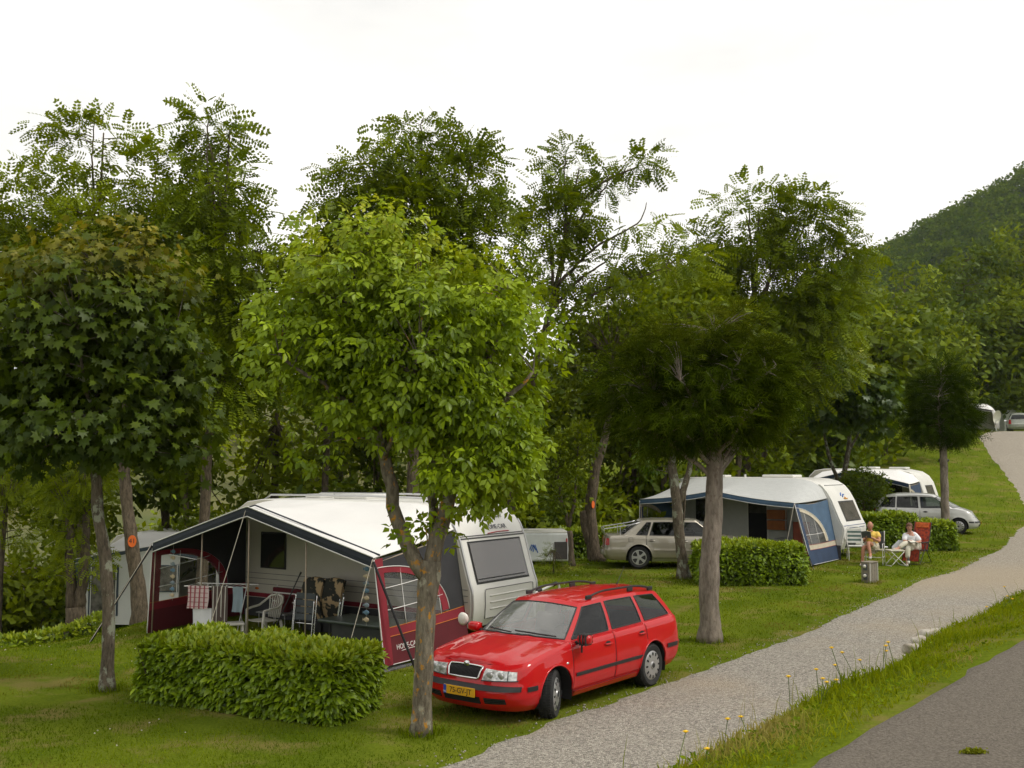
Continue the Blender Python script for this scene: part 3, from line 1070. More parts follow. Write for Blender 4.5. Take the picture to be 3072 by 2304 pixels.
    for sy in (-0.36, 0.36):
        s_ = MB()
        s_.box((cx, sy, 0.50), (0.50, 0.48, 0.18))
        s_.box((cx - 0.30, sy, 0.80), (0.14, 0.46, 0.60), rot=Matrix.Rotation(R(-14), 3, 'Y'))
        s_.box((cx - 0.40, sy, 1.16), (0.09, 0.26, 0.17), rot=Matrix.Rotation(R(-10), 3, 'Y'))
        s_.build('seat', seat_m, root, bevel=0.04)
    s_ = MB()
    s_.box((cx - 0.95, 0, 0.52), (0.50, 1.25, 0.18)); s_.box((cx - 1.24, 0, 0.80), (0.15, 1.25, 0.56), rot=Matrix.Rotation(R(-16), 3, 'Y'))
    s_.build('rear_bench', seat_m, root, bevel=0.04)
    s_ = MB().box((GB['wb'] - 0.50, 0, 0.84), (0.50, 1.34, 0.22))
    s_.build('dashboard', pmat('dash_plastic', (0.06, 0.062, 0.065), 0.7, var=0.1), root, bevel=0.05)
    a = np.linspace(0, 2 * math.pi, 25)
    sw = np.stack([0.05 * np.sin(a), 0.37 + 0.18 * np.cos(a), 0.18 * np.sin(a)], 1)
    rot = np.array(Matrix.Rotation(R(-22), 3, 'Y'))
    sw = np.stack([np.zeros(25), 0.18 * np.cos(a), 0.18 * np.sin(a)], 1) @ rot.T + np.array([cx + 0.42, 0.37, 0.90])
    q = MB().tube(sw, 0.014, 6, caps=False); q.box((cx + 0.43, 0.37, 0.90), (0.03, 0.34, 0.05)); q.box((cx + 0.43, 0.37, 0.86), (0.04, 0.12, 0.1))
    q.build('steering_wheel', black_m, root, smooth=True)
    return dict(side_pt=side_pt, end_pt=end_pt, end_patch=end_patch, side_strip=side_strip, seam=seam, bvh=bvh, zsh=zsh, deck=deck)

def mirror(root, x, y, z, sgn, mat, par=None):
    m = MB()
    a = np.linspace(0, 2 * math.pi, 17)[:-1]
    rings = []
    for d, k in ((-0.06, 0.72), (-0.03, 0.95), (0.02, 1.0), (0.06, 0.80), (0.075, 0.35)):
        rings.append(np.stack([np.full(16, x + d), y + sgn * 0.085 + 0.105 * k * np.sign(np.cos(a)) * np.abs(np.cos(a)) ** 0.6, z + 0.068 * k * np.sign(np.sin(a)) * np.abs(np.sin(a)) ** 0.6], 1))
    m.loft(rings, caps=True)
    o = m.build('door_mirror', mat, root, smooth=True)
    MB().tube([(x, y - sgn * 0.07, z - 0.07), (x, y + sgn * 0.01, z - 0.03)], [0.03, 0.022], 8).build('mirror_arm', black_m, o, smooth=True)
    MB().box((x - 0.062, y + sgn * 0.085, z), (0.004, 0.17, 0.10)).build('mirror_glass', chrome_m, o, bevel=0.002)
    return o

def handle(C, root, x, z, sgn, mat):
    p_ = C['side_pt'](x, z, sgn)
    q = [(x + 0.09, p_[1] + sgn * 0.005, z), (x + 0.07, p_[1] + sgn * 0.028, z), (x - 0.07, p_[1] + sgn * 0.028, z), (x - 0.09, p_[1] + sgn * 0.005, z)]
    o = MB().tube(q, 0.013, 8).build('door_handle', mat, root, smooth=True)
    MB().sphere((x, p_[1] + sgn * 0.001, z), (0.075, 0.006, 0.036)).build('handle_cup', seam_m, o, smooth=True)

# ---------------------------------------------------------------- the red estate
red_m = pmat('red_car_paint', (0.48, 0.003, 0.006), 0.55, 0.0, var=0.05, scale=2.0, coat=0.85, spec=0.15)
_fw = np.array([-0.609, -0.793])
red = thing('estate_car', 'shiny red estate car with black roof rails parked on the grass beside the gravel path', 'car', on(0.66, 15.36), math.atan2(_fw[1], _fw[0]))
DX = [0.86, -0.215, -1.10]
PO = dict(paint=red_m, wheel_r=0.315, arch_r=0.368, xaf=1.256, xar=-1.256, track=1.50, steer=R(24), wheel='cap', xf=2.17, xr=-2.34, xcf=1.66, xcr=-1.86, nf=2.7, nr=3.2,
    zsh=[(2.25, 0.70), (2.0, 0.745), (1.6, 0.835), (1.2, 0.895), (0.9, 0.925), (0, 0.94), (-1, 0.955), (-2.0, 0.975), (-2.4, 0.98)],
    crown=[(2.2, 0.05), (1.8, 0.075), (1.1, 0.075), (0, 0.05), (-2.4, 0.03)], creases=[(0.17, 0.010), (0.34, 0.008)],
    wt=[(0, 0.765), (0.12, 0.825), (0.3, 0.858), (0.55, 0.866), (0.75, 0.857), (0.9, 0.838), (0.96, 0.82), (1, 0.788)],
    fdx=[(0, -0.12), (0.12, -0.05), (0.3, -0.005), (0.45, 0.0), (0.52, -0.015), (0.58, -0.05), (0.9, -0.10), (1, -0.17)],
    rdx=[(0, 0.12), (0.2, 0.02), (0.45, 0), (0.5, 0.05), (1, 0.10)],
    zbot=[(2.3, 0.20), (1.7, 0.19), (0.8, 0.20), (-0.8, 0.20), (-1.7, 0.22), (-2.3, 0.27)],
    doors=DX, door_ranges=[(0.86, -0.215), (-0.215, -1.10)], sill_z=0.30, hood_end=0.3,
    gh=dict(wb=1.14, cb=0.26, ya=0.715, wt=0.36, ct=0.12, yat=0.525, rb=-2.29, crb=0.14, rt=-2.03, crt=0.08, rc=0.075, bulge=0.014, h=(0.05, 0.88), seat_x=0.02,
        yb=[(0.95, 0.735), (0.78, 0.762), (0, 0.770), (-1.2, 0.765), (-2.0, 0.735), (-2.3, 0.70)], yt=[(0.3, 0.545), (0, 0.565), (-1.2, 0.565), (-2.1, 0.52)],
        zre=[(0.40, 1.335), (0.2, 1.36), (-0.4, 1.385), (-1.2, 1.375), (-1.8, 1.335), (-2.05, 1.29)],
        side=[('apillar', 0.78, 0.165, 2), ('window_front', -0.16, -0.225, 9), ('bpillar', -0.265, -0.315, 2), ('window_rear', -1.075, -1.035, 8), ('cpillar', -1.185, -1.135, 2), ('window_quarter', -1.96, -1.70, 8), ('dpillar', -2.10, -1.90, 3)]))
C = build_car(red, PO)
for sgn in (1, -1):
    C['side_strip']('rub_strip', [(x, 0.50) for x in np.linspace(0.80, -0.93, 26)], sgn, 0.045, black_m)
    C['side_strip']('rub_strip', [(x, 0.55) for x in np.linspace(-1.68, -2.0, 8)], sgn, 0.06, black_m)
    C['side_strip']('rub_strip', [(x, 0.475) for x in np.linspace(1.86, 1.68, 8)], sgn, 0.06, black_m)
    C['seam']([(0.86, z) for z in np.linspace(0.30, 0.915, 14)], sgn)
    C['seam']([(-0.215, z) for z in np.linspace(0.27, 0.93, 14)], sgn)
    C['seam']([(-1.10 + 0.22 * max(0, (0.62 - z)) * 0 , z) for z in np.linspace(0.72, 0.94, 8)], sgn)
    C['seam']([(x, 0.285) for x in np.linspace(0.84, -0.8, 24)], sgn)
    handle(C, red, -0.02, 0.80, sgn, red_m)
    handle(C, red, -0.95, 0.825, sgn, red_m)
    # arch lip
    for ax in (1.256, -1.256):
        a = np.linspace(0.02, math.pi - 0.02, 26)
        q = [C['side_pt'](ax + 0.376 * math.cos(b), 0.315 + 0.376 * math.sin(b), sgn, 0.0) for b in a]
        MB().tube(q, 0.012, 6).build('arch_lip', red_m, red, smooth=True)
    # roof rail
    xs_ = np.linspace(0.02, -1.80, 22)
    zr = interp(PO['gh']['zre'])
    q = [(x, sgn * 0.525, float(zr(x)) + 0.03 + 0.058 * (1 - abs((i - 10.5) / 10.5) ** 5)) for i, x in enumerate(xs_)]
    rail = MB().tube(q, 0.016, 8).build('roof_rail', black_m, red, smooth=True)
    for x in (-0.02, -1.15, -1.74):
        MB().box((x, sgn * 0.525, float(zr(x)) + 0.045), (0.14, 0.035, 0.06)).build('rail_foot', black_m, rail, bevel=0.012)
    # sill skirt
    C['side_strip']('sill', [(x, 0.245) for x in np.linspace(0.80, -0.82, 24)], sgn, 0.07, red_m, th=0.022)
# front face
for sgn in (1, -1):
    hl = C['end_patch']('headlight', [(sgn * 0.30, 0.570), (sgn * 0.745, 0.588), (sgn * 0.735, 0.690), (sgn * 0.325, 0.708)], 1, lens_m, 0.012, 16, 6)
    C['end_patch']('indicator', [(sgn * 0.645, 0.586), (sgn * 0.655, 0.586), (sgn * 0.645, 0.700), (sgn * 0.635, 0.700)], 1, black_m, 0.015, 3, 6, hl)
    C['end_patch']('lamp_frame', [(sgn * 0.29, 0.560), (sgn * 0.76, 0.578), (sgn * 0.76, 0.588), (sgn * 0.29, 0.570)], 1, black_m, 0.014, 14, 3, hl)
    for yy in (0.40, 0.55):
        pt = C['end_pt'](sgn * yy, 0.635, 1, 0.014)
        MB().sphere(pt, (0.012, 0.052, 0.045)).build('reflector', hub_m, hl, smooth=True)
    it = C['end_patch']('lower_grille', [(sgn * 0.36, 0.285), (sgn * 0.64, 0.295), (sgn * 0.64, 0.365), (sgn * 0.36, 0.365)], 1, dark_m, 0.004, 8, 4)
    for z in (0.305, 0.327, 0.350):
        C['end_patch']('grille_bar', [(sgn * 0.365, z - 0.004), (sgn * 0.635, z - 0.002), (sgn * 0.635, z + 0.006), (sgn * 0.365, z + 0.004)], 1, black_m, 0.012, 8, 2, it)
C['end_patch']('lower_grille', [(-0.30, 0.275), (0.30, 0.275), (0.30, 0.365), (-0.30, 0.365)], 1, dark_m, 0.004, 12, 4)
C['end_patch']('bumper_strip', [(-0.80, 0.455), (0.80, 0.455), (0.80, 0.515), (-0.80, 0.515)], 1, black_m, 0.022, 34, 3)
gr = C['end_patch']('grille', [(-0.235, 0.585), (0.235, 0.585), (0.265, 0.722), (-0.265, 0.722)], 1, dark_m, 0.010, 12, 5)
for y in np.linspace(-0.215, 0.215, 22):
    C['end_patch']('grille_slat', [(y - 0.004, 0.595), (y + 0.004, 0.595), (y * 1.1 + 0.004, 0.712), (y * 1.1 - 0.004, 0.712)], 1, black_m, 0.022, 2, 5, gr)
fr_ = [(-0.245, 0.582), (0, 0.580), (0.245, 0.582), (0.276, 0.722), (0.15, 0.729), (0, 0.731), (-0.15, 0.729), (-0.276, 0.722), (-0.245, 0.582)]
MB().tube([C['end_pt'](y, z, 1, 0.022) for y, z in polyline(fr_, 0.03)], 0.013, 6, caps=False).build('grille_frame', chrome_m, gr, smooth=True)
e = C['end_pt'](0, 0.728, 1, 0.016)
MB().lathe([(0.046, 0.0), (0.046, 0.014), (0.036, 0.020), (0.003, 0.023)], axis='x', n=24, c=e).build('badge', chrome_m, red, auto=40)
MB().tube([e + np.array((0.024, -0.024, -0.008)), e + np.array((0.026, 0.004, 0.006)), e + np.array((0.024, 0.024, 0.016))], 0.006, 5).build('badge_arrow', black_m, red)
# registration plate
pc = C['end_pt'](0.0, 0.415, 1, 0.028)
pl_ = MB().box(pc + np.array((0, 0, 0)), (0.010, 0.52, 0.112)).build('number_plate', plate_m, red, bevel=0.003)
MB().box(pc + np.array((0.0065, -0.235, 0)), (0.003, 0.046, 0.108)).build('plate_band', blue_m, pl_)
Mp = frame(Vector(pc + np.array((0.0062, 0.025, 0))), Vector((0, 1, 0)), Vector((0, 0, 1)), Vector((1, 0, 0)))
text_part('plate_lettering', '75-GV-JT', 0.095, black_m, pl_, Mp, 0.0015, xscale=1.0)
Mp = frame(Vector(pc + np.array((0.0085, -0.235, -0.030))), Vector((0, 1, 0)), Vector((0, 0, 1)), Vector((1, 0, 0)))
text_part('plate_country', 'NL', 0.034, pmat('white_print', (0.8, 0.8, 0.8), 0.6, var=0.02), pl_, Mp, 0.001)
# wipers, aerial, mirrors, repeater
for y0, y1 in ((0.62, 0.05), (0.0, -0.50)):
    b = []
    for k, q in enumerate(np.linspace(0, 1, 8)):
        y = y0 + (y1 - y0) * q
        x = 1.14 - 0.26 * (y / 0.715) ** 2
        b.append((x - 0.035 - 0.03 * q, y, C['deck'](x, y, 0.79) + 0.045 + 0.02 * q))
    MB().tube(b, 0.011, 5).build('wiper', black_m, red, smooth=True)
MB().tube([(-1.62, 0, 1.41), (-1.66, 0, 1.45), (-1.86, 0, 1.68)], [0.018, 0.006, 0.003], 6).build('aerial', black_m, red, smooth=True)
for sgn in (1, -1):
    mo = mirror(red, 0.72, sgn * 0.87, 0.965, sgn, red_m)
    if sgn > 0:      # strap of a towing mirror left on the near mirror
        for q in (0.05, 0.10, 0.14):
            MB().box((0.73, 0.87 + q, 0.965), (0.16, 0.022, 0.155)).build('mirror_strap', black_m, mo, bevel=0.01)
        MB().tube([(0.80, 0.955, 0.90), (0.80, 0.955, 0.80)], 0.016, 6).build('strap_tail', black_m, mo)
    else:
        MB().tube([(0.72, -1.05, 0.96), (0.72, -1.12, 1.02)], 0.012, 6).build('extension_arm', black_m, mo)
        MB().lathe([(0.02, -0.03), (0.085, -0.01), (0.095, 0.02), (0.06, 0.045), (0.004, 0.055)], c=(0.72, -1.17, 1.05), axis='x', n=20).build('towing_mirror', pmat('white_plastic', (0.72, 0.70, 0.64), 0.4, var=0.05), mo, smooth=True)
    p_ = C['side_pt'](1.0, 0.68, sgn)
    MB().sphere(p_, (0.030, 0.012, 0.016)).build('side_repeater', lens_m, red, smooth=True)
    C['end_patch']('tail_light', [(sgn * 0.60, 0.68), (sgn * 0.80, 0.68), (sgn * 0.76, 0.95), (sgn * 0.62, 0.95)], -1, redlens_m, 0.012, 8, 6)
C['end_patch']('rear_bumper_strip', [(-0.8, 0.52), (0.8, 0.52), (0.8, 0.58), (-0.8, 0.58)], -1, black_m, 0.02, 24, 3)
# ================================================================ TREES AND HEDGES
# leaf shapes: (verts, triangles); +y is the leaf's length, +z its upper face
def leaf_ovate(w=0.46, fold=0.10):
    v = [(0, 0, 0), (0, 0.35, 0), (0, 0.70, 0), (0, 1, -0.08)]
    v += [(-w / 2, 0.30, fold), (-w * 0.42, 0.66, fold * 0.8), (w / 2, 0.30, fold), (w * 0.42, 0.66, fold * 0.8)]
    f = [(0, 1, 4), (1, 2, 5), (1, 5, 4), (2, 3, 5), (0, 6, 1), (1, 7, 2), (1, 6, 7), (2, 7, 3)]
    return np.array(v, float), np.array(f)

def leaf_simple(w=0.46, fold=0.10):
    v = [(0, 0, 0), (0, 0.5, 0), (0, 1, -0.08), (-w * 0.52, 0.46, fold), (w * 0.52, 0.46, fold)]
    return np.array(v, float), np.array([(0, 1, 3), (1, 2, 3), (0, 4, 1), (1, 4, 2)])

def leaf_join(parts):
    V, F, n = [], [], 0
    for (v, f), M, o in parts:
        V.append(v @ np.array(M).T + np.array(o)); F.append(f + n); n += len(v)
    return np.concatenate(V), np.concatenate(F)

def leaf_diamond(w):
    return np.array([(0, 0, 0), (w / 2, 0.5, 0.05), (0, 1, 0), (-w / 2, 0.5, 0.05)], float), np.array([(0, 1, 2), (0, 2, 3)])

def rotm(ax, deg):
    return np.array(Matrix.Rotation(R(deg), 3, ax))

def leaf_trifoliate(simple=False):
    o = leaf_simple(0.54, 0.10) if simple else leaf_ovate(0.50, 0.10)
    return leaf_join([(o, rotm('Z', 0) * 0.62, (0, 0.38, 0)), (o, rotm('Z', 52) @ rotm('Y', -18) * 0.56, (-0.03, 0.26, 0)), (o, rotm('Z', -52) @ rotm('Y', 18) * 0.56, (0.03, 0.26, 0))])

def leaf_palmate():
    pts = [(0.0, 0.0), (0.30, -0.10), (0.26, 0.10), (0.62, 0.22), (0.36, 0.36), (0.46, 0.70), (0.18, 0.58), (0.0, 1.0), (-0.18, 0.58), (-0.46, 0.70), (-0.36, 0.36), (-0.62, 0.22), (-0.26, 0.10), (-0.30, -0.10)]
    v = [(x, y, 0.10 * abs(x) - 0.16 * y * y * (1 + abs(x))) for x, y in pts] + [(0, 0.32, 0.02)]
    n = len(pts)
    return np.array(v), np.array([(n, i, (i + 1) % n) for i in range(n)])

def leaf_pinnate(pairs=6, w=0.42):
    ps = []
    d = leaf_diamond(w)
    for i in range(pairs):
        y = 0.14 + 0.74 * i / (pairs - 1)
        L = 0.27 * (1 - 0.35 * abs(i / (pairs - 1) - 0.4))
        for s in (-1, 1):
            ps.append((d, rotm('Z', -s * 68) @ rotm('Y', s * 12) * L, (0, y, -0.15 * y * y)))
    ps.append((d, np.eye(3) * 0.22, (0, 0.88, -0.13)))
    return leaf_join(ps)

def leaf_spray(n=5):
    d = leaf_diamond(0.13)
    ps = [(leaf_diamond(0.07), np.eye(3), (0, 0, 0))]
    for i in range(n):
        y = 0.12 + 0.66 * i / (n - 1)
        for s in (-1, 1):
            ps.append((d, rotm('Z', -s * 42) * (0.50 - 0.05 * i), (0, y, 0)))
    return leaf_join(ps)

def leaf_bunch(k=5, seed=1):
    r = np.random.default_rng(seed)
    ps = []
    for i in range(k):
        M = rotm('Z', r.uniform(-80, 80)) @ rotm('X', r.uniform(-45, 25)) @ rotm('Y', r.uniform(-50, 50)) * r.uniform(0.5, 0.8)
        ps.append((leaf_diamond(0.55), M, tuple(r.uniform(-0.15, 0.15, 3) + np.array([0, 0.15, 0]))))
    return leaf_join(ps)

LEAF = dict(ovate=leaf_ovate(), laurel=leaf_ovate(0.44, 0.05), tri=leaf_trifoliate(), tri_s=leaf_trifoliate(True),  palm=leaf_palmate(), pinn=leaf_pinnate(6), pinn5=leaf_pinnate(5, 0.66), pinn4=leaf_pinnate(3, 0.75), spray=leaf_spray(), bunch=leaf_bunch(5), bunch3=leaf_bunch(3, 4), card=(np.array([(0, 0, 0), (0.42, 0.5, 0.08), (0, 1, 0), (-0.42, 0.5, 0.08)], float), np.array([(0, 1, 2), (0, 2, 3)])), needle=leaf_spray(3))

def leaf_basis(d, nrm):
    d = unit(d)
    s = unit(np.cross(d, nrm))
    n = np.cross(s, d)
    return s, d, n

def leaf_cloud(name, tpl, pos, d, nrm, size, mat, parent, tint, young=None, kind='stuff'):
    tv, tf = LEAF[tpl]
    s, d, n = leaf_basis(d, nrm)
    N = len(pos); k = len(tv)
    V = pos[:, None] + size[:, None, None] * (tv[None, :, 0:1] * s[:, None] + tv[None, :, 1:2] * d[:, None] + tv[None, :, 2:3] * n[:, None])
    F = (np.arange(N)[:, None, None] * k + tf[None]).reshape(-1, 3)
    at = {'tint': np.repeat(np.clip(tint, 0, 1), k)}
    if young is not None:
        at['young'] = np.repeat(np.clip(young, 0, 1), k)
    o = npmesh(name, V.reshape(-1, 3), F, mat, parent, at)
    if kind: o['kind'] = kind
    return o

def single_leaves(tpl, pos, d, nrm, size, mats, parent, tint):
    """the leaves that show largest, each an object of its own sharing a few leaf meshes"""
    tv, tf = LEAF[tpl]
    meshes = []
    for mt in mats:
        me = bpy.data.meshes.new('leaf')
        me.from_pydata(tv.tolist(), [], tf.tolist()); me.materials.append(mt)
        meshes.append(me)
    s, d, n = leaf_basis(d, nrm)
    for i in range(len(pos)):
        o = bpy.data.objects.new('leaf', meshes[min(int(tint[i] * len(meshes)), len(meshes) - 1)])
        o.parent = parent
        z = size[i]
        o.matrix_local = frame(Vector(pos[i]), Vector(s[i] * z), Vector(d[i] * z), Vector(n[i] * z))
        COL.objects.link(o)

def sample_lobes(lobes, n, shell=0.55):
    w = np.array([l[3] * l[4] * l[5] * (l[6] if len(l) > 6 else 1) for l in lobes]); w = w / w.sum()
    idx = rng.choice(len(lobes), n, p=w)
    u = unit(rng.normal(size=(n, 3)))
    r = (shell ** 3 + (1 - shell ** 3) * rng.random(n)) ** (1 / 3)
    L = np.array([l[:6] for l in lobes])[idx]
    return L[:, :3] + u * r[:, None] * L[:, 3:6], u, idx

def bez(a, b, c, n):
    t = np.linspace(0, 1, n)[:, None]
    return (1 - t) ** 2 * a + 2 * t * (1 - t) * b + t * t * c

def make_tree(name, label, base, trunk, limbs, lobes, nclump, per, crad, tpl, size, mat, bark, group=None, cat='tree', droop=0.4, upn=1.0, young=None, shell=0.5, twigs=True, singles=None, flat=0.7, twig_r=0.012, zofs=-0.05, seed=None, outd=1.0, tintspread=0.2, nside=10):
    """trunk: [(x,y,z,r)...] from the base; limbs: lists of the same; lobes: crown ellipsoids"""
    global rng
    if seed is not None:
        rng = np.random.default_rng(seed)
    root = thing(name, label, cat, on(base[0], base[1], zofs), 0, group)
    tp = np.array(trunk, float)
    def spline(P, step=0.25):
        q = polyline(P, step)
        if len(q) > 8:
            k = np.ones(3) / 3
            for c in range(q.shape[1]):
                q[1:-1, c] = np.convolve(q[:, c], k, 'valid')
        return q
    q = spline(tp, 0.18)
    wig = 0.10 * q[:, 3]
    q[:, 0] += wig * vnoise(q[:, 2] * 2.2, q[:, 2] * 0 + base[0]); q[:, 1] += wig * vnoise(q[:, 2] * 2.2, q[:, 2] * 0 + base[1] + 9)
    rad = q[:, 3] * (1 + 0.07 * vnoise(q[:, 2] * 5, q[:, 2] * 0 + base[0]))
    rad[:3] *= np.array([1.35, 1.16, 1.05])[:len(rad[:3])]
    m = MB().tube(q[:, :3], rad, 14)
    m.V[0] += unit(m.V[0] - np.repeat(q[:, :3], 14, 0)) * (0.05 * np.repeat(rad, 14) * rng.normal(size=len(m.V[0])))[:, None]
    m.build('trunk', bark, root, smooth=True)
    nodes = [q[len(q) * 2 // 3:, :4]]
    for lb in limbs:
        p = spline(np.array(lb, float), 0.2)
        p[1:, :3] += rng.normal(0, 0.015, (len(p) - 1, 3))
        MB().tube(p[:, :3], p[:, 3], nside).build('limb', bark, root, smooth=True)
        nodes.append(p[len(p) // 4:])
    nodes = np.concatenate(nodes)
    c, u, idx = sample_lobes(lobes, nclump, shell)
    cen = np.array([l[:3] for l in lobes]).mean(0)
    if twigs:
        mb = MB()
        for i in range(0, nclump):
            d = np.linalg.norm(nodes[:, :3] - c[i], axis=1) + 0.8 * np.clip(nodes[:, 2] - c[i, 2], 0, 9)
            k = np.argmin(d)
            a = nodes[k, :3]
            mid = (a + c[i]) / 2 + np.array([0, 0, 0.12 * d[k]]) + rng.normal(0, 0.06 * d[k], 3)
            nn = 4
            r0 = min(nodes[k, 3] * 0.7, twig_r * (1 + 0.6 * d[k]))
            mb.tube(bez(a, mid, c[i], nn), np.linspace(r0, twig_r * 0.35, nn), 4, caps=False)
        mb.build('branches', bark, root, smooth=True)['kind'] = 'stuff'
    N = nclump * per
    ci = np.repeat(np.arange(nclump), per)
    off = np.clip(rng.normal(size=(N, 3)), -1.8, 1.8) * np.array([1, 1, flat])
    off = off * (crad * np.repeat(rng.uniform(0.6, 1.3, nclump), per))[:, None]
    pos = c[ci] + off
    out = unit(unit(pos - c[ci]) * 0.8 + unit(u[ci]) * 0.9 * outd + rng.normal(0, 0.35, (N, 3)))
    d = unit(out + np.array([0, 0, -droop]))
    nr = unit(np.array([0, 0, 0.55 * upn]) + 0.6 * u[ci] + rng.normal(0, 0.62, (N, 3)))
    sz = size * rng.uniform(0.65, 1.25, N)
    tint = 0.45 + np.repeat(rng.normal(0, 0.14, nclump), per) + rng.normal(0, tintspread, N)
    yg = None
    if young:
        zz = pos[:, 2]
        lo, hi = young[0], young[1]
        yg = np.clip((zz - lo) / (hi - lo), 0, 1) * rng.random(N) ** young[2]
        sz = sz * (1 - 0.35 * np.clip(yg, 0, 1))
    if singles:
        cnt, mats = singles
        M0 = np.array(root.location)
        cl = np.array(cam.location)
        view = unit(cl - (pos + M0))
        facing = np.abs(np.sum(nr * view, 1))
        score = np.sum((pos - cen) * view, 1) + 0.5 * facing + rng.random(N) * 0.9
        order = np.argsort(-score)[:cnt]
        mask = np.ones(N, bool); mask[order] = False
        yv = yg[order] if yg is not None else np.zeros(len(order))
        key = np.clip(tint[order] * 0.65 + yv * 0.35, 0, 0.999)
        single_leaves(tpl, pos[order], d[order], nr[order], sz[order], mats, root, key)
        pos, d, nr, sz, tint = pos[mask], d[mask], nr[mask], sz[mask], tint[mask]
        if yg is not None: yg = yg[mask]
    leaf_cloud('crown', tpl + '_s' if tpl + '_s' in LEAF else tpl, pos, d, nr, sz, mat, root, tint, yg)
    return root

lichen_bark = barkmat('bark_lichen', (0.085, 0.070, 0.050), (0.23, 0.20, 0.15), [(0.30, 0.29, 0.22), (0.42, 0.20, 0.025)], 0.42, 16)
mottled_bark = barkmat('bark_mottled', (0.055, 0.045, 0.032), (0.16, 0.13, 0.095), [(0.24, 0.25, 0.19)], 0.62, 20)
locust_bark = barkmat('bark_locust', (0.05, 0.040, 0.028), (0.16, 0.125, 0.085), None, 0, 18)
cypress_bark = barkmat('bark_cypress', (0.12, 0.098, 0.078), (0.30, 0.255, 0.21), [(0.14, 0.11, 0.085)], 0.35, 9)

# ---- box elder in the middle, light green drooping leaflets
be_mat = leafmat('box_elder_leaf', (0.105, 0.142, 0.009), (0.325, 0.372, 0.032), young=(0.48, 0.50, 0.06), trans=0.24, gloss=0.02)
be_s = [leafmat('box_elder_leaf_a', (0.105, 0.142, 0.009), (0.19, 0.235, 0.02), trans=0.4, gloss=0.025, single=True), leafmat('box_elder_leaf_b', (0.19, 0.235, 0.02), (0.31, 0.355, 0.03), trans=0.4, gloss=0.025, single=True), leafmat('box_elder_leaf_c', (0.31, 0.355, 0.03), (0.46, 0.48, 0.06), trans=0.4, gloss=0.025, single=True)]
T0 = [(0, 0, 0, 0.125), (0.02, 0, 0.6, 0.118), (0.04, 0, 1.4, 0.115), (0.08, 0, 2.0, 0.135), (0.12, 0.0, 2.2, 0.12)]
LB = [[(0.05, 0, 1.95, 0.10), (-0.30, 0.05, 2.55, 0.088), (-0.44, 0.05, 3.2, 0.078), (-0.66, 0, 4.1, 0.065), (-0.9, 0, 5.2, 0.04), (-1.0, 0.1, 6.0, 0.02)],
      [(0.10, 0, 2.0, 0.11), (0.22, 0.0, 2.6, 0.098), (0.42, 0, 3.2, 0.085), (0.62, 0.05, 4.0, 0.06), (0.95, 0.1, 5.0, 0.035), (1.2, 0, 5.6, 0.02)],
      [(0.15, 0, 2.3, 0.07), (0.10, 0.3, 3.0, 0.06), (0.0, 0.5, 4.2, 0.045), (-0.1, 0.3, 5.5, 0.03)],
      [(-0.62, 0, 3.9, 0.04), (-1.2, -0.3, 4.3, 0.03), (-1.8, -0.4, 4.7, 0.015)],
      [(0.55, 0, 3.7, 0.04), (1.1, -0.3, 4.2, 0.03), (1.5, -0.3, 4.6, 0.015)],
      [(-0.5, 0, 3.4, 0.03), (-0.2, -0.6, 4.0, 0.025), (0.0, -0.9, 4.6, 0.015)]]
lob = [(-0.75, 0, 5.65, 0.95, 1.0, 0.95), (-1.45, 0, 5.05, 0.80, 0.8, 0.65), (0.15, 0, 5.35, 0.95, 1.1, 0.75), (0.75, 0, 5.0, 0.75, 0.9, 0.7), (-0.55, 0.1, 4.6, 1.15, 1.1, 0.65), (0.55, 0, 4.3, 0.75, 0.9, 0.7), (0.62, 0, 3.45, 0.62, 0.7, 0.6), (-0.2, 0.2, 4.1, 0.7, 0.8, 0.5, 0.6), (0.20, -0.1, 2.8, 0.4, 0.4, 0.22, 0.5), (-1.35, 0, 4.3, 0.55, 0.6, 0.40, 0.8), (-0.35, -0.3, 6.5, 0.35, 0.4, 0.3), (0.6, -0.2, 5.75, 0.3, 0.3, 0.25), (1.0, 0, 4.0, 0.60, 0.7, 0.75), (0.9, 0, 3.3, 0.5, 0.55, 0.45), (-0.95, 0, 3.75, 0.45, 0.5, 0.35, 0.8), (-0.1, -0.6, 4.8, 0.9, 0.5, 0.7, 1.3), (0.2, -0.5, 4.1, 0.6, 0.4, 0.5, 1.2), (0.1, -0.1, 2.35, 0.32, 0.28, 0.22, 1.0), (-0.55, -0.1, 2.80, 0.40, 0.3, 0.14, 1.0), (0.55, -0.1, 2.6, 0.3, 0.3, 0.15, 0.6), (0.35, -0.15, 2.0, 0.22, 0.2, 0.20, 1.6), (-0.30, -0.15, 1.75, 0.2, 0.2, 0.12, 1.5)]
make_tree('box_elder_tree', 'light green bushy tree with forked lichen-spotted trunk standing in front of the red car', (-1.11, 13.05), T0, LB, lob, 310, 35, 0.175, 'tri', 0.195, be_mat, lichen_bark, droop=1.0, upn=0.6, young=(5.3, 6.7, 1.3), shell=0.35, singles=(300, be_s), flat=0.8, seed=11)
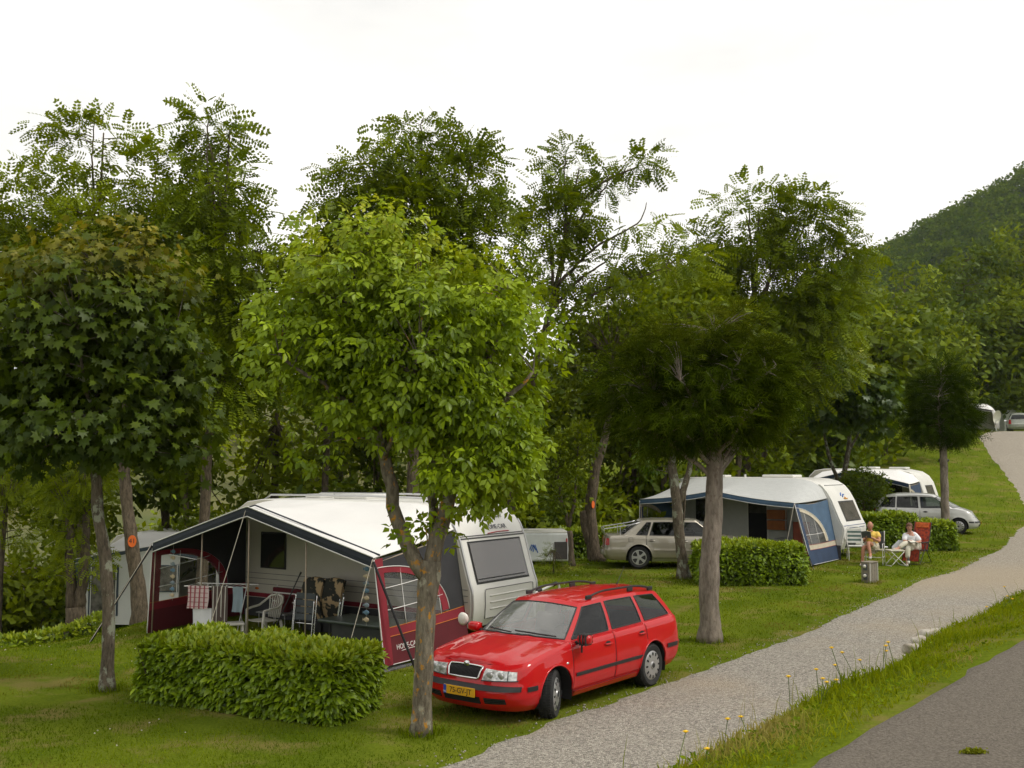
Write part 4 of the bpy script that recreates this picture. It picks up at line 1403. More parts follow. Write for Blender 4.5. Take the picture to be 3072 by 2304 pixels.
# low stray twigs of the same trunk
# ---- sycamore maple on the left
mp_mat = leafmat('maple_leaf', (0.032, 0.048, 0.008), (0.095, 0.115, 0.014), young=(0.30, 0.255, 0.035), trans=0.28, gloss=0.015, rough=0.45)
mp_s = [leafmat('maple_leaf_a', (0.040, 0.058, 0.008), (0.07, 0.09, 0.012), trans=0.28, gloss=0.015, rough=0.45, single=True), leafmat('maple_leaf_b', (0.07, 0.09, 0.012), (0.125, 0.145, 0.016), trans=0.28, gloss=0.015, rough=0.45, single=True), leafmat('maple_leaf_c', (0.14, 0.14, 0.025), (0.30, 0.17, 0.030), trans=0.3, gloss=0.08, single=True)]
T0 = [(0, 0, 0, 0.10), (0.02, 0, 1.0, 0.088), (-0.06, 0, 2.0, 0.09), (-0.20, 0, 2.6, 0.085), (-0.25, 0, 3.4, 0.075), (-0.25, 0, 4.4, 0.055), (-0.25, 0, 6.2, 0.02)]
LB = [[(-0.24, 0, 3.3, 0.05), (-0.9, 0.1, 4.2, 0.035), (-1.3, 0, 5.2, 0.02)], [(-0.24, 0, 3.3, 0.05), (0.4, -0.1, 4.1, 0.035), (0.8, 0, 5.0, 0.02)], [(-0.25, 0, 3.8, 0.04), (-0.2, -0.7, 4.6, 0.025), (-0.2, -0.9, 5.4, 0.015)], [(-0.25, 0, 3.8, 0.04), (-0.3, 0.6, 4.8, 0.025), (-0.3, 0.8, 5.8, 0.015)]]
lob = [(-0.3, 0, 5.6, 1.6, 1.4, 1.25), (-1.2, 0, 5.0, 1.15, 1.1, 1.1), (0.65, 0, 5.1, 1.0, 1.1, 1.15), (-0.2, 0, 4.1, 1.45, 1.25, 0.75), (0.7, 0.1, 3.75, 0.75, 0.8, 0.55), (-1.3, 0, 3.9, 0.9, 0.9, 0.6), (0.15, 0, 6.5, 0.75, 0.7, 0.5), (-0.9, 0, 6.35, 0.7, 0.7, 0.5)]
make_tree('maple_tree', 'dark green maple tree with reddish yellow leaf tips and a thin bent trunk', (-5.96, 15.62), T0, LB, lob, 330, 29, 0.20, 'palm', 0.152, mp_mat, mottled_bark, droop=0.9, upn=0.9, young=(5.7, 7.0, 0.9), shell=0.35, singles=(300, mp_s), seed=12)

# ---- pruned cypress with a broad flat-bottomed crown
cy_mat = leafmat('cypress_needle', (0.020, 0.032, 0.004), (0.090, 0.108, 0.010), young=(0.16, 0.175, 0.016), trans=0.12, gloss=0.0)
T0 = [(0, 0, 0, 0.20), (-0.02, 0, 0.8, 0.182), (0.06, 0, 2.0, 0.168), (0.12, 0, 3.2, 0.155), (0.14, 0, 4.4, 0.11), (0.14, 0, 5.9, 0.03)]
LB = []
for k in range(16):
    a = k * 2.4 + 0.4; rr_ = rng.uniform(0.9, 1.45); z0 = rng.uniform(2.9, 4.2)
    LB.append([(0.12, 0, z0, 0.05), (0.12 + 0.5 * rr_ * math.cos(a), 0.5 * rr_ * math.sin(a), z0 + 0.55, 0.032), (0.12 + rr_ * math.cos(a), rr_ * math.sin(a), z0 + 1.0, 0.012)])
lob = [(-0.1, 0, 4.95, 1.35, 1.4, 0.95), (-1.15, 0, 4.75, 0.75, 0.9, 0.85), (0.75, 0, 4.75, 0.85, 1.0, 0.95), (-0.1, 0, 4.2, 1.45, 1.4, 0.6), (0.75, 0, 5.5, 0.6, 0.7, 0.45), (-0.7, 0, 5.5, 0.7, 0.8, 0.45), (0.1, 0, 5.8, 0.45, 0.5, 0.35), (-1.0, 0, 3.9, 0.6, 0.7, 0.4), (-0.35, 0, 5.85, 0.85, 0.8, 0.40), (0.5, 0, 5.9, 0.75, 0.7, 0.40)]
make_tree('cypress_tree', 'broad dark cypress with bare grey knotty trunk behind the red car', (3.66, 19.55), T0, LB, lob, 400, 26, 0.17, 'needle', 0.27, cy_mat, cypress_bark, droop=0.45, upn=1.0, young=(5.2, 6.3, 1.2), shell=0.45, flat=0.45, seed=13, outd=1.6)

# ---- small round cypress behind the seated couple
T0 = [(0, 0, 0, 0.17), (0, 0, 1.6, 0.15), (0, 0, 3.2, 0.14), (0, 0, 4.6, 0.10), (0, 0, 6.6, 0.03)]
LB = [[(0, 0, 3.4 + 0.12 * k, 0.05), (0.8 * math.cos(k * 2.1), 0.8 * math.sin(k * 2.1), 4.0 + 0.12 * k, 0.03), (1.3 * math.cos(k * 2.1), 1.3 * math.sin(k * 2.1), 4.6 + 0.12 * k, 0.01)] for k in range(9)]
lob = [(0, 0, 4.55, 1.35, 1.35, 0.95), (0, 0, 5.4, 1.15, 1.15, 1.15), (0.05, 0, 6.4, 0.6, 0.6, 0.6)]
cy2_mat = leafmat('round_cypress_needle', (0.016, 0.030, 0.004), (0.066, 0.086, 0.009), trans=0.12, gloss=0.0)
make_tree('round_cypress_tree', 'small dark egg-shaped clipped cypress on a bare trunk beside the silver people carrier', (16.75, 40.6), T0, LB, lob, 300, 20, 0.18, 'needle', 0.31, cy2_mat, cypress_bark, droop=0.35, shell=0.5, flat=0.6, seed=14, outd=1.4)

# ---- slim forked tree in front of the beige saloon
mid_mat = leafmat('linden_leaf', (0.035, 0.065, 0.008), (0.120, 0.165, 0.018), trans=0.35, gloss=0.02)
T0 = [(0, 0, 0, 0.17), (-0.02, 0, 0.5, 0.145), (-0.12, 0, 1.4, 0.135), (-0.16, 0, 2.2, 0.14), (-0.28, 0, 2.9, 0.12), (-0.3, 0, 4.0, 0.08)]
LB = [[(-0.14, 0, 2.0, 0.10), (0.12, 0, 2.7, 0.085), (0.38, 0, 3.6, 0.06), (0.5, 0, 4.4, 0.03)], [(-0.3, 0, 3.2, 0.06), (-0.9, 0, 4.2, 0.03)]]
lob = [(-0.2, 0, 4.3, 1.3, 1.2, 0.9), (0.3, 0, 3.5, 0.6, 0.6, 0.5), (-0.75, 0, 3.3, 0.45, 0.5, 0.5), (-0.05, -0.05, 1.7, 0.35, 0.35, 0.9, 0.3), (0.0, 0, 0.12, 0.42, 0.4, 0.12, 1.0)]
make_tree('linden_tree', 'slim forked tree with patchy bark growing right in front of the beige saloon car', (4.62, 28.4), T0, LB, lob, 80, 16, 0.16, 'ovate', 0.15, mid_mat, mottled_bark, droop=0.7, shell=0.3, seed=15)

# ---- black locusts behind the pitches: feathery crowns against the sky
lo_mat = leafmat('locust_leaf', (0.100, 0.126, 0.006), (0.275, 0.285, 0.018), trans=0.28, gloss=0.02)
lo2_mat = leafmat('locust_leaf_dark', (0.078, 0.104, 0.006), (0.230, 0.248, 0.018), trans=0.26, gloss=0.02)
def locust(label, px, Y, ztop, zlow, trunk_lean, lobes, n, seed, mat=lo_mat, size=0.50, r=0.15, per=27, tpl='pinn5', crad=0.31, extra=()):
    """lobes are given as (dx, dy, height, rx, ry, rz)"""
    top = max(l[2] + l[5] for l in lobes)
    lx = trunk_lean
    T0 = [(0, 0, 0, r), (0.15 * lx, 0, 0.25 * top, r * 0.85), (0.45 * lx, 0.1, 0.5 * top, r * 0.6), (0.8 * lx, 0, 0.75 * top, r * 0.34), (lx, 0, 0.95 * top, 0.02)]
    LB = []
    for l in lobes:
        z0 = max(1.5, l[2] - 1.6 * l[5] - 0.8)
        f = z0 / top
        x0 = float(np.interp(f, [0, 0.25, 0.5, 0.75, 0.95], [0, 0.15 * lx, 0.45 * lx, 0.8 * lx, lx]))
        LB.append([(x0, 0, z0, r * 0.42), (x0 + 0.45 * (l[0] - x0), 0.5 * l[1], (z0 + l[2]) / 2 + 0.2, r * 0.28), (l[0], l[1], l[2], r * 0.16), (l[0] * 1.05, l[1], l[2] + 0.9 * l[5], 0.012)])
    for e in extra: LB.append(e)
    return make_tree('locust_tree', label, (px, Y), T0, LB, lobes, n, per, crad, tpl, size, mat, locust_bark, group='tall locust trees behind the pitches', droop=0.55, upn=1.0, shell=0.25, flat=0.6, seed=seed, twig_r=0.014)

locust('tall feathery tree at the far left rising behind the dark maple', -12.1, 29.5, 12, 5, 0.3,
    [(-1.68, 0.00, 11.90, 2.09, 1.87, 1.65), (0.00, 0.00, 13.70, 1.43, 1.32, 1.65), (1.79, 0.00, 12.50, 1.65, 1.54, 1.87), (-2.91, 0.00, 10.90, 1.65, 1.65, 1.43), (0.45, 0.00, 10.90, 2.86, 1.98, 1.54), (-0.67, 0.00, 9.30, 2.86, 1.76, 1.32), (2.91, 0.00, 10.90, 1.43, 1.32, 1.43)], 235, 21)
locust('narrow pointed feathery tree between the maple and the middle tree', -8.1, 27.5, 13, 6, 0.5,
    [(-0.10, 0.00, 12.30, 0.60, 0.60, 1.00), (-0.10, 0.00, 11.50, 0.75, 0.70, 1.10), (0.10, 0.00, 10.60, 1.10, 1.00, 1.20), (0.80, 0.00, 9.10, 1.50, 1.20, 1.20), (-0.20, 0.00, 7.90, 1.60, 1.30, 1.20), (1.20, 0.00, 7.30, 1.50, 1.30, 1.10), (0.40, 0.00, 5.90, 1.80, 1.30, 1.10)], 170, 22, mat=lo2_mat)
locust('tallest feathery dark green tree rising above the middle tree', -2.9, 30.5, 15, 6, 0.2,
    [(0.20, 0.00, 12.30, 1.50, 1.30, 1.30), (-1.20, 0.00, 11.30, 1.50, 1.30, 1.40), (1.60, 0.00, 11.30, 1.50, 1.30, 1.40), (-0.30, 0.00, 9.90, 2.40, 1.80, 1.50), (1.70, 0.00, 9.50, 1.60, 1.40, 1.40), (-1.80, 0.00, 9.10, 1.50, 1.40, 1.30), (0.20, 0.00, 8.10, 2.80, 2.00, 1.40), (-1.60, 0.00, 7.10, 1.60, 1.40, 1.10), (2.20, 0.00, 7.70, 1.50, 1.30, 1.10)], 320, 23, mat=lo2_mat, r=0.2)
locust('sparse airy tree with thin dark slanting branches against the sky', -0.2, 33.5, 14, 8, 2.4,
    [(1.9, 0, 12.5, 1.0, 0.9, 0.9), (3.3, 0, 12.1, 0.9, 0.8, 0.9), (4.4, 0, 12.8, 0.7, 0.7, 0.45), (2.6, 0, 11.1, 1.3, 1.0, 0.8), (4.4, 0, 10.9, 1.2, 1.0, 0.8), (1.4, 0, 10.9, 1.2, 1.0, 1.0), (3.4, 0, 9.7, 1.6, 1.0, 0.7), (5.2, 0, 9.4, 1.0, 1.0, 0.7), (1.8, 0, 9.1, 1.2, 1.0, 0.8)], 62, 24, mat=lo2_mat, r=0.15, per=28)
locust('broad dark feathery tree rising behind the cypress', 9.3, 42.0, 15, 6, 0.8,
    [(0.4, 0, 12.5, 1.7, 1.5, 1.5), (2.6, 0, 12.3, 1.6, 1.5, 1.6), (-1.7, 0, 10.9, 1.8, 1.5, 1.4), (3.9, 0, 10.7, 1.7, 1.5, 1.4), (1.2, 0, 10.3, 2.6, 2.0, 1.7), (-2.9, 0, 9.5, 1.5, 1.4, 1.3), (2.8, 0, 8.7, 2.2, 1.8, 1.4), (-0.6, 0, 8.1, 2.6, 2.0, 1.5), (2.0, 0, 6.7, 2.6, 2.0, 1.4), (0.0, 0, 5.7, 2.2, 1.8, 1.2)], 330, 25, mat=lo2_mat, r=0.22, size=0.58, crad=0.42, tpl='pinn5', per=25)
locust('mid-height feathery tree between the airy tree and the broad dark one', 6.3, 39.5, 12, 6, -0.4,
    [(0.00, 0.00, 9.90, 1.30, 1.20, 1.30), (-1.40, 0.00, 8.70, 1.40, 1.20, 1.20), (1.20, 0.00, 8.50, 1.50, 1.30, 1.30), (0.00, 0.00, 7.10, 2.00, 1.60, 1.20), (-1.60, 0.00, 6.30, 1.40, 1.20, 1.00), (1.40, 0.00, 6.10, 1.50, 1.20, 1.00), (-2.30, 0.00, 5.10, 1.20, 1.00, 0.80)], 160, 26, size=0.52, crad=0.40, per=26)

# ---------------------------------------------------------------- clipped hedges
hedge_stem = pmat('hedge_twig', (0.05, 0.038, 0.022), 0.9, var=0.3)
he_mat = leafmat('laurel_leaf', (0.088, 0.130, 0.007), (0.290, 0.350, 0.018), young=(0.37, 0.42, 0.028), trans=0.22, gloss=0.035, rough=0.42)
he_s = [leafmat('laurel_leaf_a', (0.10, 0.145, 0.007), (0.20, 0.25, 0.013), trans=0.22, gloss=0.035, rough=0.42, single=True), leafmat('laurel_leaf_b', (0.20, 0.25, 0.013), (0.35, 0.40, 0.024), trans=0.25, gloss=0.035, rough=0.42, single=True)]
LEAF['small_laurel'] = leaf_simple(0.50, 0.05)
def make_hedge(label, o, ax, L, D, Hh, n, size, tpl='small_laurel', mat=he_mat, singles=0, group='clipped hedges', seed=1, rough=0.075, name='hedge', rnd=0.13):
    """box hedge: o = near left corner at the ground, ax = direction of its length, depth to the left of ax"""
    global rng
    rng = np.random.default_rng(seed)
    ax = unit(np.array(ax, float)); ay = np.array([-ax[1], ax[0]])
    root = thing(name, label, 'hedge', on(o[0], o[1], -0.02), math.atan2(ax[1], ax[0]), group)
    gl = lambda X, Y: gz(o[0] + ax[0] * X + ay[0] * Y, o[1] + ax[1] * X + ay[1] * Y) - float(root.location.z)
    # points spread over the box skin (front, back, ends, top) and just inside it
    A = np.array([L * Hh, L * Hh * 0.5, D * Hh, D * Hh, L * D])
    f = rng.choice(5, n, p=A / A.sum())
    a, b = rng.random(n), rng.random(n)
    P = np.zeros((n, 3)); Nn = np.zeros((n, 3))
    for k, (p_, q_) in enumerate([((a * L, a * 0, b * Hh), (0, -1, 0)), ((a * L, a * 0 + D, b * Hh), (0, 1, 0)), ((a * 0, a * D, b * Hh), (-1, 0, 0)), ((a * 0 + L, a * D, b * Hh), (1, 0, 0)), ((a * L, b * D, a * 0 + Hh), (0, 0, 1))]):
        msk = f == k
        P[msk] = np.stack(p_, 1)[msk]; Nn[msk] = q_
    # round the edges and make the faces billow
    c = np.array([L / 2, D / 2, Hh / 2]); hlf = np.array([L, D, Hh]) / 2
    q = (P - c); inner = np.clip(q, -(hlf - rnd), hlf - rnd)
    dv = q - inner; ln = np.linalg.norm(dv, axis=1)
    P = c + inner + np.where(ln[:, None] > 1e-6, unit(dv) * np.minimum(ln, rnd)[:, None], dv)
    Nn = np.where(ln[:, None] > 1e-6, unit(unit(dv) + 0.6 * Nn), Nn)
    bil = rough * vnoise(P[:, 0] * 1.6 + P[:, 1], P[:, 2] * 1.9 + seed, 1.0) + 0.6 * rough * vnoise(P[:, 0] * 4, P[:, 2] * 4 + P[:, 1] * 3)
    depth = np.abs(rng.normal(0, 0.035, n)) + 0.06 * (rng.random(n) < 0.25)
    P = P + Nn * (bil - depth + 0.015)[:, None]
    P[:, 2] = np.maximum(P[:, 2], 0.03) + gl(P[:, 0], P[:, 1])
    topf = np.clip((P[:, 2] - 0.8 * Hh) / (0.25 * Hh), 0, 1)
    d = unit(0.75 * Nn + np.array([0, 0, 0.55]) * topf[:, None] + np.array([0, 0, -0.25]) * (1 - topf[:, None]) + rng.normal(0, 0.5, (n, 3)))
    nr = unit(np.array([0, 0, 0.9]) + 0.7 * Nn + rng.normal(0, 0.35, (n, 3)))
    sz = size * rng.uniform(0.65, 1.25, n)
    tint = 0.42 + 0.2 * vnoise(P[:, 0] * 2.5, P[:, 2] * 2.5) + rng.normal(0, 0.2, n)
    yg = topf * rng.random(n) * 0.9
    if singles:
        wpos = np.stack([o[0] + ax[0] * P[:, 0] + ay[0] * P[:, 1], o[1] + ax[1] * P[:, 0] + ay[1] * P[:, 1]], 1)
        score = (Nn[:, 1] < -0.5) * 2.0 + sz / size + rng.random(n) - 6 * depth + (Nn[:, 2] > 0.7) * 0.6
        order = np.argsort(-score)[:singles]
        mask = np.ones(n, bool); mask[order] = False
        single_leaves(tpl, P[order], d[order], nr[order], sz[order] * 1.05, he_s, root, np.clip(tint[order] + 0.3 * yg[order], 0, 0.999))
        P, d, nr, sz, tint, yg = P[mask], d[mask], nr[mask], sz[mask], tint[mask], yg[mask]
    leaf_cloud('foliage', tpl + '_s' if tpl + '_s' in LEAF else tpl, P, d, nr, sz, mat, root, tint, yg)
    # twiggy heart of the hedge
    mb = MB()
    ns = int(L * D * 26) + 8
    for i in range(ns):
        x, y = rng.uniform(0.08, L - 0.08), rng.uniform(0.1, D - 0.1)
        z0 = float(gl(x, y))
        mb.tube([(x, y, z0), (x + rng.normal(0, 0.05), y + rng.normal(0, 0.05), z0 + Hh * 0.5), (x + rng.normal(0, 0.12), y + rng.normal(0, 0.1), z0 + Hh * 0.92)], [0.014, 0.009, 0.004], 4, caps=False)
    mb.build('stems', hedge_stem, root)['kind'] = 'stuff'
    # leafy inner layers so that no daylight shows through
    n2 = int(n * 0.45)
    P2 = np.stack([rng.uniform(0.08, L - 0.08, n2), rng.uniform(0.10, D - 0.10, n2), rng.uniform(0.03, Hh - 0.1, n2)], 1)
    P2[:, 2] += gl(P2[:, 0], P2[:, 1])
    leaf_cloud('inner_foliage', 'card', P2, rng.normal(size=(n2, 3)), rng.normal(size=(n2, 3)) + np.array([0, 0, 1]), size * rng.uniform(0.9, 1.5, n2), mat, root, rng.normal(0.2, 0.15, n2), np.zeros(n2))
    return root

make_hedge('large glossy clipped hedge in front of the dark awning with red side panels', (-5.35, 14.98), (3.14, -1.62), 3.45, 1.15, 0.84, 11500, 0.118, tpl='laurel', singles=300, seed=31, rough=0.08)
make_hedge('clipped hedge hiding the front of the beige saloon car, behind the cypress trunk', (4.78, 27.0), (0.985, -0.02), 2.75, 1.2, 1.02, 6500, 0.12, seed=32)
make_hedge('clipped hedge directly behind the seated couple, the taller left piece', (11.9, 36.5), (0.98, -0.05), 2.15, 1.0, 1.14, 3600, 0.15, seed=33)
make_hedge('clipped hedge end piece to the right of the seated woman', (14.0, 35.5), (0.97, 0.05), 1.05, 1.0, 0.92, 2300, 0.15, seed=34)
make_hedge('low clipped hedge at the far left edge in front of the beige tent', (-14.2, 24.9), (0.99, 0.06), 4.4, 0.9, 0.72, 3600, 0.14, seed=35)
make_hedge('small clipped hedge in the shade at the foot of the tree with the orange disc', (1.30, 33.2), (0.98, 0.05), 3.0, 0.9, 0.85, 2400, 0.15, seed=36)
# ================================================================ WOODLAND BEHIND
wood_a = leafmat('wood_leaf', (0.068, 0.092, 0.006), (0.215, 0.232, 0.018), trans=0.32, gloss=0.015)
wood_b = leafmat('wood_leaf_bright', (0.115, 0.138, 0.008), (0.30, 0.31, 0.024), trans=0.36, gloss=0.015)
wood_c = leafmat('wood_leaf_deep', (0.044, 0.066, 0.007), (0.145, 0.168, 0.018), trans=0.28, gloss=0.015)
orange_m = pmat('orange_disc', (0.72, 0.13, 0.012), 0.5, var=0.08)

def slim(label, x, y, pts, lobes, n=60, per=22, size=0.22, mat=wood_a, tpl='bunch', crad=0.30, group=None, seed=1, bark=locust_bark, limbs=(), name='woodland_tree', droop=0.5, shell=0.3, zofs=-0.05, cat='tree'):
    return make_tree(name, label, (x, y), pts, list(limbs), lobes, n, per, crad, tpl, size, mat, bark, group=group, droop=droop, shell=shell, flat=0.7, seed=seed, nside=8, zofs=zofs, cat=cat)

def disc(label, txt, tree, dx, dz, size, ang=0.0):
    x, y, z = tree.location
    t = thing('number_disc', label, 'sign', (x + dx, y - 0.20, z + dz), ang)
    MB().lathe([(size, 0.0), (size, -0.012), (0.003, -0.012)], axis='y', n=24).build('disc', orange_m, t, auto=40)
    for v in t.children: v.scale = (0.8, 1, 1.12)
    if txt:
        text_part('disc_lettering', txt, size * 1.25, black_m, t, frame(Vector((0, -0.0135, 0)), Vector((1, 0, 0)), Vector((0, 0, 1)), Vector((0, -1, 0))), 0.001)
    return t

# leaning trunk carrying the orange disc 41
t41 = slim('leaning dark trunk carrying an orange number disc left of the red sided awning', -8.75, 25.0, [(0, 0, 0, 0.21), (-0.12, 0, 1.0, 0.17), (-0.35, 0, 2.4, 0.15), (-0.55, 0, 4.0, 0.13), (-0.6, 0, 6.0, 0.10)], [(-0.6, 0, 6.6, 1.7, 1.5, 1.2), (0.2, 0, 5.6, 1.0, 1.0, 0.8)], 70, 22, seed=41)
disc('orange oval disc numbered 41 on the leaning trunk', '41', t41, -0.20, 2.05, 0.125)
# pollarded double trunk with leafy head
slim('thick pollarded double trunk with a leafy head beside the white and blue tent', -11.15, 27.0, [(0, 0, 0, 0.26), (0, 0, 0.7, 0.25), (0.0, 0, 1.3, 0.24)], [(-0.35, 0, 4.2, 0.75, 0.7, 0.8), (0.35, 0, 4.5, 0.7, 0.7, 0.6), (-0.2, 0, 3.2, 0.5, 0.5, 0.5), (0.4, 0, 2.4, 0.4, 0.4, 0.6), (-0.5, 0, 2.0, 0.35, 0.35, 0.5)], 60, 24, size=0.26, mat=wood_b, tpl='pinn5', crad=0.2, seed=42,
     limbs=[[(-0.08, 0, 1.2, 0.15), (-0.18, 0, 2.4, 0.12), (-0.22, 0, 3.6, 0.09)], [(0.10, 0, 1.2, 0.15), (0.22, 0, 2.4, 0.13), (0.2, 0, 3.7, 0.09)]])
slim('leafy tuft-headed small tree at the far left behind the low hedge', -13.4, 27.6, [(0, 0, 0, 0.10), (0, 0, 2, 0.08), (0.1, 0, 4, 0.05)], [(0, 0, 4.6, 0.8, 0.8, 0.6), (-0.3, 0, 3.7, 0.6, 0.6, 0.5), (0.4, 0, 3.2, 0.4, 0.4, 0.5)], 40, 24, size=0.26, mat=wood_b, tpl='pinn5', crad=0.2, seed=43)
# leaning trunk with a stub and another orange disc
td = slim('leaning cut-back trunk with a side stub and a plain orange disc by the beige saloon', 2.62, 32.5, [(0, 0, 0, 0.24), (-0.12, 0, 0.5, 0.20), (-0.22, 0, 1.6, 0.17), (-0.05, 0, 2.9, 0.16), (0.22, 0, 3.6, 0.13), (0.45, 0, 4.6, 0.11), (0.5, 0, 6.5, 0.08)], [(0.5, 0, 7.2, 1.6, 1.4, 1.4), (-0.6, 0, 6.2, 1.0, 1.0, 0.8)], 70, 24, seed=44, limbs=[[(-0.22, 0, 0.6, 0.15), (-0.36, 0, 1.2, 0.14), (-0.42, 0, 1.72, 0.13)]])
disc('plain orange disc nailed to the leaning trunk by the beige saloon', '', td, -0.13, 1.78, 0.10, 0.9)
slim('young Y-forked sapling beside the small white trailer', 1.78, 31.2, [(0, 0, 0, 0.09), (-0.05, 0, 0.9, 0.075), (-0.1, 0, 1.25, 0.075)], [(-0.25, 0, 3.0, 0.7, 0.6, 1.0), (-0.3, 0, 2.0, 0.5, 0.5, 0.5, 0.5), (0.1, 0, 3.7, 0.5, 0.5, 0.8)], 60, 20, size=0.17, mat=wood_a, crad=0.2, seed=45, limbs=[[(-0.1, 0, 1.2, 0.06), (-0.35, 0, 2.2, 0.04), (-0.5, 0, 3.6, 0.02)], [(-0.1, 0, 1.2, 0.06), (0.12, 0, 2.2, 0.04), (0.2, 0, 4.2, 0.015)]])
slim('tiny fir sapling in front of the small white trailer', 1.16, 29.6, [(0, 0, 0, 0.02), (0, 0, 0.6, 0.012), (0, 0, 0.95, 0.005)], [(0, 0, 0.25, 0.42, 0.4, 0.06), (0, 0, 0.55, 0.32, 0.3, 0.05), (0, 0, 0.85, 0.16, 0.16, 0.05)], 26, 7, size=0.17, mat=wood_a, tpl='needle', crad=0.05, seed=46, name='fir_sapling', droop=0, cat='sapling')
# maple with pale shoots behind the second caravan
T0 = [(0, 0, 0, 0.16), (0.3, 0, 1.8, 0.12), (0.7, 0, 3.6, 0.10), (0.7, 0, 5.2, 0.06)]
mp2 = leafmat('maple_leaf_far', (0.035, 0.060, 0.010), (0.110, 0.145, 0.018), young=(0.36, 0.38, 0.05), trans=0.3, gloss=0.03)
make_tree('maple_tree', 'round dark maple with pale yellow-green shoots on top behind the blue awning', (14.0, 45.5), T0, [[(0.3, 0, 1.7, 0.09), (-0.2, 0, 3.0, 0.07), (-0.6, 0, 5, 0.04)], [(0.7, 0, 3.4, 0.06), (1.5, 0, 4.8, 0.03)]], [(0.7, 0, 5.8, 2.0, 1.8, 1.3), (-0.3, 0, 5.3, 1.2, 1.2, 1.0), (1.8, 0, 5.0, 1.1, 1.1, 0.9), (0.0, 0, 6.9, 0.8, 0.8, 0.5), (1.3, 0, 6.9, 0.8, 0.8, 0.5)], 150, 18, 0.28, 'palm', 0.34, mp2, mottled_bark, droop=0.8, young=(6.4, 7.8, 0.8), shell=0.4, seed=47)
# round clipped bush in front of the rear awning
slim('round clipped bush on thin stems between the blue awning and the silver people carrier', 14.6, 43.6, [(0, 0, 0, 0.05), (0, 0, 0.8, 0.045), (0, 0, 1.8, 0.03)], [(0, 0, 1.75, 1.05, 1.0, 0.85)], 110, 22, size=0.15, mat=wood_c, tpl='bunch3', crad=0.14, seed=48, name='clipped_bush', cat='bush', shell=0.6,
     limbs=[[(0.2, 0, 0, 0.04), (0.25, 0, 1.2, 0.03)], [(-0.2, 0.1, 0, 0.04), (-0.3, 0, 1.2, 0.03)]])

# slim trunks of the grove behind
def where(x, y):
    """what stands in front of this spot, seen from the road"""
    p_ = 1536 + 3130 * x / y
    for lim, w in ((170, 'behind the beige tent'), (440, 'behind the white and blue tent'), (780, 'behind the red sided awning'), (1180, 'behind the box elder crown'), (1580, 'behind the white caravan'), (1800, 'behind the small white trailer'), (2000, 'behind the tail of the beige saloon'), (2250, 'behind the broad cypress trunk'), (2500, 'behind the blue awning roof')):
        if p_ < lim: return w
    return 'behind the rear awning'
GRP = 'slim grove trees behind the caravans'
LAB = 'slim tree of the shady grove behind the caravans and cars'
_r = np.random.default_rng(99)
spots = [(-17.5, 33), (-15.2, 36), (-13.9, 33), (-12.0, 36.5), (-10.2, 33.2), (-8.2, 36), (-6.0, 33.5), (-4.6, 38), (-2.6, 35.5), (-1.2, 39.5), (0.7, 37.5), (3.0, 39), (4.15, 37.2), (5.0, 41), (5.3, 36.6), (5.9, 44), (6.7, 38.6), (7.2, 42.5), (8.6, 40.5), (9.0, 45.5), (11.4, 47), (-19.5, 38), (-7.0, 42)]
for k, (x, y) in enumerate(spots):
    h = _r.uniform(6.0, 9.0) * (0.8 if -1.5 < x < 5.2 else 1.0)
    ln = _r.normal(0, 0.35)
    r0 = _r.uniform(0.06, 0.13) if x > 2 else _r.uniform(0.09, 0.16)
    lob = [(ln + _r.normal(0, 0.3), 0, h, _r.uniform(1.3, 1.9), 1.4, _r.uniform(1.1, 1.6)), (ln * 0.6 + _r.normal(0, 0.5), 0, h - 2.0, _r.uniform(1.2, 1.7), 1.3, _r.uniform(0.9, 1.3)), (_r.normal(0, 0.6), 0, h - 3.8, _r.uniform(0.9, 1.4), 1.2, _r.uniform(0.7, 1.1)), (_r.normal(0, 0.6), 0, max(h - 5.4, 1.4), _r.uniform(0.6, 1.1), 0.9, _r.uniform(0.5, 0.9), 0.8)]
    slim('slim %s grove tree %s, %s' % (('mid green', 'bright green', 'olive', 'deep green')[k % 4], where(x, y), 'back row' if y > 38 else 'front row'), x, y, [(0, 0, 0, r0 * 1.2), (0.2 * ln, 0, 0.3 * h, r0), (0.6 * ln, 0, 0.7 * h, r0 * 0.7), (ln, 0, h, 0.03)], lob, 60, 20, size=0.42, mat=[wood_a, wood_b, wood_a, wood_c][k % 4], tpl='bunch3', crad=0.36, group=GRP, seed=200 + k)

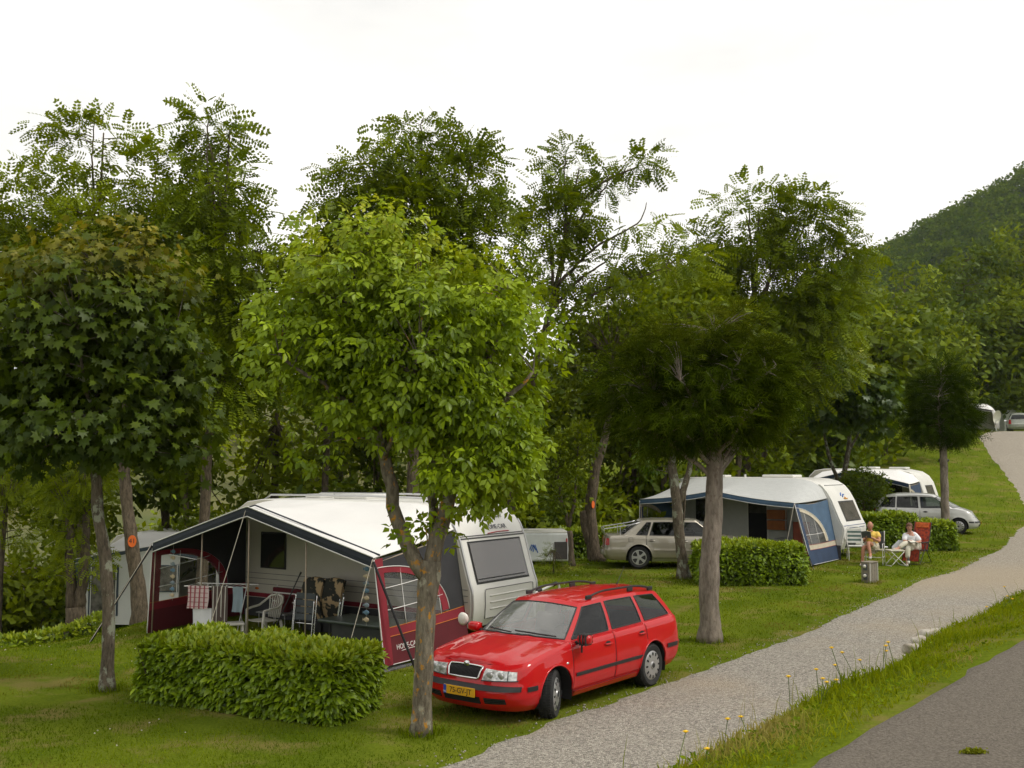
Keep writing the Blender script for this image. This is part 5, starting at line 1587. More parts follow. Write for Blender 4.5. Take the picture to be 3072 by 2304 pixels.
# undergrowth bushes
BG = 'undergrowth bushes of the grove'
BL = 'leafy undergrowth bush in the shady grove behind the pitches'
bsp = [(-19, 31, 1.8), (-16.5, 31, 1.6), (-14.0, 31.5, 1.5), (-11.8, 31, 1.4), (-9.4, 32, 1.7), (-7.6, 31, 1.5), (-5.0, 32.5, 1.6), (-3.0, 33, 1.4), (-0.8, 34, 1.5), (0.4, 35.5, 1.3), (2.0, 36.5, 1.6), (3.6, 35.6, 1.3), (4.6, 38.6, 1.6), (6.0, 39.6, 1.5), (7.6, 40, 1.6), (9.4, 43, 1.8), (11.0, 44.6, 1.6), (-13, 39, 2.2), (-9, 40, 2.2), (-5, 43, 2.2), (-1, 44, 2.3), (3, 47, 2.2), (7, 49, 2.2), (11, 50, 2.0)]
for k, (x, y, s_) in enumerate(bsp):
    slim('%s %s undergrowth bush %s' % ('large' if s_ > 1.9 else ('middling' if s_ > 1.5 else 'small'), ('deep green', 'mid green', 'bright green')[k % 3], where(x, y)), x, y, [(0, 0, 0, 0.04), (0.1, 0, 0.5 * s_, 0.03), (0.1, 0, s_, 0.01)], [(0, 0, 0.75 * s_, 0.9 * s_, 0.8 * s_, 0.75 * s_), (0.5 * s_, 0, 0.5 * s_, 0.6 * s_, 0.6 * s_, 0.5 * s_), (-0.5 * s_, 0, 0.55 * s_, 0.6 * s_, 0.6 * s_, 0.5 * s_)], 46, 20, size=0.36, mat=[wood_c, wood_a, wood_b][k % 3], tpl='bunch3', crad=0.30, group=BG, seed=300 + k, name='undergrowth_bush', cat='bush')

# trees at the wood's edge above the far slope, right
RG = 'trees at the edge of the wood on the far slope'
rsp = [(23.5, 66, 10.5, 3.0), (27.5, 74, 11.5, 3.4), (31.5, 82, 11.0, 3.4), (35.5, 88, 12.0, 3.6), (40.5, 92, 13.5, 3.8), (46, 92, 15.0, 4.0), (21.0, 72, 11.0, 3.2), (25.0, 84, 14.0, 3.8), (31.0, 94, 16, 4.2), (38.0, 100, 19, 4.6), (45.5, 104, 22, 5.0), (52.5, 104, 25.5, 5.4), (18.5, 62, 8.0, 2.6), (16.0, 58, 8.5, 2.6)]
for k, (x, y, h, w) in enumerate(rsp):
    h = h * 0.86
    lob = [(0, 0, h - w * 0.45, w * 0.75, w * 0.7, w * 0.5), (-w * 0.45, 0, h - w * 0.9, w * 0.7, w * 0.65, w * 0.5), (w * 0.45, 0, h - w * 0.95, w * 0.7, w * 0.65, w * 0.5), (0, 0, h - w * 1.5, w * 0.95, w * 0.8, w * 0.55), (-w * 0.3, 0, h - w * 2.1, w * 0.75, w * 0.7, w * 0.5, 0.8), (w * 0.4, 0, h - w * 2.3, w * 0.7, w * 0.7, w * 0.5, 0.7)]
    slim('%s leafy tree at the wood edge, %s' % ('tall' if h > 15 else ('middling' if h > 10.8 else 'low'), 'right of the round cypress' if x / y > 0.465 else ('behind the round cypress' if x / y > 0.41 else ('left of the round cypress' if x / y > 0.34 else 'behind the pale-shooted maple'))), x, y, [(0, 0, 0, 0.2), (0.1, 0, 0.35 * h, 0.16), (0, 0, 0.7 * h, 0.1), (0, 0, 0.95 * h, 0.03)], lob, 110, 18, size=0.74, mat=[wood_a, wood_c, wood_a][k % 3], tpl='bunch3', crad=0.62, group=RG, seed=400 + k)

# ---------------------------------------------------------------- hills
hill_leaf = leafmat('hill_leaf', (0.040, 0.066, 0.008), (0.130, 0.158, 0.018), trans=0.25, gloss=0.0)
hill_ground = pmat('hill_soil', (0.030, 0.042, 0.010), 0.95, var=0.4, scale=0.05)
def sheet(name, us, Ys, zf, mat):
    U, YY = np.meshgrid(us, Ys, indexing='ij')
    X = U * YY
    Z = zf(X, YY)
    V = np.stack([X, YY, Z], -1).reshape(-1, 3)
    a, b = U.shape
    i0 = (np.arange(a - 1)[:, None] * b + np.arange(b - 1)[None]).ravel()
    o = npmesh(name, V, np.stack([i0, i0 + b, i0 + b + 1, i0 + 1], 1), mat, smooth=True)
    return tag(o, kind='structure')

def zhill(x, y):
    ridge = 76 + (x - 135) * 0.56 + 3.0 * vnoise(x, y, 0.03)
    ridge = np.where(x < 100, 56.4 + (x - 100) * 0.9, ridge)
    k = smooth01((y - 92) / 340)
    z = 5.5 * (1 - k) + ridge * k
    return np.maximum(np.where(y > 432, z - 0.15 * (y - 432), z) - 12 * smooth01((50 - x) / 50), -8)
sheet('wooded_hill', np.linspace(0.08, 1.3, 60), np.linspace(90, 640, 60), zhill, hill_ground)
def zvalley(x, y):
    k = smooth01((y - 62) / 110)
    return -4.6 + (18.5 + 3 * vnoise(x, y, 0.03)) * k - 0.03 * np.clip(y - 170, 0, 900) - 4 * smooth01((x - 5) / 20)
sheet('valley_side', np.linspace(-1.2, 0.25, 60), np.linspace(60, 330, 50), zvalley, pmat('hillside_grass', (0.065, 0.085, 0.014), 0.95, var=0.4, scale=0.09, col2=(0.125, 0.115, 0.030)))
def zfar(x, y):
    prof = 205 - 0.35 * np.abs(x - 130) + 18 * vnoise(x, y, 0.004)
    k = smooth01((y - 900) / 700)
    return np.maximum(prof * k - 0.1 * np.clip(y - 1600, 0, 3000) + 6 * vnoise(x, y, 0.02), -8)
sheet('distant_hill', np.linspace(-0.9, 0.9, 110), np.linspace(880, 2400, 50), zfar, pmat('distant_wood', (0.030, 0.048, 0.012), 0.95, var=0.45, scale=0.02))

def wood_mass(name, label, P, rad, per, size, mat, seed):
    """far-off wood: crowns of leaf sprigs standing on the hill"""
    r = np.random.default_rng(seed)
    n = len(P)
    N = n * per
    ci = np.repeat(np.arange(n), per)
    u = unit(r.normal(size=(N, 3)) + np.array([0, 0, 0.45]))
    rr = np.repeat(rad, per)
    q = (0.72 + 0.3 * r.random(N)) * (1 + 0.22 * np.sin(7 * u[:, 0] + ci) * np.cos(6 * u[:, 2] + 2 * ci))
    pos = P[ci] + u * (rr * q)[:, None] * np.array([1, 1, 0.95]) + np.stack([np.zeros(N), np.zeros(N), 0.7 * rr], 1)
    d = unit(u + r.normal(0, 0.6, (N, 3)) + np.array([0, 0, -0.2]))
    tint = 0.45 + np.repeat(r.normal(0, 0.22, n), per) + r.normal(0, 0.15, N)
    o = leaf_cloud(name, 'card', pos, d, unit(u + np.array([0, 0, 0.8])), size * r.uniform(0.6, 1.3, N), mat, None, tint)
    tag(o, label, 'wood')
    return o
_r = np.random.default_rng(55)
n = 1450
Y = 120 + 330 * _r.random(n) ** 0.75; U = _r.uniform(0.24, 0.56, n)
X = U * Y
P = np.stack([X, Y, zhill(X, Y)], 1)
wood_mass('hill_woods', 'dense green wood covering the hillside at the upper right', P, _r.uniform(2.8, 5.4, n), 90, 1.25, hill_leaf, 5)
n = 420
Y = _r.uniform(66, 230, n); U = _r.uniform(-0.55, 0.22, n)
X = U * Y
ok = (vnoise(X, Y, 0.035) + 0.5 * vnoise(X, Y, 0.11) > -0.25)
X, Y = X[ok], Y[ok]
P = np.stack([X, Y, zvalley(X, Y)], 1)
wood_mass('valley_woods', 'green scrub and trees across the valley behind the grove', P, _r.uniform(1.4, 3.2, len(X)), 170, 0.62, wood_b, 6)

# broad-leaved weeds low on the bank and in the rough grass round the trunks and hedge feet
nw = 8000
tt = rng.uniform(-4, 26, nw); dd = rng.uniform(0.12, 2.3, nw)
wx = 1.5 + 0.61 * tt - 0.79 * dd; wy = 5.7 + 0.79 * tt + 0.61 * dd
keep = vnoise(wx, wy, 1.7) + 0.5 * vnoise(wx, wy, 4.0) > -0.1
wx, wy = wx[keep], wy[keep]; nw = len(wx)
az = rng.uniform(0, 6.28, nw)
P = np.stack([wx, wy, gz(wx, wy) + rng.uniform(0.0, 0.05, nw)], 1)
o = leaf_cloud('bank_weeds', 'small_laurel', P, np.stack([np.cos(az), np.sin(az), rng.uniform(0.1, 0.9, nw)], 1), rng.normal(0, 0.4, (nw, 3)) + np.array([0, 0, 1]), rng.uniform(0.025, 0.06, nw), leafmat('weed_leaf', (0.075, 0.105, 0.010), (0.20, 0.23, 0.03), trans=0.3, gloss=0.0), None, rng.random(nw))
feet = [(-1.11, 13.05, 0.26), (-5.96, 15.62, 0.24), (3.66, 19.55, 0.36), (4.62, 28.4, 0.35), (9.36, 27.6, 0.35), (-8.75, 25.0, 0.4), (2.62, 32.5, 0.4)]
fx, fy = [], []
for x_, y_, r_ in feet:
    k_ = 260
    a_ = rng.uniform(0, 6.28, k_); q_ = r_ * (0.55 + 0.7 * rng.random(k_) ** 1.5)
    fx.append(x_ + q_ * np.cos(a_)); fy.append(y_ + q_ * np.sin(a_))
fx, fy = np.concatenate(fx), np.concatenate(fy)
blades('trunk_foot_grass', fx, fy, rng.uniform(0.06, 0.17, len(fx)), rng.uniform(0.007, 0.013, len(fx)), rng.uniform(0.2, 1, len(fx)), grass_mat, rng.uniform(0.1, 0.8, len(fx)), segs=2, lie=0.4)
# white clover heads in the lawn
nc_ = 420
cy_ = rng.uniform(11, 33, nc_); cx_ = rng.uniform(-0.5, 0.5, nc_) * cy_
keep = (seg_dist(cx_, cy_, PLE) < -0.3) & (vnoise(cx_, cy_, 0.45) > 0.1)
cx_, cy_ = cx_[keep], cy_[keep]
V = np.stack([cx_, cy_, gz(cx_, cy_) + 0.045], 1)[:, None] + 0.012 * oc[None] * rng.uniform(0.7, 1.2, (len(cx_), 6, 1))
tag(npmesh('clover_heads', V.reshape(-1, 3), (np.arange(len(cx_))[:, None, None] * 6 + of[None]).reshape(-1, 3), pmat('clover_white', (0.62, 0.60, 0.55), 0.9)), kind='stuff')
# ================================================================ CARAVANS AND AWNINGS
white_gel = pmat('caravan_white', (0.70, 0.69, 0.65), 0.35, var=0.05, scale=1.5)
cream_wall = pmat('caravan_cream', (0.52, 0.49, 0.42), 0.45, var=0.05, scale=2)
grey_line = pmat('trim_grey', (0.10, 0.10, 0.105), 0.5, var=0.1)
alu_m = pmat('aluminium', (0.55, 0.55, 0.55), 0.35, 0.7, var=0.06)
pole_m = pmat('awning_pole', (0.33, 0.27, 0.20), 0.5, 0.3, var=0.15)
rope_m = pmat('rope', (0.50, 0.46, 0.38), 0.9, var=0.1)
strap_m = pmat('black_strap', (0.014, 0.014, 0.016), 0.8, var=0.1)
roof_white = pmat('awning_roof_white', (0.74, 0.73, 0.71), 0.6, var=0.04, scale=1.2, bump=0.15, bscale=5)
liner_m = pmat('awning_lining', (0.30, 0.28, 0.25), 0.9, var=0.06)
navy_m = pmat('navy_cloth', (0.018, 0.024, 0.036), 0.8, var=0.15)
charcoal_m = pmat('charcoal_cloth', (0.030, 0.030, 0.033), 0.9, var=0.15, scale=3)
wine_m = pmat('wine_red_cloth', (0.22, 0.012, 0.024), 0.8, var=0.12, scale=3)
wine_dark = pmat('dark_wine_cloth', (0.105, 0.008, 0.014), 0.85, var=0.12, scale=3)
piping_w = pmat('white_piping', (0.72, 0.71, 0.69), 0.6, var=0.03)
piping_o = pmat('orange_piping', (0.55, 0.17, 0.02), 0.7, var=0.05)
blue_cloth = pmat('blue_cloth', (0.055, 0.105, 0.175), 0.8, var=0.14, scale=3, bump=0.2, bscale=6)
blue_dark = pmat('dark_blue_cloth', (0.022, 0.044, 0.095), 0.8, var=0.12, scale=3)
beige_band = pmat('beige_band', (0.48, 0.43, 0.33), 0.8, var=0.08)
grey_cloth = pmat('pale_grey_cloth', (0.46, 0.47, 0.46), 0.8, var=0.05, bump=0.15, bscale=6)
foil_m = glassmat('clear_foil', (0.86, 0.87, 0.86), dust_glare=0.07, ior=1.35)
smoked = glassmat('smoked_acrylic', (0.52, 0.47, 0.42), dust_glare=0.06, ior=2.4)
curtain_m = pmat('curtain', (0.46, 0.38, 0.31), 0.9, var=0.2, scale=9, stretch=(1, 8, 0.4))  # curtain cloth, lightened to carry the sky reflection of the pane
skirt_m = pmat('skirt_grey', (0.055, 0.055, 0.060), 0.85, var=0.1)
amber_m = pmat('amber_lens', (0.55, 0.13, 0.01), 0.2, var=0.15, coat=1)
ground_sheet_m = pmat('groundsheet', (0.10, 0.10, 0.105), 0.85, var=0.2, scale=5)

def caravan(root, prof, W=2.2, wall=cream_wall, ends=white_gel):
    """body extruded from its side profile; +y is the awning side"""
    P = np.array(prof, float)
    n = len(P)
    m = MB()
    rings = []
    for y, inset in ((0.0, 0.045), (-0.045, 0.0), (-W + 0.045, 0.0), (-W, 0.045)):
        c = P.mean(0)
        q = c + (P - c) * (1 - inset / np.maximum(np.linalg.norm(P - c, axis=1), 0.1))[:, None]
        rings.append(np.stack([q[:, 0], np.full(n, y), q[:, 1]], 1))
    m.loft(rings, 1)
    m.add(rings[0], [tuple(range(n))], 0); m.add(rings[-1], [tuple(range(n))], 0)
    return m.build('body', [wall, ends], root, auto=30)

def prof_pt(prof, z, x_lt):
    """point on the profile's front (small x) at height z, with tangent"""
    P = [p for p in prof]
    for a, b in zip(P, P[1:]):
        if a[0] < x_lt and b[0] < x_lt and min(a[1], b[1]) <= z <= max(a[1], b[1]) and a[1] != b[1]:
            t = (z - a[1]) / (b[1] - a[1])
            return a[0] + t * (b[0] - a[0])
    return 0.0

def front_panel(root, name, prof, y0, y1, z0, z1, mat, off=0.012, th=0.02, nz=8, par=None):
    """panel lying on the caravan's front end"""
    g = []
    for z in np.linspace(z0, z1, nz):
        x = prof_pt(prof, z, 1.6)
        g.append([(x - off, y, z) for y in np.linspace(y0, y1, 4)])
    return MB().slab(g, (th, 0, 0)).build(name, mat, par or root, auto=35)

def front_line(root, prof, pts, r, mat, name='trim_line', off=0.012, par=None):
    q = [(prof_pt(prof, z, 1.6) - off, y, z) for y, z in polyline(pts, 0.08)]
    return MB().tube(q, r, 6).build(name, mat, par or root, smooth=True)

def wall_window(root, x0, x1, z0, z1, y=0.0, par=None):
    w = MB().box(((x0 + x1) / 2, y + 0.012, (z0 + z1) / 2), (x1 - x0, 0.03, z1 - z0)).build('window', pmat('window_rubber', (0.02, 0.02, 0.02), 0.6, var=0.1), par or root, bevel=0.02)
    MB().box(((x0 + x1) / 2, y + 0.030, (z0 + z1) / 2), (x1 - x0 - 0.06, 0.010, z1 - z0 - 0.06)).build('pane', pmat('dark_acrylic', (0.022, 0.022, 0.022), 0.12, var=0.2, coat=0.6), w, bevel=0.012)
    return w

def awning(root, A):
    L, D, he, hp = A['L'], A['D'], A['he'], A['hp']
    lr, ll = A.get('lean', (0.25, 0.08))
    x0, x1 = lr, L - ll
    pk = A.get('peak', 0.5)
    rail = interp(A['rail'])
    ra, rb = A['rail'][0][0], A['rail'][-1][0]
    us = np.linspace(0, 1, 33)
    def fz(u): return he + (hp - he) * (u / pk if u < pk else (1 - u) / (1 - pk)) - A.get('sag', 0.0) * math.sin(math.pi * (u / pk if u < pk else (u - pk) / (1 - pk)))
    g = []
    for u in us:
        a = np.array((x0 + (x1 - x0) * u, D, fz(u)))
        b = np.array((ra + (rb - ra) * u, 0.01, float(rail(ra + (rb - ra) * u)) + 0.02))
        g.append([a + (b - a) * t + np.array((0, 0, -0.05 * math.sin(math.pi * t) * (0.4 + 0.6 * math.sin(math.pi * u)))) for t in np.linspace(0, 1, 9)])
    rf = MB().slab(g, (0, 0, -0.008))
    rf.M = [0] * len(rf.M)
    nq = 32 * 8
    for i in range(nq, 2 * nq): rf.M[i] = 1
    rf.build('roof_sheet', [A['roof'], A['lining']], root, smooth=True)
    # fascia hanging from the front edge
    fa = A.get('fascia_h', 0.15)
    g = [[(x0 + (x1 - x0) * u, D + 0.012, fz(u) + 0.012), (x0 + (x1 - x0) * u, D + 0.03, fz(u) - fa * 0.5), (x0 + (x1 - x0) * u, D + 0.02, fz(u) - fa)] for u in us]
    f = MB().slab(g, (0, -0.006, 0)).build('fascia', A['fascia'], root)
    for dz, dy in ((0.016, 0.02), (-fa, 0.024)):
        MB().tube([(x0 + (x1 - x0) * u, D + dy, fz(u) + dz) for u in us], 0.011, 6).build('piping', piping_w, f, smooth=True)
    if A.get('second_band'):
        MB().tube([(x0 + (x1 - x0) * u, D - 0.16, fz(u) + 0.035) for u in us], 0.014, 6).build('roof_band', A['fascia'], f, smooth=True)
    # side panels
    for side in A['sides']:
        c = A['sides'][side]
        xf_b, xf_t = (0.0, x0) if side == 'r' else (L, x1)
        xw, zw = (ra, float(rail(ra))) if side == 'r' else (rb, float(rail(rb)))
        def P(p, q):        # p: 0 front post .. 1 caravan wall, q: 0 ground .. 1 top edge
            top = np.array((xf_t + (xw - xf_t) * p, D * (1 - p), he + (zw - he) * p - 0.03 - 0.05 * math.sin(math.pi * p)))
            bot = np.array((xf_b + ((0.05 if side == 'r' else L - 0.05) - xf_b) * p, D * (1 - p), 0.02))
            return bot + (top - bot) * q
        sg = -1 if side == 'r' else 1
        off = (sg * 0.006, 0, 0)
        q1 = c.get('q1', 0.34)
        a_, b_, q0 = c.get('arch', (0.86, 0.56, q1 + 0.03))
        ps = np.linspace(0, 1, 13)
        lp = MB().slab([[P(p, q) for q in np.linspace(0.03, q1 - 0.08, 4)] for p in ps], off).build('lower_panel', c['low'], root)
        MB().slab([[P(p, q) for q in np.linspace(q1 - 0.08, q1, 3)] for p in ps], off).build('waist_band', c['band'], root)
        for qq, mt in ((0.03, piping_w), (q1 - 0.08, c.get('line', piping_o)), (q1, c.get('line', piping_o))):
            MB().tube([P(p, qq) + np.array((sg * 0.008, 0, 0)) for p in ps], 0.007, 5).build('piping', mt, lp, smooth=True)
        th = np.linspace(0, math.pi / 2, 19)
        arch = [(a_ * math.cos(t), q0 + b_ * math.sin(t)) for t in th]
        # upper cloth: from the arch out to the wall and roof edges
        g = []
        for t, (p, q) in zip(th, arch):
            k = 1.0 / max(math.cos(t), math.sin(t) * 1.0, 1e-6)
            ex, ey = min(1.0, p + (1 - a_) * 1.0 + 1e-6) if t < 0.01 else min(1.0, math.cos(t) * k), min(1.0, q0 + (1 - q0) * math.sin(t) * k)
            g.append([P(p + (ex - p) * s_, q + (ey - q) * s_) for s_ in np.linspace(0, 1, 7)])
        MB().slab(g, off).build('upper_panel', c['up'], root)
        MB().slab([[P(p, q) for q in np.linspace(q1, q0, 3)] for p in np.linspace(a_, 1, 4)], off).build('upper_panel', c['up'], root)
        ob = [P(p, q) + np.array((sg * 0.012, 0, 0)) for p, q in arch]
        ib = [P(p * 0.90, q0 + (q - q0) * 0.90) + np.array((sg * 0.012, 0, 0)) for p, q in arch]
        MB().slab(np.array([ob, ib]).transpose(1, 0, 2), off).build('arch_band', c['arch_m'], root)
        MB().tube([o_ + np.array((sg * 0.01, 0, 0)) for o_ in ob], 0.008, 5).build('piping', piping_w, lp, smooth=True)
        # front edge band, clear panes and their bars
        MB().slab([[P(p, q) + np.array((sg * 0.014, 0, 0)) for q in np.linspace(0.03, 1, 12)] for p in (0.0, 0.04, 0.09)], off).build('edge_band', c['edge'], root)
        MB().tube([P(0, q) + np.array((sg * 0.02, 0.01, 0)) for q in np.linspace(0.02, 1, 10)], 0.010, 5).build('piping', piping_w, lp, smooth=True)
        MB().grid([[P(p * s_, q1 + (q - q1) * s_) for s_ in np.linspace(0, 1, 6)] for p, q in [(a_ * 0.93, q1)] + [(p * 0.93, q0 + (q - q0) * 0.93) for p, q in arch]]).build('window_foil', foil_m, root, smooth=True)
        for k in c.get('bars_p', (0.28, 0.50, 0.70)):
            qt = q0 + b_ * math.sqrt(max(0, 1 - (k / a_) ** 2)) * 0.96
            MB().tube([P(k, q) + np.array((sg * 0.012, 0, 0)) for q in np.linspace(q1, qt, 6)], 0.007, 5).build('window_bar', piping_w, root, smooth=True)
        for k in c.get('bars_q', (0.52, 0.72)):
            pe = a_ * math.sqrt(max(0, 1 - ((k - q0) / b_) ** 2)) * 0.96 if k > q0 else a_
            MB().tube([P(p, k) + np.array((sg * 0.012, 0, 0)) for p in np.linspace(0.08, pe, 6)], 0.008, 5).build('window_bar', piping_w, root, smooth=True)
        if c.get('text'):
            s_, pp, qq, sz = c['text']
            o_ = P(pp, qq); ux = unit(P(pp + 0.1, qq) - P(pp, qq)); uz = unit(P(pp, qq + 0.1) - P(pp, qq)); nn = unit(np.cross(ux, uz))
            text_part('lettering', s_, sz, piping_w, root, frame(Vector(o_ + nn * 0.010), Vector(ux), Vector(uz), Vector(nn)), 0.002)
            MB().tube([o_ + ux * d + uz * (-0.07 + 0.012 * math.sin((d + 0.2) * 6)) + nn * 0.012 for d in np.linspace(-0.17, 0.22, 8)], 0.006, 5).build('lettering_underline', piping_w, root, smooth=True)
    # poles
    for u, inner in [(0, 0), (1, 0)] + [(pk, 0)] + [(u, 0) for u in A.get('poles', ())]:
        xb = 0.0 if u == 0 else (L if u == 1 else x0 + (x1 - x0) * u)
        MB().tube([(xb + (0.03 if u == 0 else (-0.03 if u == 1 else 0)), D - 0.05, -0.25), (x0 + (x1 - x0) * u, D - 0.05, fz(u) - 0.01)], 0.014, 8).build('pole', pole_m, root, smooth=True)
        MB().tube([(x0 + (x1 - x0) * u, D - 0.05, fz(u) - 0.09), (ra + (rb - ra) * u, 0.0, float(rail(ra + (rb - ra) * u)) - 0.09)], 0.013, 6).build('roof_pole', pole_m, root, smooth=True)
    if A.get('front'):
        fr = A['front']
        for k, (u0, u1) in enumerate(fr['panels']):
            MB().slab([[(x0 + (x1 - x0) * u, D + 0.0, z) for z in np.linspace(0.02, fz(u) - 0.03, 6)] for u in np.linspace(u0, u1, 6)], (0, 0.006, 0)).build('front_wall', fr['mat'], root)
        for (u0, u1, za, zb) in fr['windows']:
            xa, xb = x0 + (x1 - x0) * u0, x0 + (x1 - x0) * u1
            w = MB().box(((xa + xb) / 2, D + 0.012, (za + zb) / 2), (abs(xb - xa), 0.012, zb - za)).build('front_window', fr['trim'], root, bevel=0.01)
            MB().box(((xa + xb) / 2, D + 0.020, (za + zb) / 2), (abs(xb - xa) * 0.8, 0.008, (zb - za) * 0.92)).build('window_foil', pmat('tent_window', (0.13, 0.12, 0.115), 0.25, var=0.6, scale=5, coat=0.5), w)
            for s_ in (-0.42, 0.42):
                MB().box(((xa + xb) / 2 + s_ * abs(xb - xa), D + 0.026, (za + zb) / 2), (0.02, 0.006, (zb - za))).build('window_piping', piping_w, w)
        for (u0, u1) in fr.get('corners', ()):
            xa, xb = x0 + (x1 - x0) * u0, x0 + (x1 - x0) * u1
            MB().slab([[(x, D + 0.014, z) for z in np.linspace(0.02, fz(min(u0, u1)) - 0.05, 6)] for x in np.linspace(xa, xb, 3)], (0, 0.006, 0)).build('corner_cloth', fr['trim'], root)
    return fz, x0, x1

def rope(root, a, b, r=0.006, mat=None, name='guy_rope', sag=0.02):
    a, b = np.array(a, float), np.array(b, float)
    t = np.linspace(0, 1, 8)[:, None]
    q = a + (b - a) * t - np.array((0, 0, sag)) * np.sin(np.pi * t)
    o = MB().tube(q, r, 5).build(name, mat or rope_m, root, smooth=True)
    MB().tube([b + np.array((0, 0, 0.05)), b - np.array((0, 0, 0.12))], 0.008, 5).build('peg', alu_m, o)
    return o

# ---------------------------------------------------------------- caravan and awning with wine-red sides
AX = np.array([-0.83, 0.558]); AX = AX / np.linalg.norm(AX)
O1 = (-0.72, 19.13)
rz1 = math.atan2(AX[1], AX[0])
z1 = float(gz(-2.0, 17.2)) - 0.01
van1 = thing('caravan', 'white touring caravan with big smoked front window behind the red car', 'caravan', (O1[0], O1[1], z1), rz1)
prof1 = [(0.10, 0.36), (0.02, 0.50), (0.0, 0.75), (0.01, 1.02), (0.08, 1.20), (0.30, 1.93), (0.40, 2.15), (0.54, 2.34), (0.72, 2.47), (0.95, 2.555), (1.3, 2.60), (3.2, 2.62), (5.5, 2.60), (6.0, 2.54), (6.28, 2.38), (6.42, 2.1), (6.47, 1.5), (6.45, 0.40), (6.38, 0.36)]
caravan(van1, prof1)
# front end
fwin = front_panel(van1, 'front_window', prof1, -0.22, -1.98, 1.13, 1.90, pmat('window_rubber', (0.02, 0.02, 0.02), 0.6), 0.006, 0.02)
front_panel(van1, 'curtain', prof1, -0.27, -1.93, 1.18, 1.86, curtain_m, 0.012, 0.004, par=fwin)
front_panel(van1, 'pane', prof1, -0.26, -1.94, 1.17, 1.87, smoked, 0.020, 0.004, par=fwin)
front_line(van1, prof1, [(-0.30, 1.22), (-1.9, 1.22)], 0.010, black_m, 'window_catch_bar', 0.03, fwin)
for z, r_ in ((1.955, 0.016), (1.995, 0.010)):
    front_line(van1, prof1, [(-0.05, z), (-2.15, z)], r_, grey_line, 'gutter_line', 0.006)
lk = front_panel(van1, 'gas_locker', prof1, -0.40, -2.02, 0.50, 1.03, white_gel, 0.012, 0.02)
front_line(van1, prof1, [(-0.40, 0.50), (-0.40, 1.03), (-2.02, 1.03), (-2.02, 0.50), (-0.40, 0.50)], 0.007, grey_line, 'locker_seam', 0.014, lk)
for z in (0.66, 0.78, 0.90):
    front_line(van1, prof1, [(-0.55, z), (-1.85, z)], 0.014, white_gel, 'rib', 0.016, lk)
front_line(van1, prof1, [(-0.02, 0.40), (-0.02, 1.0), (-0.02, 2.3)], 0.020, alu_m, 'corner_trim', 0.004)
front_line(van1, prof1, [(-2.18, 0.40), (-2.18, 1.0), (-2.18, 2.3)], 0.020, alu_m, 'corner_trim', 0.004)
def front_text(root, prof, s, y, z, size, mat, dz=0.12):
    xa, xb = prof_pt(prof, z, 1.6), prof_pt(prof, z + dz, 1.6)
    up = unit(np.array((xb - xa, 0, dz))); rt = np.array((0, -1.0, 0)); nn = np.cross(rt, up)
    return text_part('lettering', s, size, mat, root, frame(Vector(np.array((xa, y, z)) + nn * 0.016), Vector(rt), Vector(up), Vector(nn)), 0.002)
slate = pmat('slate_print', (0.09, 0.09, 0.11), 0.5, var=0.05)
front_text(van1, prof1, 'HOME-CAR', -1.28, 2.12, 0.135, slate)
front_line(van1, prof1, [(-0.95, 2.015), (-1.3, 2.035), (-1.68, 2.035)], 0.010, pmat('red_print', (0.42, 0.03, 0.04), 0.5), 'lettering_underline', 0.012)
front_text(van1, prof1, 'Racer 47', -1.50, 2.30, 0.085, slate)
# awning side wall
wall_window(van1, 4.75, 5.50, 1.16, 1.92)
wall_window(van1, 1.2, 2.2, 1.16, 1.92)
for z in (1.05, 0.94, 0.83):
    MB().box((3.2, 0.004, z), (6.2, 0.008, 0.010)).build('groove_line', grey_line, van1)
MB().box((3.2, 0.006, 0.60), (6.2, 0.010, 0.085)).build('red_stripe', wine_m, van1)
MB().box((3.2, 0.02, 0.27), (6.1, 0.02, 0.55)).build('draught_skirt', skirt_m, van1)
for x in (0.9, 3.3, 5.6):
    MB().sphere((x, 0.012, 0.73), (0.06, 0.02, 0.028)).build('marker_light', amber_m, van1, smooth=True)
Mw = frame(Vector((5.3, 0.012, 2.28)), Vector((-1, 0, 0)), Vector((0, 0, 1)), Vector((0, 1, 0)))
text_part('lettering', 'HOME-CAR', 0.16, slate, van1, Mw, 0.002)
text_part('lettering', 'Racer', 0.11, slate, van1, frame(Vector((4.75, 0.012, 2.10)), Vector((-1, 0, 0)), Vector((0, 0, 1)), Vector((0, 1, 0))), 0.002, shear=0.3)
MB().box((5.15, 0.012, 2.18), (0.8, 0.006, 0.016)).build('lettering_underline', pmat('red_print', (0.42, 0.03, 0.04), 0.5), van1)
# roof: rails, hatch, drawbar
for y in (-0.35, -1.85):
    MB().tube([(1.2, y, 2.60), (1.35, y, 2.68), (3.0, y, 2.70), (5.6, y, 2.68), (5.8, y, 2.58)], 0.022, 8).build('roof_rail', alu_m, van1, smooth=True)
MB().box((3.6, -1.0, 2.66), (0.95, 0.75, 0.10)).build('roof_hatch', white_gel, van1, bevel=0.04)
MB().box((4.9, -1.1, 2.65), (0.45, 0.45, 0.08)).build('roof_hatch', white_gel, van1, bevel=0.03)
for y in (-0.7, -1.5):
    MB().tube([(0.3, y, 0.42), (-1.1, -1.1, 0.42)], 0.035, 8).build('drawbar', alu_m, van1, smooth=True)
MB().tube([(-1.05, -1.1, 0.0), (-1.05, -1.1, 0.42)], 0.03, 8).build('jockey_wheel', alu_m, van1)
for x in (3.0,):
    for y in (-0.12, -2.08):
        t_ = MB().lathe([(0.19, -0.09), (0.30, -0.08), (0.315, -0.04), (0.315, 0.04), (0.30, 0.08), (0.19, 0.09)], c=(x, y, 0.31), axis='y', n=28).build('wheel', tyre_m, van1, auto=40)
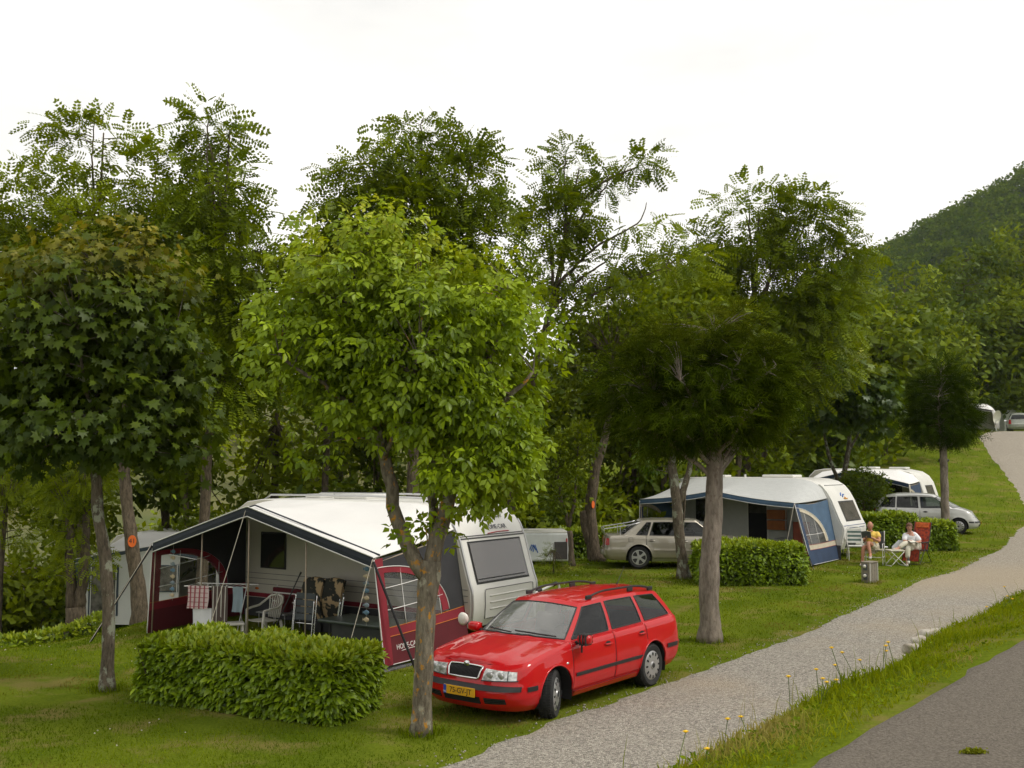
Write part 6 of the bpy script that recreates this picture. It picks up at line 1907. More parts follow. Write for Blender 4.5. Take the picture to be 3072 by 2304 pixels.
for x in (0.7, 5.9):
    for y in (-0.3, -1.9):
        MB().tube([(x, y, 0.42), (x, y, -0.02)], 0.03, 6).build('corner_steady', alu_m, van1)
# silver bike-rack hoop on the drawbar
rk = thing('bike_rack', 'silver tubular bike rack with black grips on the caravan drawbar', 'bike rack', (0.62, 19.25, z1), rz1)
q = [(-0.1, 0.55, 0.42), (-0.1, 0.55, 0.95), (-0.1, 0.48, 1.06), (-0.1, 0.2, 1.10), (-0.1, -0.22, 1.16), (-0.1, -0.30, 1.10), (-0.1, -0.30, 0.42)]
MB().tube(polyline(q, 0.06), 0.022, 8).build('hoop', piping_w, rk, smooth=True)
for y in (0.40, -0.14):
    MB().tube([(-0.1, y + 0.06, 1.075 if y > 0 else 1.14), (-0.1, y - 0.06, 1.095 if y > 0 else 1.155)], 0.036, 10).build('grip', black_m, rk, smooth=True)
MB().box((-0.1, 0.12, 0.42), (0.10, 0.9, 0.04)).build('base_bar', alu_m, rk)

aw1 = thing('awning', 'open caravan awning with wine red side panels, charcoal cloth and white roof', 'awning', (O1[0], O1[1], z1), rz1)
side_red = dict(low=wine_dark, band=wine_m, up=charcoal_m, arch_m=wine_m, edge=wine_m, arch=(0.80, 0.54, 0.38), q1=0.36)
A1 = dict(L=6.0, D=2.4, he=1.80, hp=2.56, peak=0.535, lean=(0.26, 0.10), rail=[(0.42, 2.12), (0.62, 2.38), (0.85, 2.50), (1.25, 2.57), (5.0, 2.58), (5.6, 2.5), (5.98, 2.30)], roof=roof_white, lining=liner_m, fascia=navy_m, fascia_h=0.16, second_band=True,
          sides={'r': dict(side_red, text=('HOME-CAR', 0.27, 0.17, 0.115)), 'l': dict(side_red)}, poles=(0.28, 0.76))
fz1, xa1, xb1 = awning(aw1, A1)
MB().box((3.0, 1.2, 0.012), (6.2, 2.7, 0.015)).build('groundsheet', ground_sheet_m, aw1)
rope(aw1, (xa1 - 0.02, 2.42, 1.74), (-0.45, 2.15, 0.02), 0.022, strap_m, 'storm_strap', 0.0)
rope(aw1, (xb1 + 0.02, 2.42, 1.76), (6.55, 3.35, -0.12), 0.022, strap_m, 'storm_strap', 0.0)
rope(aw1, (xb1 + 0.02, 2.42, 1.80), (6.45, 3.45, -0.12), 0.006)
rope(aw1, (xa1, 2.42, 1.78), (0.42, 2.95, 0.02), 0.006)
rope(aw1, (xa1 + 0.54 * (xb1 - xa1), 2.42, 2.50), (3.55, 3.15, 0.02), 0.007)

# ---------------------------------------------------------------- blue awning and its caravan
O2 = (10.31, 33.0); AX2 = np.array([-0.8, 0.6]); rz2 = math.atan2(AX2[1], AX2[0])
z2 = float(gz(9.0, 31.5)) - 0.01
van2 = thing('caravan', 'white caravan with sloping nose and dark front window behind the seated couple', 'caravan', (O2[0], O2[1], z2), rz2)
prof2 = [(0.05, 0.36), (-0.02, 0.55), (-0.10, 0.95), (-0.08, 1.08), (0.0, 1.22), (0.28, 1.90), (0.42, 2.15), (0.58, 2.34), (0.80, 2.48), (1.1, 2.56), (1.6, 2.59), (5.4, 2.59), (5.8, 2.5), (6.0, 2.3), (6.1, 1.8), (6.1, 0.40), (6.0, 0.36)]
caravan(van2, prof2, wall=pmat('caravan_pale', (0.55, 0.55, 0.53), 0.45, var=0.04))
f2 = front_panel(van2, 'front_window', prof2, -0.55, -1.95, 1.22, 1.86, pmat('window_rubber', (0.02, 0.02, 0.02), 0.6), 0.008, 0.02)
front_panel(van2, 'pane', prof2, -0.60, -1.90, 1.26, 1.82, pmat('brown_acrylic', (0.075, 0.06, 0.052), 0.15, var=0.4, scale=3, coat=0.7), 0.016, 0.006, par=f2)
front_line(van2, prof2, [(-0.05, 1.10), (-2.15, 1.10)], 0.009, pmat('blue_print', (0.10, 0.13, 0.28), 0.5), 'stripe')
front_line(van2, prof2, [(-0.55, 1.02), (-2.0, 1.02)], 0.008, pmat('blue_print', (0.10, 0.13, 0.28), 0.5), 'stripe')
front_line(van2, prof2, [(-0.3, 2.36), (-2.0, 2.36)], 0.012, grey_line, 'gutter_line')
front_line(van2, prof2, [(-0.02, 0.40), (-0.02, 1.0), (-0.02, 2.45)], 0.022, white_gel, 'corner_trim', 0.008)
sw = front_panel(van2, 'wheel_spat', prof2, -0.45, -1.35, 0.40, 0.86, pmat('dark_cover', (0.055, 0.06, 0.06), 0.6, var=0.15), 0.02, 0.02)
for pts_, mt in (([(-1.05, 2.02), (-1.12, 2.10), (-1.25, 2.12)], 'blue'), ([(-1.15, 1.98), (-1.28, 2.06), (-1.40, 2.05)], 'blue'), ([(-1.20, 1.93), (-1.35, 1.92), (-1.55, 1.93)], 'orange'), ([(-1.30, 1.97), (-1.38, 1.95)], 'orange')):
    front_line(van2, prof2, pts_, 0.020, pmat('emblem_' + mt, (0.03, 0.12, 0.42) if mt == 'blue' else (0.62, 0.28, 0.05), 0.5), 'emblem', 0.012)
MB().lathe([(0.14, 0), (0.15, 0.02), (0.12, 0.03), (0.004, 0.035)], c=(-0.085, -0.25, 0.80), axis='x', n=20).build('service_hatch', white_gel, van2)
MB().box((2.3, -1.0, 2.64), (1.1, 0.8, 0.10)).build('roof_hatch', white_gel, van2, bevel=0.04)
MB().box((4.4, -0.8, 2.63), (0.5, 0.5, 0.08)).build('roof_hatch', white_gel, van2, bevel=0.03)
MB().tube([(3.4, -0.5, 2.58), (3.4, -0.5, 2.70)], 0.04, 8).build('chimney', white_gel, van2)
wall_window(van2, 4.2, 5.0, 1.10, 1.85)
dr = MB().box((2.75, 0.006, 1.15), (0.66, 0.015, 1.60)).build('doorway', pmat('doorway_shade', (0.008, 0.008, 0.009), 0.9), van2)  # black slab paints the shade inside the open door
MB().box((2.75, 0.016, 1.68), (0.62, 0.010, 0.5)).build('door_net', pmat('door_net', (0.06, 0.055, 0.045), 0.9, var=0.3), dr)
for x in (2.41, 3.09):
    MB().box((x, 0.02, 1.15), (0.03, 0.03, 1.66)).build('door_frame', white_gel, dr)
text_part('lettering', 'SÜDWIND', 0.13, pmat('pale_slate_print', (0.16, 0.17, 0.18), 0.6), van2, frame(Vector((1.05, 0.008, 1.05)), Vector((-1, 0, 0)), Vector((0, 0, 1)), Vector((0, 1, 0))), 0.002, xscale=1.15)
MB().box((3.0, 0.02, 0.25), (6.0, 0.02, 0.5)).build('draught_skirt', skirt_m, van2)
for y in (-0.12, -2.08):
    MB().lathe([(0.19, -0.09), (0.30, -0.08), (0.315, -0.04), (0.315, 0.04), (0.30, 0.08), (0.19, 0.09)], c=(2.8, y, 0.31), axis='y', n=28).build('wheel', tyre_m, van2, auto=40)
for x in (0.6, 5.6):
    for y in (-0.3, -1.9):
        MB().tube([(x, y, 0.42), (x, y, -0.02)], 0.03, 6).build('corner_steady', alu_m, van2)
for y in (-0.7, -1.5):
    MB().tube([(0.3, y, 0.42), (-1.1, -1.1, 0.42)], 0.035, 8).build('drawbar', alu_m, van2, smooth=True)

aw2 = thing('awning', 'open awning with blue side panels and a white canopy behind the beige saloon', 'awning', (O2[0], O2[1], z2), rz2)
side_blue = dict(low=blue_dark, band=beige_band, up=blue_cloth, arch_m=beige_band, edge=blue_dark, arch=(0.74, 0.58, 0.36), q1=0.34, line=pmat('red_piping', (0.30, 0.06, 0.06), 0.7), bars_p=(0.2, 0.45), bars_q=(0.50,))
A2 = dict(L=5.8, D=2.5, he=1.88, hp=2.20, peak=0.5, sag=0.05, lean=(0.5, 0.06), rail=[(0.40, 1.95), (0.58, 2.28), (0.85, 2.46), (1.3, 2.56), (4.9, 2.57), (5.5, 2.45), (5.78, 2.2)], roof=grey_cloth, lining=liner_m, fascia=blue_cloth, fascia_h=0.14, sides={'r': side_blue, 'l': side_blue}, poles=())
awning(aw2, A2)
rope(aw2, (0.3, 2.5, 1.0), (-0.25, 3.0, 0.02), 0.012, strap_m, 'storm_strap', 0)
rope(aw2, (0.5, 2.5, 1.85), (0.55, 3.4, 0.02), 0.006)

# ---------------------------------------------------------------- rear awning with navy edge
O3 = (19.14, 48.4); rz3 = rz2
z3 = float(gz(17.5, 47.0))
van3 = thing('caravan', 'older white caravan at the foot of the grass slope behind the silver people carrier', 'caravan', (O3[0], O3[1], z3), rz3)
prof3 = [(0.05, 0.36), (0.0, 0.6), (0.0, 1.0), (0.08, 1.3), (0.25, 1.85), (0.45, 2.15), (0.75, 2.35), (1.3, 2.46), (4.8, 2.48), (5.3, 2.4), (5.6, 2.1), (5.65, 0.40), (5.6, 0.36)]
caravan(van3, prof3)
f3 = front_panel(van3, 'front_window', prof3, -0.5, -1.7, 1.15, 1.72, pmat('window_rubber', (0.02, 0.02, 0.02), 0.6), 0.008, 0.02)
front_panel(van3, 'pane', prof3, -0.55, -1.65, 1.2, 1.67, pmat('brown_acrylic', (0.075, 0.06, 0.052), 0.15), 0.016, 0.006, par=f3)
wall_window(van3, 1.1, 2.6, 1.0, 1.75)
MB().box((1.5, -1.0, 2.52), (0.8, 0.7, 0.09)).build('roof_hatch', white_gel, van3, bevel=0.04)
MB().box((2.9, -1.0, 2.53), (0.8, 0.7, 0.09)).build('roof_hatch', white_gel, van3, bevel=0.04)
MB().box((2.8, 0.02, 0.25), (5.4, 0.02, 0.5)).build('draught_skirt', skirt_m, van3)
aw3 = thing('awning', 'rear awning with navy edging and a beige lining behind the clipped bush', 'awning', (O3[0], O3[1], z3), rz3)
side_navy = dict(low=blue_dark, band=beige_band, up=blue_dark, arch_m=beige_band, edge=beige_band, arch=(0.7, 0.5, 0.40), q1=0.38, bars_p=(), bars_q=())
awning(aw3, dict(L=5.2, D=2.4, he=1.82, hp=2.42, lean=(0.1, 0.1), rail=[(0.30, 1.9), (0.6, 2.2), (1.2, 2.40), (4.2, 2.42), (5.0, 2.3), (5.2, 2.0)], roof=roof_white, lining=beige_band, fascia=blue_dark, fascia_h=0.16, sides={'r': side_navy, 'l': side_navy}))

# ---------------------------------------------------------------- closed tent at the left
O4 = (-7.35, 30.6); AX4 = unit(np.array([-0.995, 0.10])); rz4 = math.atan2(AX4[1], AX4[0])
z4 = float(gz(-9.8, 28.5))
van4 = thing('caravan', 'caravan with a white roof mostly hidden behind the white and blue tent', 'caravan', (O4[0], O4[1], z4), rz4)
caravan(van4, [(x * 0.82, z * 0.93) for x, z in prof3])
aw4 = thing('tent', 'closed white and slate blue caravan tent at the left behind the tree trunks', 'tent', (O4[0], O4[1], z4), rz4)
slate_c = pmat('slate_blue_cloth', (0.045, 0.065, 0.085), 0.8, var=0.12)
white_c = pmat('tent_white_cloth', (0.62, 0.63, 0.62), 0.8, var=0.04, scale=2)
side_sl = dict(low=slate_c, band=slate_c, up=white_c, arch_m=slate_c, edge=slate_c, q1=0.30, bars_p=(), bars_q=())
awning(aw4, dict(L=4.4, D=2.4, he=1.74, hp=2.10, lean=(0.08, 0.08), rail=[(0.3, 1.9), (0.7, 2.2), (1.3, 2.32), (3.3, 2.32), (4.1, 2.2), (4.4, 1.9)], roof=roof_white, lining=liner_m, fascia=slate_c, fascia_h=0.10, sides={'r': side_sl, 'l': side_sl},
    front=dict(mat=white_c, trim=slate_c, panels=[(0.30, 0.82), (0.82, 1.0), (0.0, 0.06)], windows=[(0.70, 0.90, 0.25, 1.62), (0.30, 0.46, 0.9, 1.62)], corners=[(0.92, 1.0), (0.0, 0.04)])))

# small tents in the hollow at the far left edge
def ridge_tent(label, x, y, rz, L, W, H, mat, door):
    t = thing('tent', label, 'tent', on(x, y, -0.02), rz)
    rows = []
    for u in np.linspace(0, 1, 9):
        e = 0.18 * (abs(2 * u - 1) ** 3)
        rows.append([((u - 0.5) * L, -W / 2, 0), ((u - 0.5) * (L - 0.1), -W * 0.44, 0.35 * H), ((u - 0.5) * (L - 0.3), 0, H - 0.03 * math.sin(math.pi * u)), ((u - 0.5) * (L - 0.1), W * 0.44, 0.35 * H), ((u - 0.5) * L, W / 2, 0)])
    MB().slab(rows, (0, 0, -0.008)).build('canvas', mat, t)
    for s in (0, -1):
        r = rows[s]
        MB().add(r, [(0, 1, 2, 3, 4)]).build('end_wall', door, t)
        MB().tube([(r[2][0] * 1.01, 0, 0), (r[2][0] * 1.01, 0, H + 0.05)], 0.014, 6).build('pole', pole_m, t)
    for s in (-1, 1):
        rope(t, (s * L * 0.45, 0, H), (s * L * 0.85, 0, 0), 0.006)
    return t
ridge_tent('beige canvas ridge tent half hidden by the low hedge at the left edge', -16.8, 34.5, R(12), 2.6, 1.9, 1.75, pmat('canvas_beige', (0.50, 0.42, 0.29), 0.85, var=0.06), pmat('canvas_beige_b', (0.44, 0.36, 0.25), 0.85, var=0.06))
ridge_tent('small purple tent beside the beige canvas tent', -15.9, 36.2, R(70), 1.9, 1.5, 1.45, pmat('purple_nylon', (0.10, 0.03, 0.12), 0.6, var=0.1), pmat('violet_nylon', (0.035, 0.03, 0.13), 0.6, var=0.1))

# small white trailer beyond the caravan
tr = thing('trailer', 'small white box trailer on the grass beyond the caravan', 'trailer', on(0.95, 31.6), R(4))
MB().box((-0.1, 0.75, 0.52), (1.75, 1.5, 0.85)).build('body', pmat('trailer_white', (0.60, 0.62, 0.62), 0.4, var=0.05), tr, bevel=0.06)
MB().box((-0.1, 0.75, 0.965), (1.68, 1.44, 0.05)).build('lid', white_gel, tr, bevel=0.015)
MB().box((0.52, -0.008, 0.42), (0.40, 0.02, 0.52)).build('dark_panel', pmat('trailer_dark', (0.05, 0.045, 0.042), 0.6, var=0.2), tr, bevel=0.01)
MB().box((0.70, -0.006, 0.70), (0.04, 0.016, 0.16)).build('reflector', redlens_m, tr)
for k in range(3):
    MB().tube([(-0.42 + 0.05 * k, -0.012, 0.45 - 0.03 * k), (-0.36 + 0.05 * k, -0.012, 0.60), (-0.28 + 0.05 * k, -0.012, 0.52 - 0.08 * k)], 0.016, 5).build('emblem', pmat('emblem_blue', (0.03, 0.12, 0.42), 0.5), tr)
for s in (-0.55, 0.4):
    MB().lathe([(0.10, -0.06), (0.2, -0.05), (0.21, 0), (0.2, 0.05), (0.10, 0.06)], c=(s, 0.75, 0.20), axis='y', n=20).build('wheel', tyre_m, tr)

# ---------------------------------------------------------------- up the slope, top right
van5 = thing('caravan', 'far white caravan at the top of the track, next to the satellite dish', 'caravan', on(39.3, 84.4), rz2 + 0.15)
caravan(van5, prof3)
aw5 = thing('awning', 'far pale awning at the top of the track, open towards the viewer', 'awning', on(39.3, 84.4), rz2 + 0.15)
side_pale = dict(low=grey_cloth, band=beige_band, up=grey_cloth, arch_m=beige_band, edge=grey_cloth, bars_p=(), bars_q=())
awning(aw5, dict(L=5.0, D=2.6, he=1.75, hp=2.2, lean=(0.25, 0.1), rail=[(0.30, 1.9), (0.6, 2.2), (1.2, 2.40), (4.2, 2.42), (5.0, 2.0)], roof=roof_white, lining=liner_m, fascia=pmat('grey_fascia', (0.12, 0.11, 0.11), 0.8), fascia_h=0.14, sides={'r': side_pale, 'l': side_pale}))
fence5 = thing('windbreak', 'pale striped windbreak across the front of the far awning', 'windbreak', on(35.1, 82.4), rz2 + 0.15)
for k in range(4):
    MB().box((0.5, 0, 0.14 + 0.22 * k), (3.4, 0.03, 0.16)).build('slat', pmat('windbreak_grey', (0.34, 0.34, 0.32), 0.8), fence5)
for x in (-1.1, 0.5, 2.1):
    MB().tube([(x, 0, -0.1), (x, 0, 0.95)], 0.02, 6).build('post', alu_m, fence5)
van6 = thing('caravan', 'far grey-green caravan at the right edge behind the parked cars', 'caravan', on(49.2, 92.0), R(176))
caravan(van6, [(x, z * 0.95) for x, z in prof3], wall=pmat('caravan_greyish', (0.42, 0.44, 0.38), 0.5), ends=pmat('caravan_greyish', (0.42, 0.44, 0.38), 0.5))
wall_window(van6, 0.6, 1.5, 1.05, 1.75)
dish = thing('satellite_dish', 'pale oval satellite dish on a mast before the far awning', 'satellite dish', on(37.4, 80.6), R(20))
MB().tube([(0, 0, -0.1), (0, 0, 0.9)], 0.03, 8).build('mast', alu_m, dish)
for s in (-1, 1):
    MB().tube([(0, 0, 0.5), (s * 0.35, 0.2, 0)], 0.015, 6).build('leg', alu_m, dish)
d_ = MB()
rings = []
for k in range(7):
    rr_ = 0.50 * k / 6 + 0.002
    a = np.arange(24) * 2 * np.pi / 24
    rings.append(np.stack([0.75 * rr_ * np.cos(a), -0.22 * (rr_ / 0.5) ** 2 - 0.25 * rr_ * np.sin(a) + 0.1, 1.15 + rr_ * np.sin(a)], 1))
d_.loft(rings)
d_.build('reflector', pmat('dish_cream', (0.66, 0.66, 0.56), 0.5, var=0.04), dish, smooth=True)
MB().tube([(0, 0.05, 0.8), (0, -0.45, 1.05)], 0.012, 6).build('arm', alu_m, dish)
# ================================================================ THE OTHER CARS
beige_paint = pmat('champagne_paint', (0.33, 0.30, 0.245), 0.36, 0.45, var=0.04, coat=1.0)
silver_paint = pmat('silver_paint', (0.50, 0.50, 0.48), 0.36, 0.25, var=0.04, coat=1.0)
# ---- boxy saloon, seen from its right side, nose to the right
sal = thing('saloon_car', 'champagne beige boxy saloon car parked behind the clipped hedge and slim tree', 'car', on(5.02, 31.15), R(-2))
PV = dict(paint=beige_paint, wheel_r=0.315, arch_r=0.375, xaf=1.33, xar=-1.33, track=1.50, wheel='alloy', xf=2.30, xr=-2.40, xcf=1.95, xcr=-2.05, nf=3.2, nr=3.6,
    zsh=[(2.4, 0.70), (2.2, 0.74), (1.8, 0.80), (1.2, 0.88), (0.9, 0.90), (0, 0.915), (-1.2, 0.93), (-1.6, 0.945), (-2.3, 0.93), (-2.45, 0.90)],
    crown=[(2.2, 0.04), (1.2, 0.06), (0, 0.05), (-1.6, 0.04), (-2.4, 0.03)],
    wt=[(0, 0.78), (0.12, 0.84), (0.3, 0.868), (0.45, 0.872), (0.5, 0.866), (0.75, 0.862), (0.92, 0.845), (1, 0.80)],
    fdx=[(0, -0.1), (0.15, -0.02), (0.4, 0), (0.5, -0.05), (1, -0.12)], rdx=[(0, 0.12), (0.18, 0.02), (0.42, 0), (0.46, 0.08), (0.9, 0.10), (1, 0.14)],
    zbot=[(2.4, 0.22), (1, 0.20), (-1, 0.20), (-2.4, 0.26)], doors=[0.95, -0.20, -1.12], door_ranges=[(0.95, -0.20), (-0.20, -1.12)], sill_z=0.31, hood_end=0.3,
    gh=dict(wb=1.15, cb=0.20, ya=0.72, wt=0.42, ct=0.08, yat=0.56, rb=-1.88, crb=0.12, rt=-1.26, crt=0.05, rc=0.045, bulge=0.010, h=(0.05, 0.86), seat_x=0.02,
        yb=[(1.0, 0.75), (0, 0.775), (-1.2, 0.77), (-2, 0.74)], yt=[(0.4, 0.575), (0, 0.59), (-1.3, 0.575), (-2, 0.55)], zre=[(0.45, 1.345), (0.2, 1.365), (-0.5, 1.375), (-1.1, 1.36), (-1.3, 1.345), (-2, 1.3)],
        side=[('apillar', 0.86, 0.28, 2), ('window_front', -0.13, -0.16, 8), ('bpillar', -0.27, -0.27, 2), ('window_rear', -1.02, -0.86, 8), ('cpillar', -1.09, -0.93, 1), ('window_quarter', -1.42, -1.02, 4), ('dpillar', -1.72, -1.18, 4)]))
C = build_car(sal, PV)
for sgn in (1, -1):
    C['side_strip']('rub_strip', [(x, 0.52) for x in np.linspace(0.9, -0.90, 26)], sgn, 0.035, beige_paint, th=0.02)
    C['seam']([(-0.20, z) for z in np.linspace(0.27, 0.90, 12)], sgn)
    C['seam']([(0.95, z) for z in np.linspace(0.30, 0.89, 12)], sgn)
    C['seam']([(-1.12, z) for z in np.linspace(0.66, 0.92, 8)], sgn)
    C['seam']([(x, 0.285) for x in np.linspace(0.9, -0.9, 20)], sgn)
    C['seam']([(-1.62, 0.76), (-1.62, 0.88), (-1.50, 0.88), (-1.50, 0.76), (-1.62, 0.76)], sgn)
    handle(C, sal, -0.02, 0.775, sgn, beige_paint); handle(C, sal, -0.97, 0.79, sgn, beige_paint)
    for ax in (1.33, -1.33):
        a = np.linspace(0.02, math.pi - 0.02, 26)
        MB().tube([C['side_pt'](ax + 0.385 * math.cos(b), 0.315 + 0.385 * math.sin(b), sgn, 0.0) for b in a], 0.014, 6).build('arch_lip', beige_paint, sal, smooth=True)
    C['end_patch']('tail_light', [(sgn * 0.50, 0.66), (sgn * 0.82, 0.66), (sgn * 0.80, 0.86), (sgn * 0.52, 0.86)], -1, redlens_m, 0.012, 10, 5)
    C['side_strip']('tail_light', [(x, 0.76) for x in np.linspace(-2.18, -2.27, 5)], sgn, 0.19, redlens_m, th=0.012)
    mirror(sal, 0.78, sgn * 0.87, 0.95, sgn, beige_paint)
    C['end_patch']('headlight', [(sgn * 0.36, 0.56), (sgn * 0.76, 0.57), (sgn * 0.74, 0.68), (sgn * 0.38, 0.69)], 1, lens_m, 0.012, 10, 5)
C['end_patch']('rear_bumper', [(-0.78, 0.38), (0.78, 0.38), (0.78, 0.54), (-0.78, 0.54)], -1, beige_paint, 0.03, 20, 4)
C['end_patch']('grille', [(-0.3, 0.57), (0.3, 0.57), (0.3, 0.70), (-0.3, 0.70)], 1, dark_m, 0.01, 8, 4)
# luggage rack rails fixed over the boot lid
rk2 = thing('boot_rack', 'thin silver rack rail standing over the beige saloon boot lid', 'rack', (sal.location.x, sal.location.y, sal.location.z), R(-2))
for y in (-0.62, 0.62):
    MB().tube([(-2.30, y, 0.93), (-2.33, y, 1.10), (-2.27, y, 1.12), (-1.5, y, 1.24), (-1.28, y, 1.30)], 0.016, 7).build('rail', alu_m, rk2, smooth=True)
    MB().tube([(-1.85, y, 0.95), (-1.85, y, 1.185)], 0.010, 6).build('stay', alu_m, rk2)
for x, z in ((-2.30, 1.115), (-1.7, 1.21)):
    MB().tube([(x, -0.62, z), (x, 0.62, z)], 0.014, 7).build('crossbar', alu_m, rk2)

# ---- rounded people carrier, right side, nose to the right and a little towards us
mpv = thing('people_carrier', 'silver rounded people carrier beyond the hedge at the foot of the slope', 'car', on(16.95, 43.2), R(-22))
PS = dict(paint=silver_paint, wheel_r=0.305, arch_r=0.36, xaf=1.29, xar=-1.29, track=1.46, wheel='cap', steer=R(-6), xf=2.10, xr=-2.05, xcf=1.55, xcr=-1.6, nf=2.5, nr=3.0,
    zsh=[(2.2, 0.70), (1.9, 0.80), (1.5, 0.93), (1.2, 0.985), (0.8, 1.0), (0, 0.99), (-1.2, 1.01), (-2.1, 1.04)],
    crown=[(2.1, 0.05), (1.4, 0.09), (1.0, 0.09), (0, 0.05), (-2.1, 0.03)], wt=[(0, 0.77), (0.12, 0.83), (0.3, 0.855), (0.6, 0.86), (0.8, 0.85), (0.92, 0.83), (1, 0.79)],
    fdx=[(0, -0.12), (0.15, -0.03), (0.4, 0), (0.6, -0.06), (1, -0.24)], rdx=[(0, 0.12), (0.2, 0.02), (0.5, 0), (0.6, 0.05), (1, 0.10)], zbot=[(2.2, 0.21), (0, 0.20), (-2.1, 0.26)],
    doors=[0.95, -0.15, -1.05], door_ranges=[(0.95, -0.15), (-0.15, -1.05)], sill_z=0.31, hood_end=0.4,
    gh=dict(wb=1.42, cb=0.30, ya=0.70, wt=0.42, ct=0.10, yat=0.53, rb=-2.0, crb=0.12, rt=-1.72, crt=0.06, rc=0.07, bulge=0.02, h=(0.05, 0.86), seat_x=0.12,
        yb=[(1.2, 0.735), (0.9, 0.76), (-1.2, 0.765), (-2, 0.71)], yt=[(0.4, 0.55), (-1.1, 0.56), (-1.8, 0.50)], zre=[(0.5, 1.47), (0.2, 1.52), (-0.4, 1.545), (-1.0, 1.53), (-1.5, 1.46), (-1.8, 1.36)],
        side=[('apillar', 1.02, 0.32, 2), ('window_front', -0.10, -0.14, 9), ('bpillar', -0.20, -0.24, 2), ('window_rear', -1.02, -1.0, 8), ('cpillar', -1.10, -1.06, 1), ('window_quarter', -1.72, -1.38, 6), ('dpillar', -1.86, -1.58, 3)]))
C = build_car(mpv, PS)
for sgn in (1, -1):
    C['side_strip']('rub_strip', [(x, 0.50) for x in np.linspace(0.86, -0.88, 22)], sgn, 0.035, silver_paint, th=0.018)
    for x in (0.95, -0.15):
        C['seam']([(x, z) for z in np.linspace(0.29, 0.97, 12)], sgn)
    C['seam']([(-1.05, z) for z in np.linspace(0.66, 1.0, 8)], sgn)
    handle(C, mpv, 0.06, 0.86, sgn, black_m); handle(C, mpv, -0.93, 0.88, sgn, black_m)
    C['end_patch']('headlight', [(sgn * 0.34, 0.62), (sgn * 0.72, 0.66), (sgn * 0.66, 0.80), (sgn * 0.36, 0.72)], 1, lens_m, 0.014, 12, 6)
    mirror(mpv, 0.90, sgn * 0.86, 1.04, sgn, silver_paint)
    C['end_patch']('tail_light', [(sgn * 0.58, 0.66), (sgn * 0.78, 0.66), (sgn * 0.74, 1.0), (sgn * 0.62, 1.0)], -1, redlens_m, 0.012, 8, 6)
    C['side_strip']('bumper_strip', [(x, 0.475) for x in np.linspace(1.86, 1.66, 7)], sgn, 0.06, black_m)
C['end_patch']('bumper_strip', [(-0.74, 0.445), (0.74, 0.445), (0.74, 0.505), (-0.74, 0.505)], 1, black_m, 0.02, 26, 3)
C['end_patch']('grille', [(-0.26, 0.59), (0.26, 0.59), (0.28, 0.67), (-0.28, 0.67)], 1, dark_m, 0.01, 8, 4)
C['end_patch']('lower_grille', [(-0.5, 0.30), (0.5, 0.30), (0.46, 0.38), (-0.46, 0.38)], 1, dark_m, 0.006, 10, 4)
pc = C['end_pt'](0.0, 0.43, 1, 0.03)
MB().box(pc, (0.010, 0.52, 0.112)).build('number_plate', plate_m, mpv, bevel=0.003)

# ---- two far cars at the top of the track, tails towards us
def far_copy(src, label, loc, rz, paint):
    c = copy_tree(src)
    c['label'] = label
    c.location = loc; c.rotation_euler = (0, 0, rz)
    cache = {}
    def walk(o):
        if o.type == 'MESH' and o.data.materials and o.data.materials[0] in (silver_paint, beige_paint):
            k = o.data.name
            if k not in cache:
                me = o.data.copy(); me.materials[0] = paint; cache[k] = me
            o.data = cache[k]
        for ch in o.children: walk(ch)
    walk(c)
    c['group'] = 'far parked cars at the top of the track'
    return c
far_copy(mpv, 'far pale hatchback with red tail lamps parked beside the far awning', on(40.5, 83.4), R(66), pmat('far_pale_paint', (0.34, 0.36, 0.31), 0.4, 0.3, coat=1))
far_copy(mpv, 'far dark grey car with red tail lamps at the right edge of the track', on(42.0, 86.0), R(64), pmat('far_dark_paint', (0.07, 0.075, 0.085), 0.35, 0.3, coat=1))
# ================================================================ PEOPLE
skin_m = pmat('skin', (0.42, 0.19, 0.115), 0.55, var=0.10, scale=9)
skin2_m = pmat('skin_fair', (0.46, 0.235, 0.16), 0.55, var=0.10, scale=9)

def skinned(name, joints, edges, mat, parent, root_joint, sub=2, extra=None):
    """continuous figure grown round a skeleton; joints: name -> (x,y,z,r or (rx,ry))"""
    names = list(joints)
    me = bpy.data.meshes.new(name)
    me.from_pydata([joints[k][:3] for k in names], [(names.index(a), names.index(b)) for a, b in edges], [])
    o = bpy.data.objects.new('tmp', me); COL.objects.link(o)
    md = o.modifiers.new('skin', 'SKIN'); md.use_smooth_shade = True; md.branch_smoothing = 0.6
    sl = me.skin_vertices[0].data
    for i, k in enumerate(names):
        r = joints[k][3]
        sl[i].radius = (r, r) if not isinstance(r, tuple) else r
        sl[i].use_root = (k == root_joint)
    s = o.modifiers.new('sub', 'SUBSURF'); s.levels = sub; s.render_levels = sub
    dg = bpy.context.evaluated_depsgraph_get()
    out = bpy.data.meshes.new_from_object(o.evaluated_get(dg))
    bpy.data.objects.remove(o)
    if extra:
        bm = bmesh.new(); bm.from_mesh(out)
        for e in extra:
            v0 = [bm.verts.new(v) for v in np.concatenate(e.V)]
            for f in e.F:
                try: bm.faces.new([v0[i] for i in f])
                except ValueError: pass
        bmesh.ops.recalc_face_normals(bm, faces=bm.faces)
        bm.to_mesh(out); bm.free()
    out.materials.clear(); out.materials.append(mat)
    out.polygons.foreach_set('use_smooth', [True] * len(out.polygons))
    out.name = name
    ob = bpy.data.objects.new(name, out); COL.objects.link(ob); ob.parent = parent
    return ob

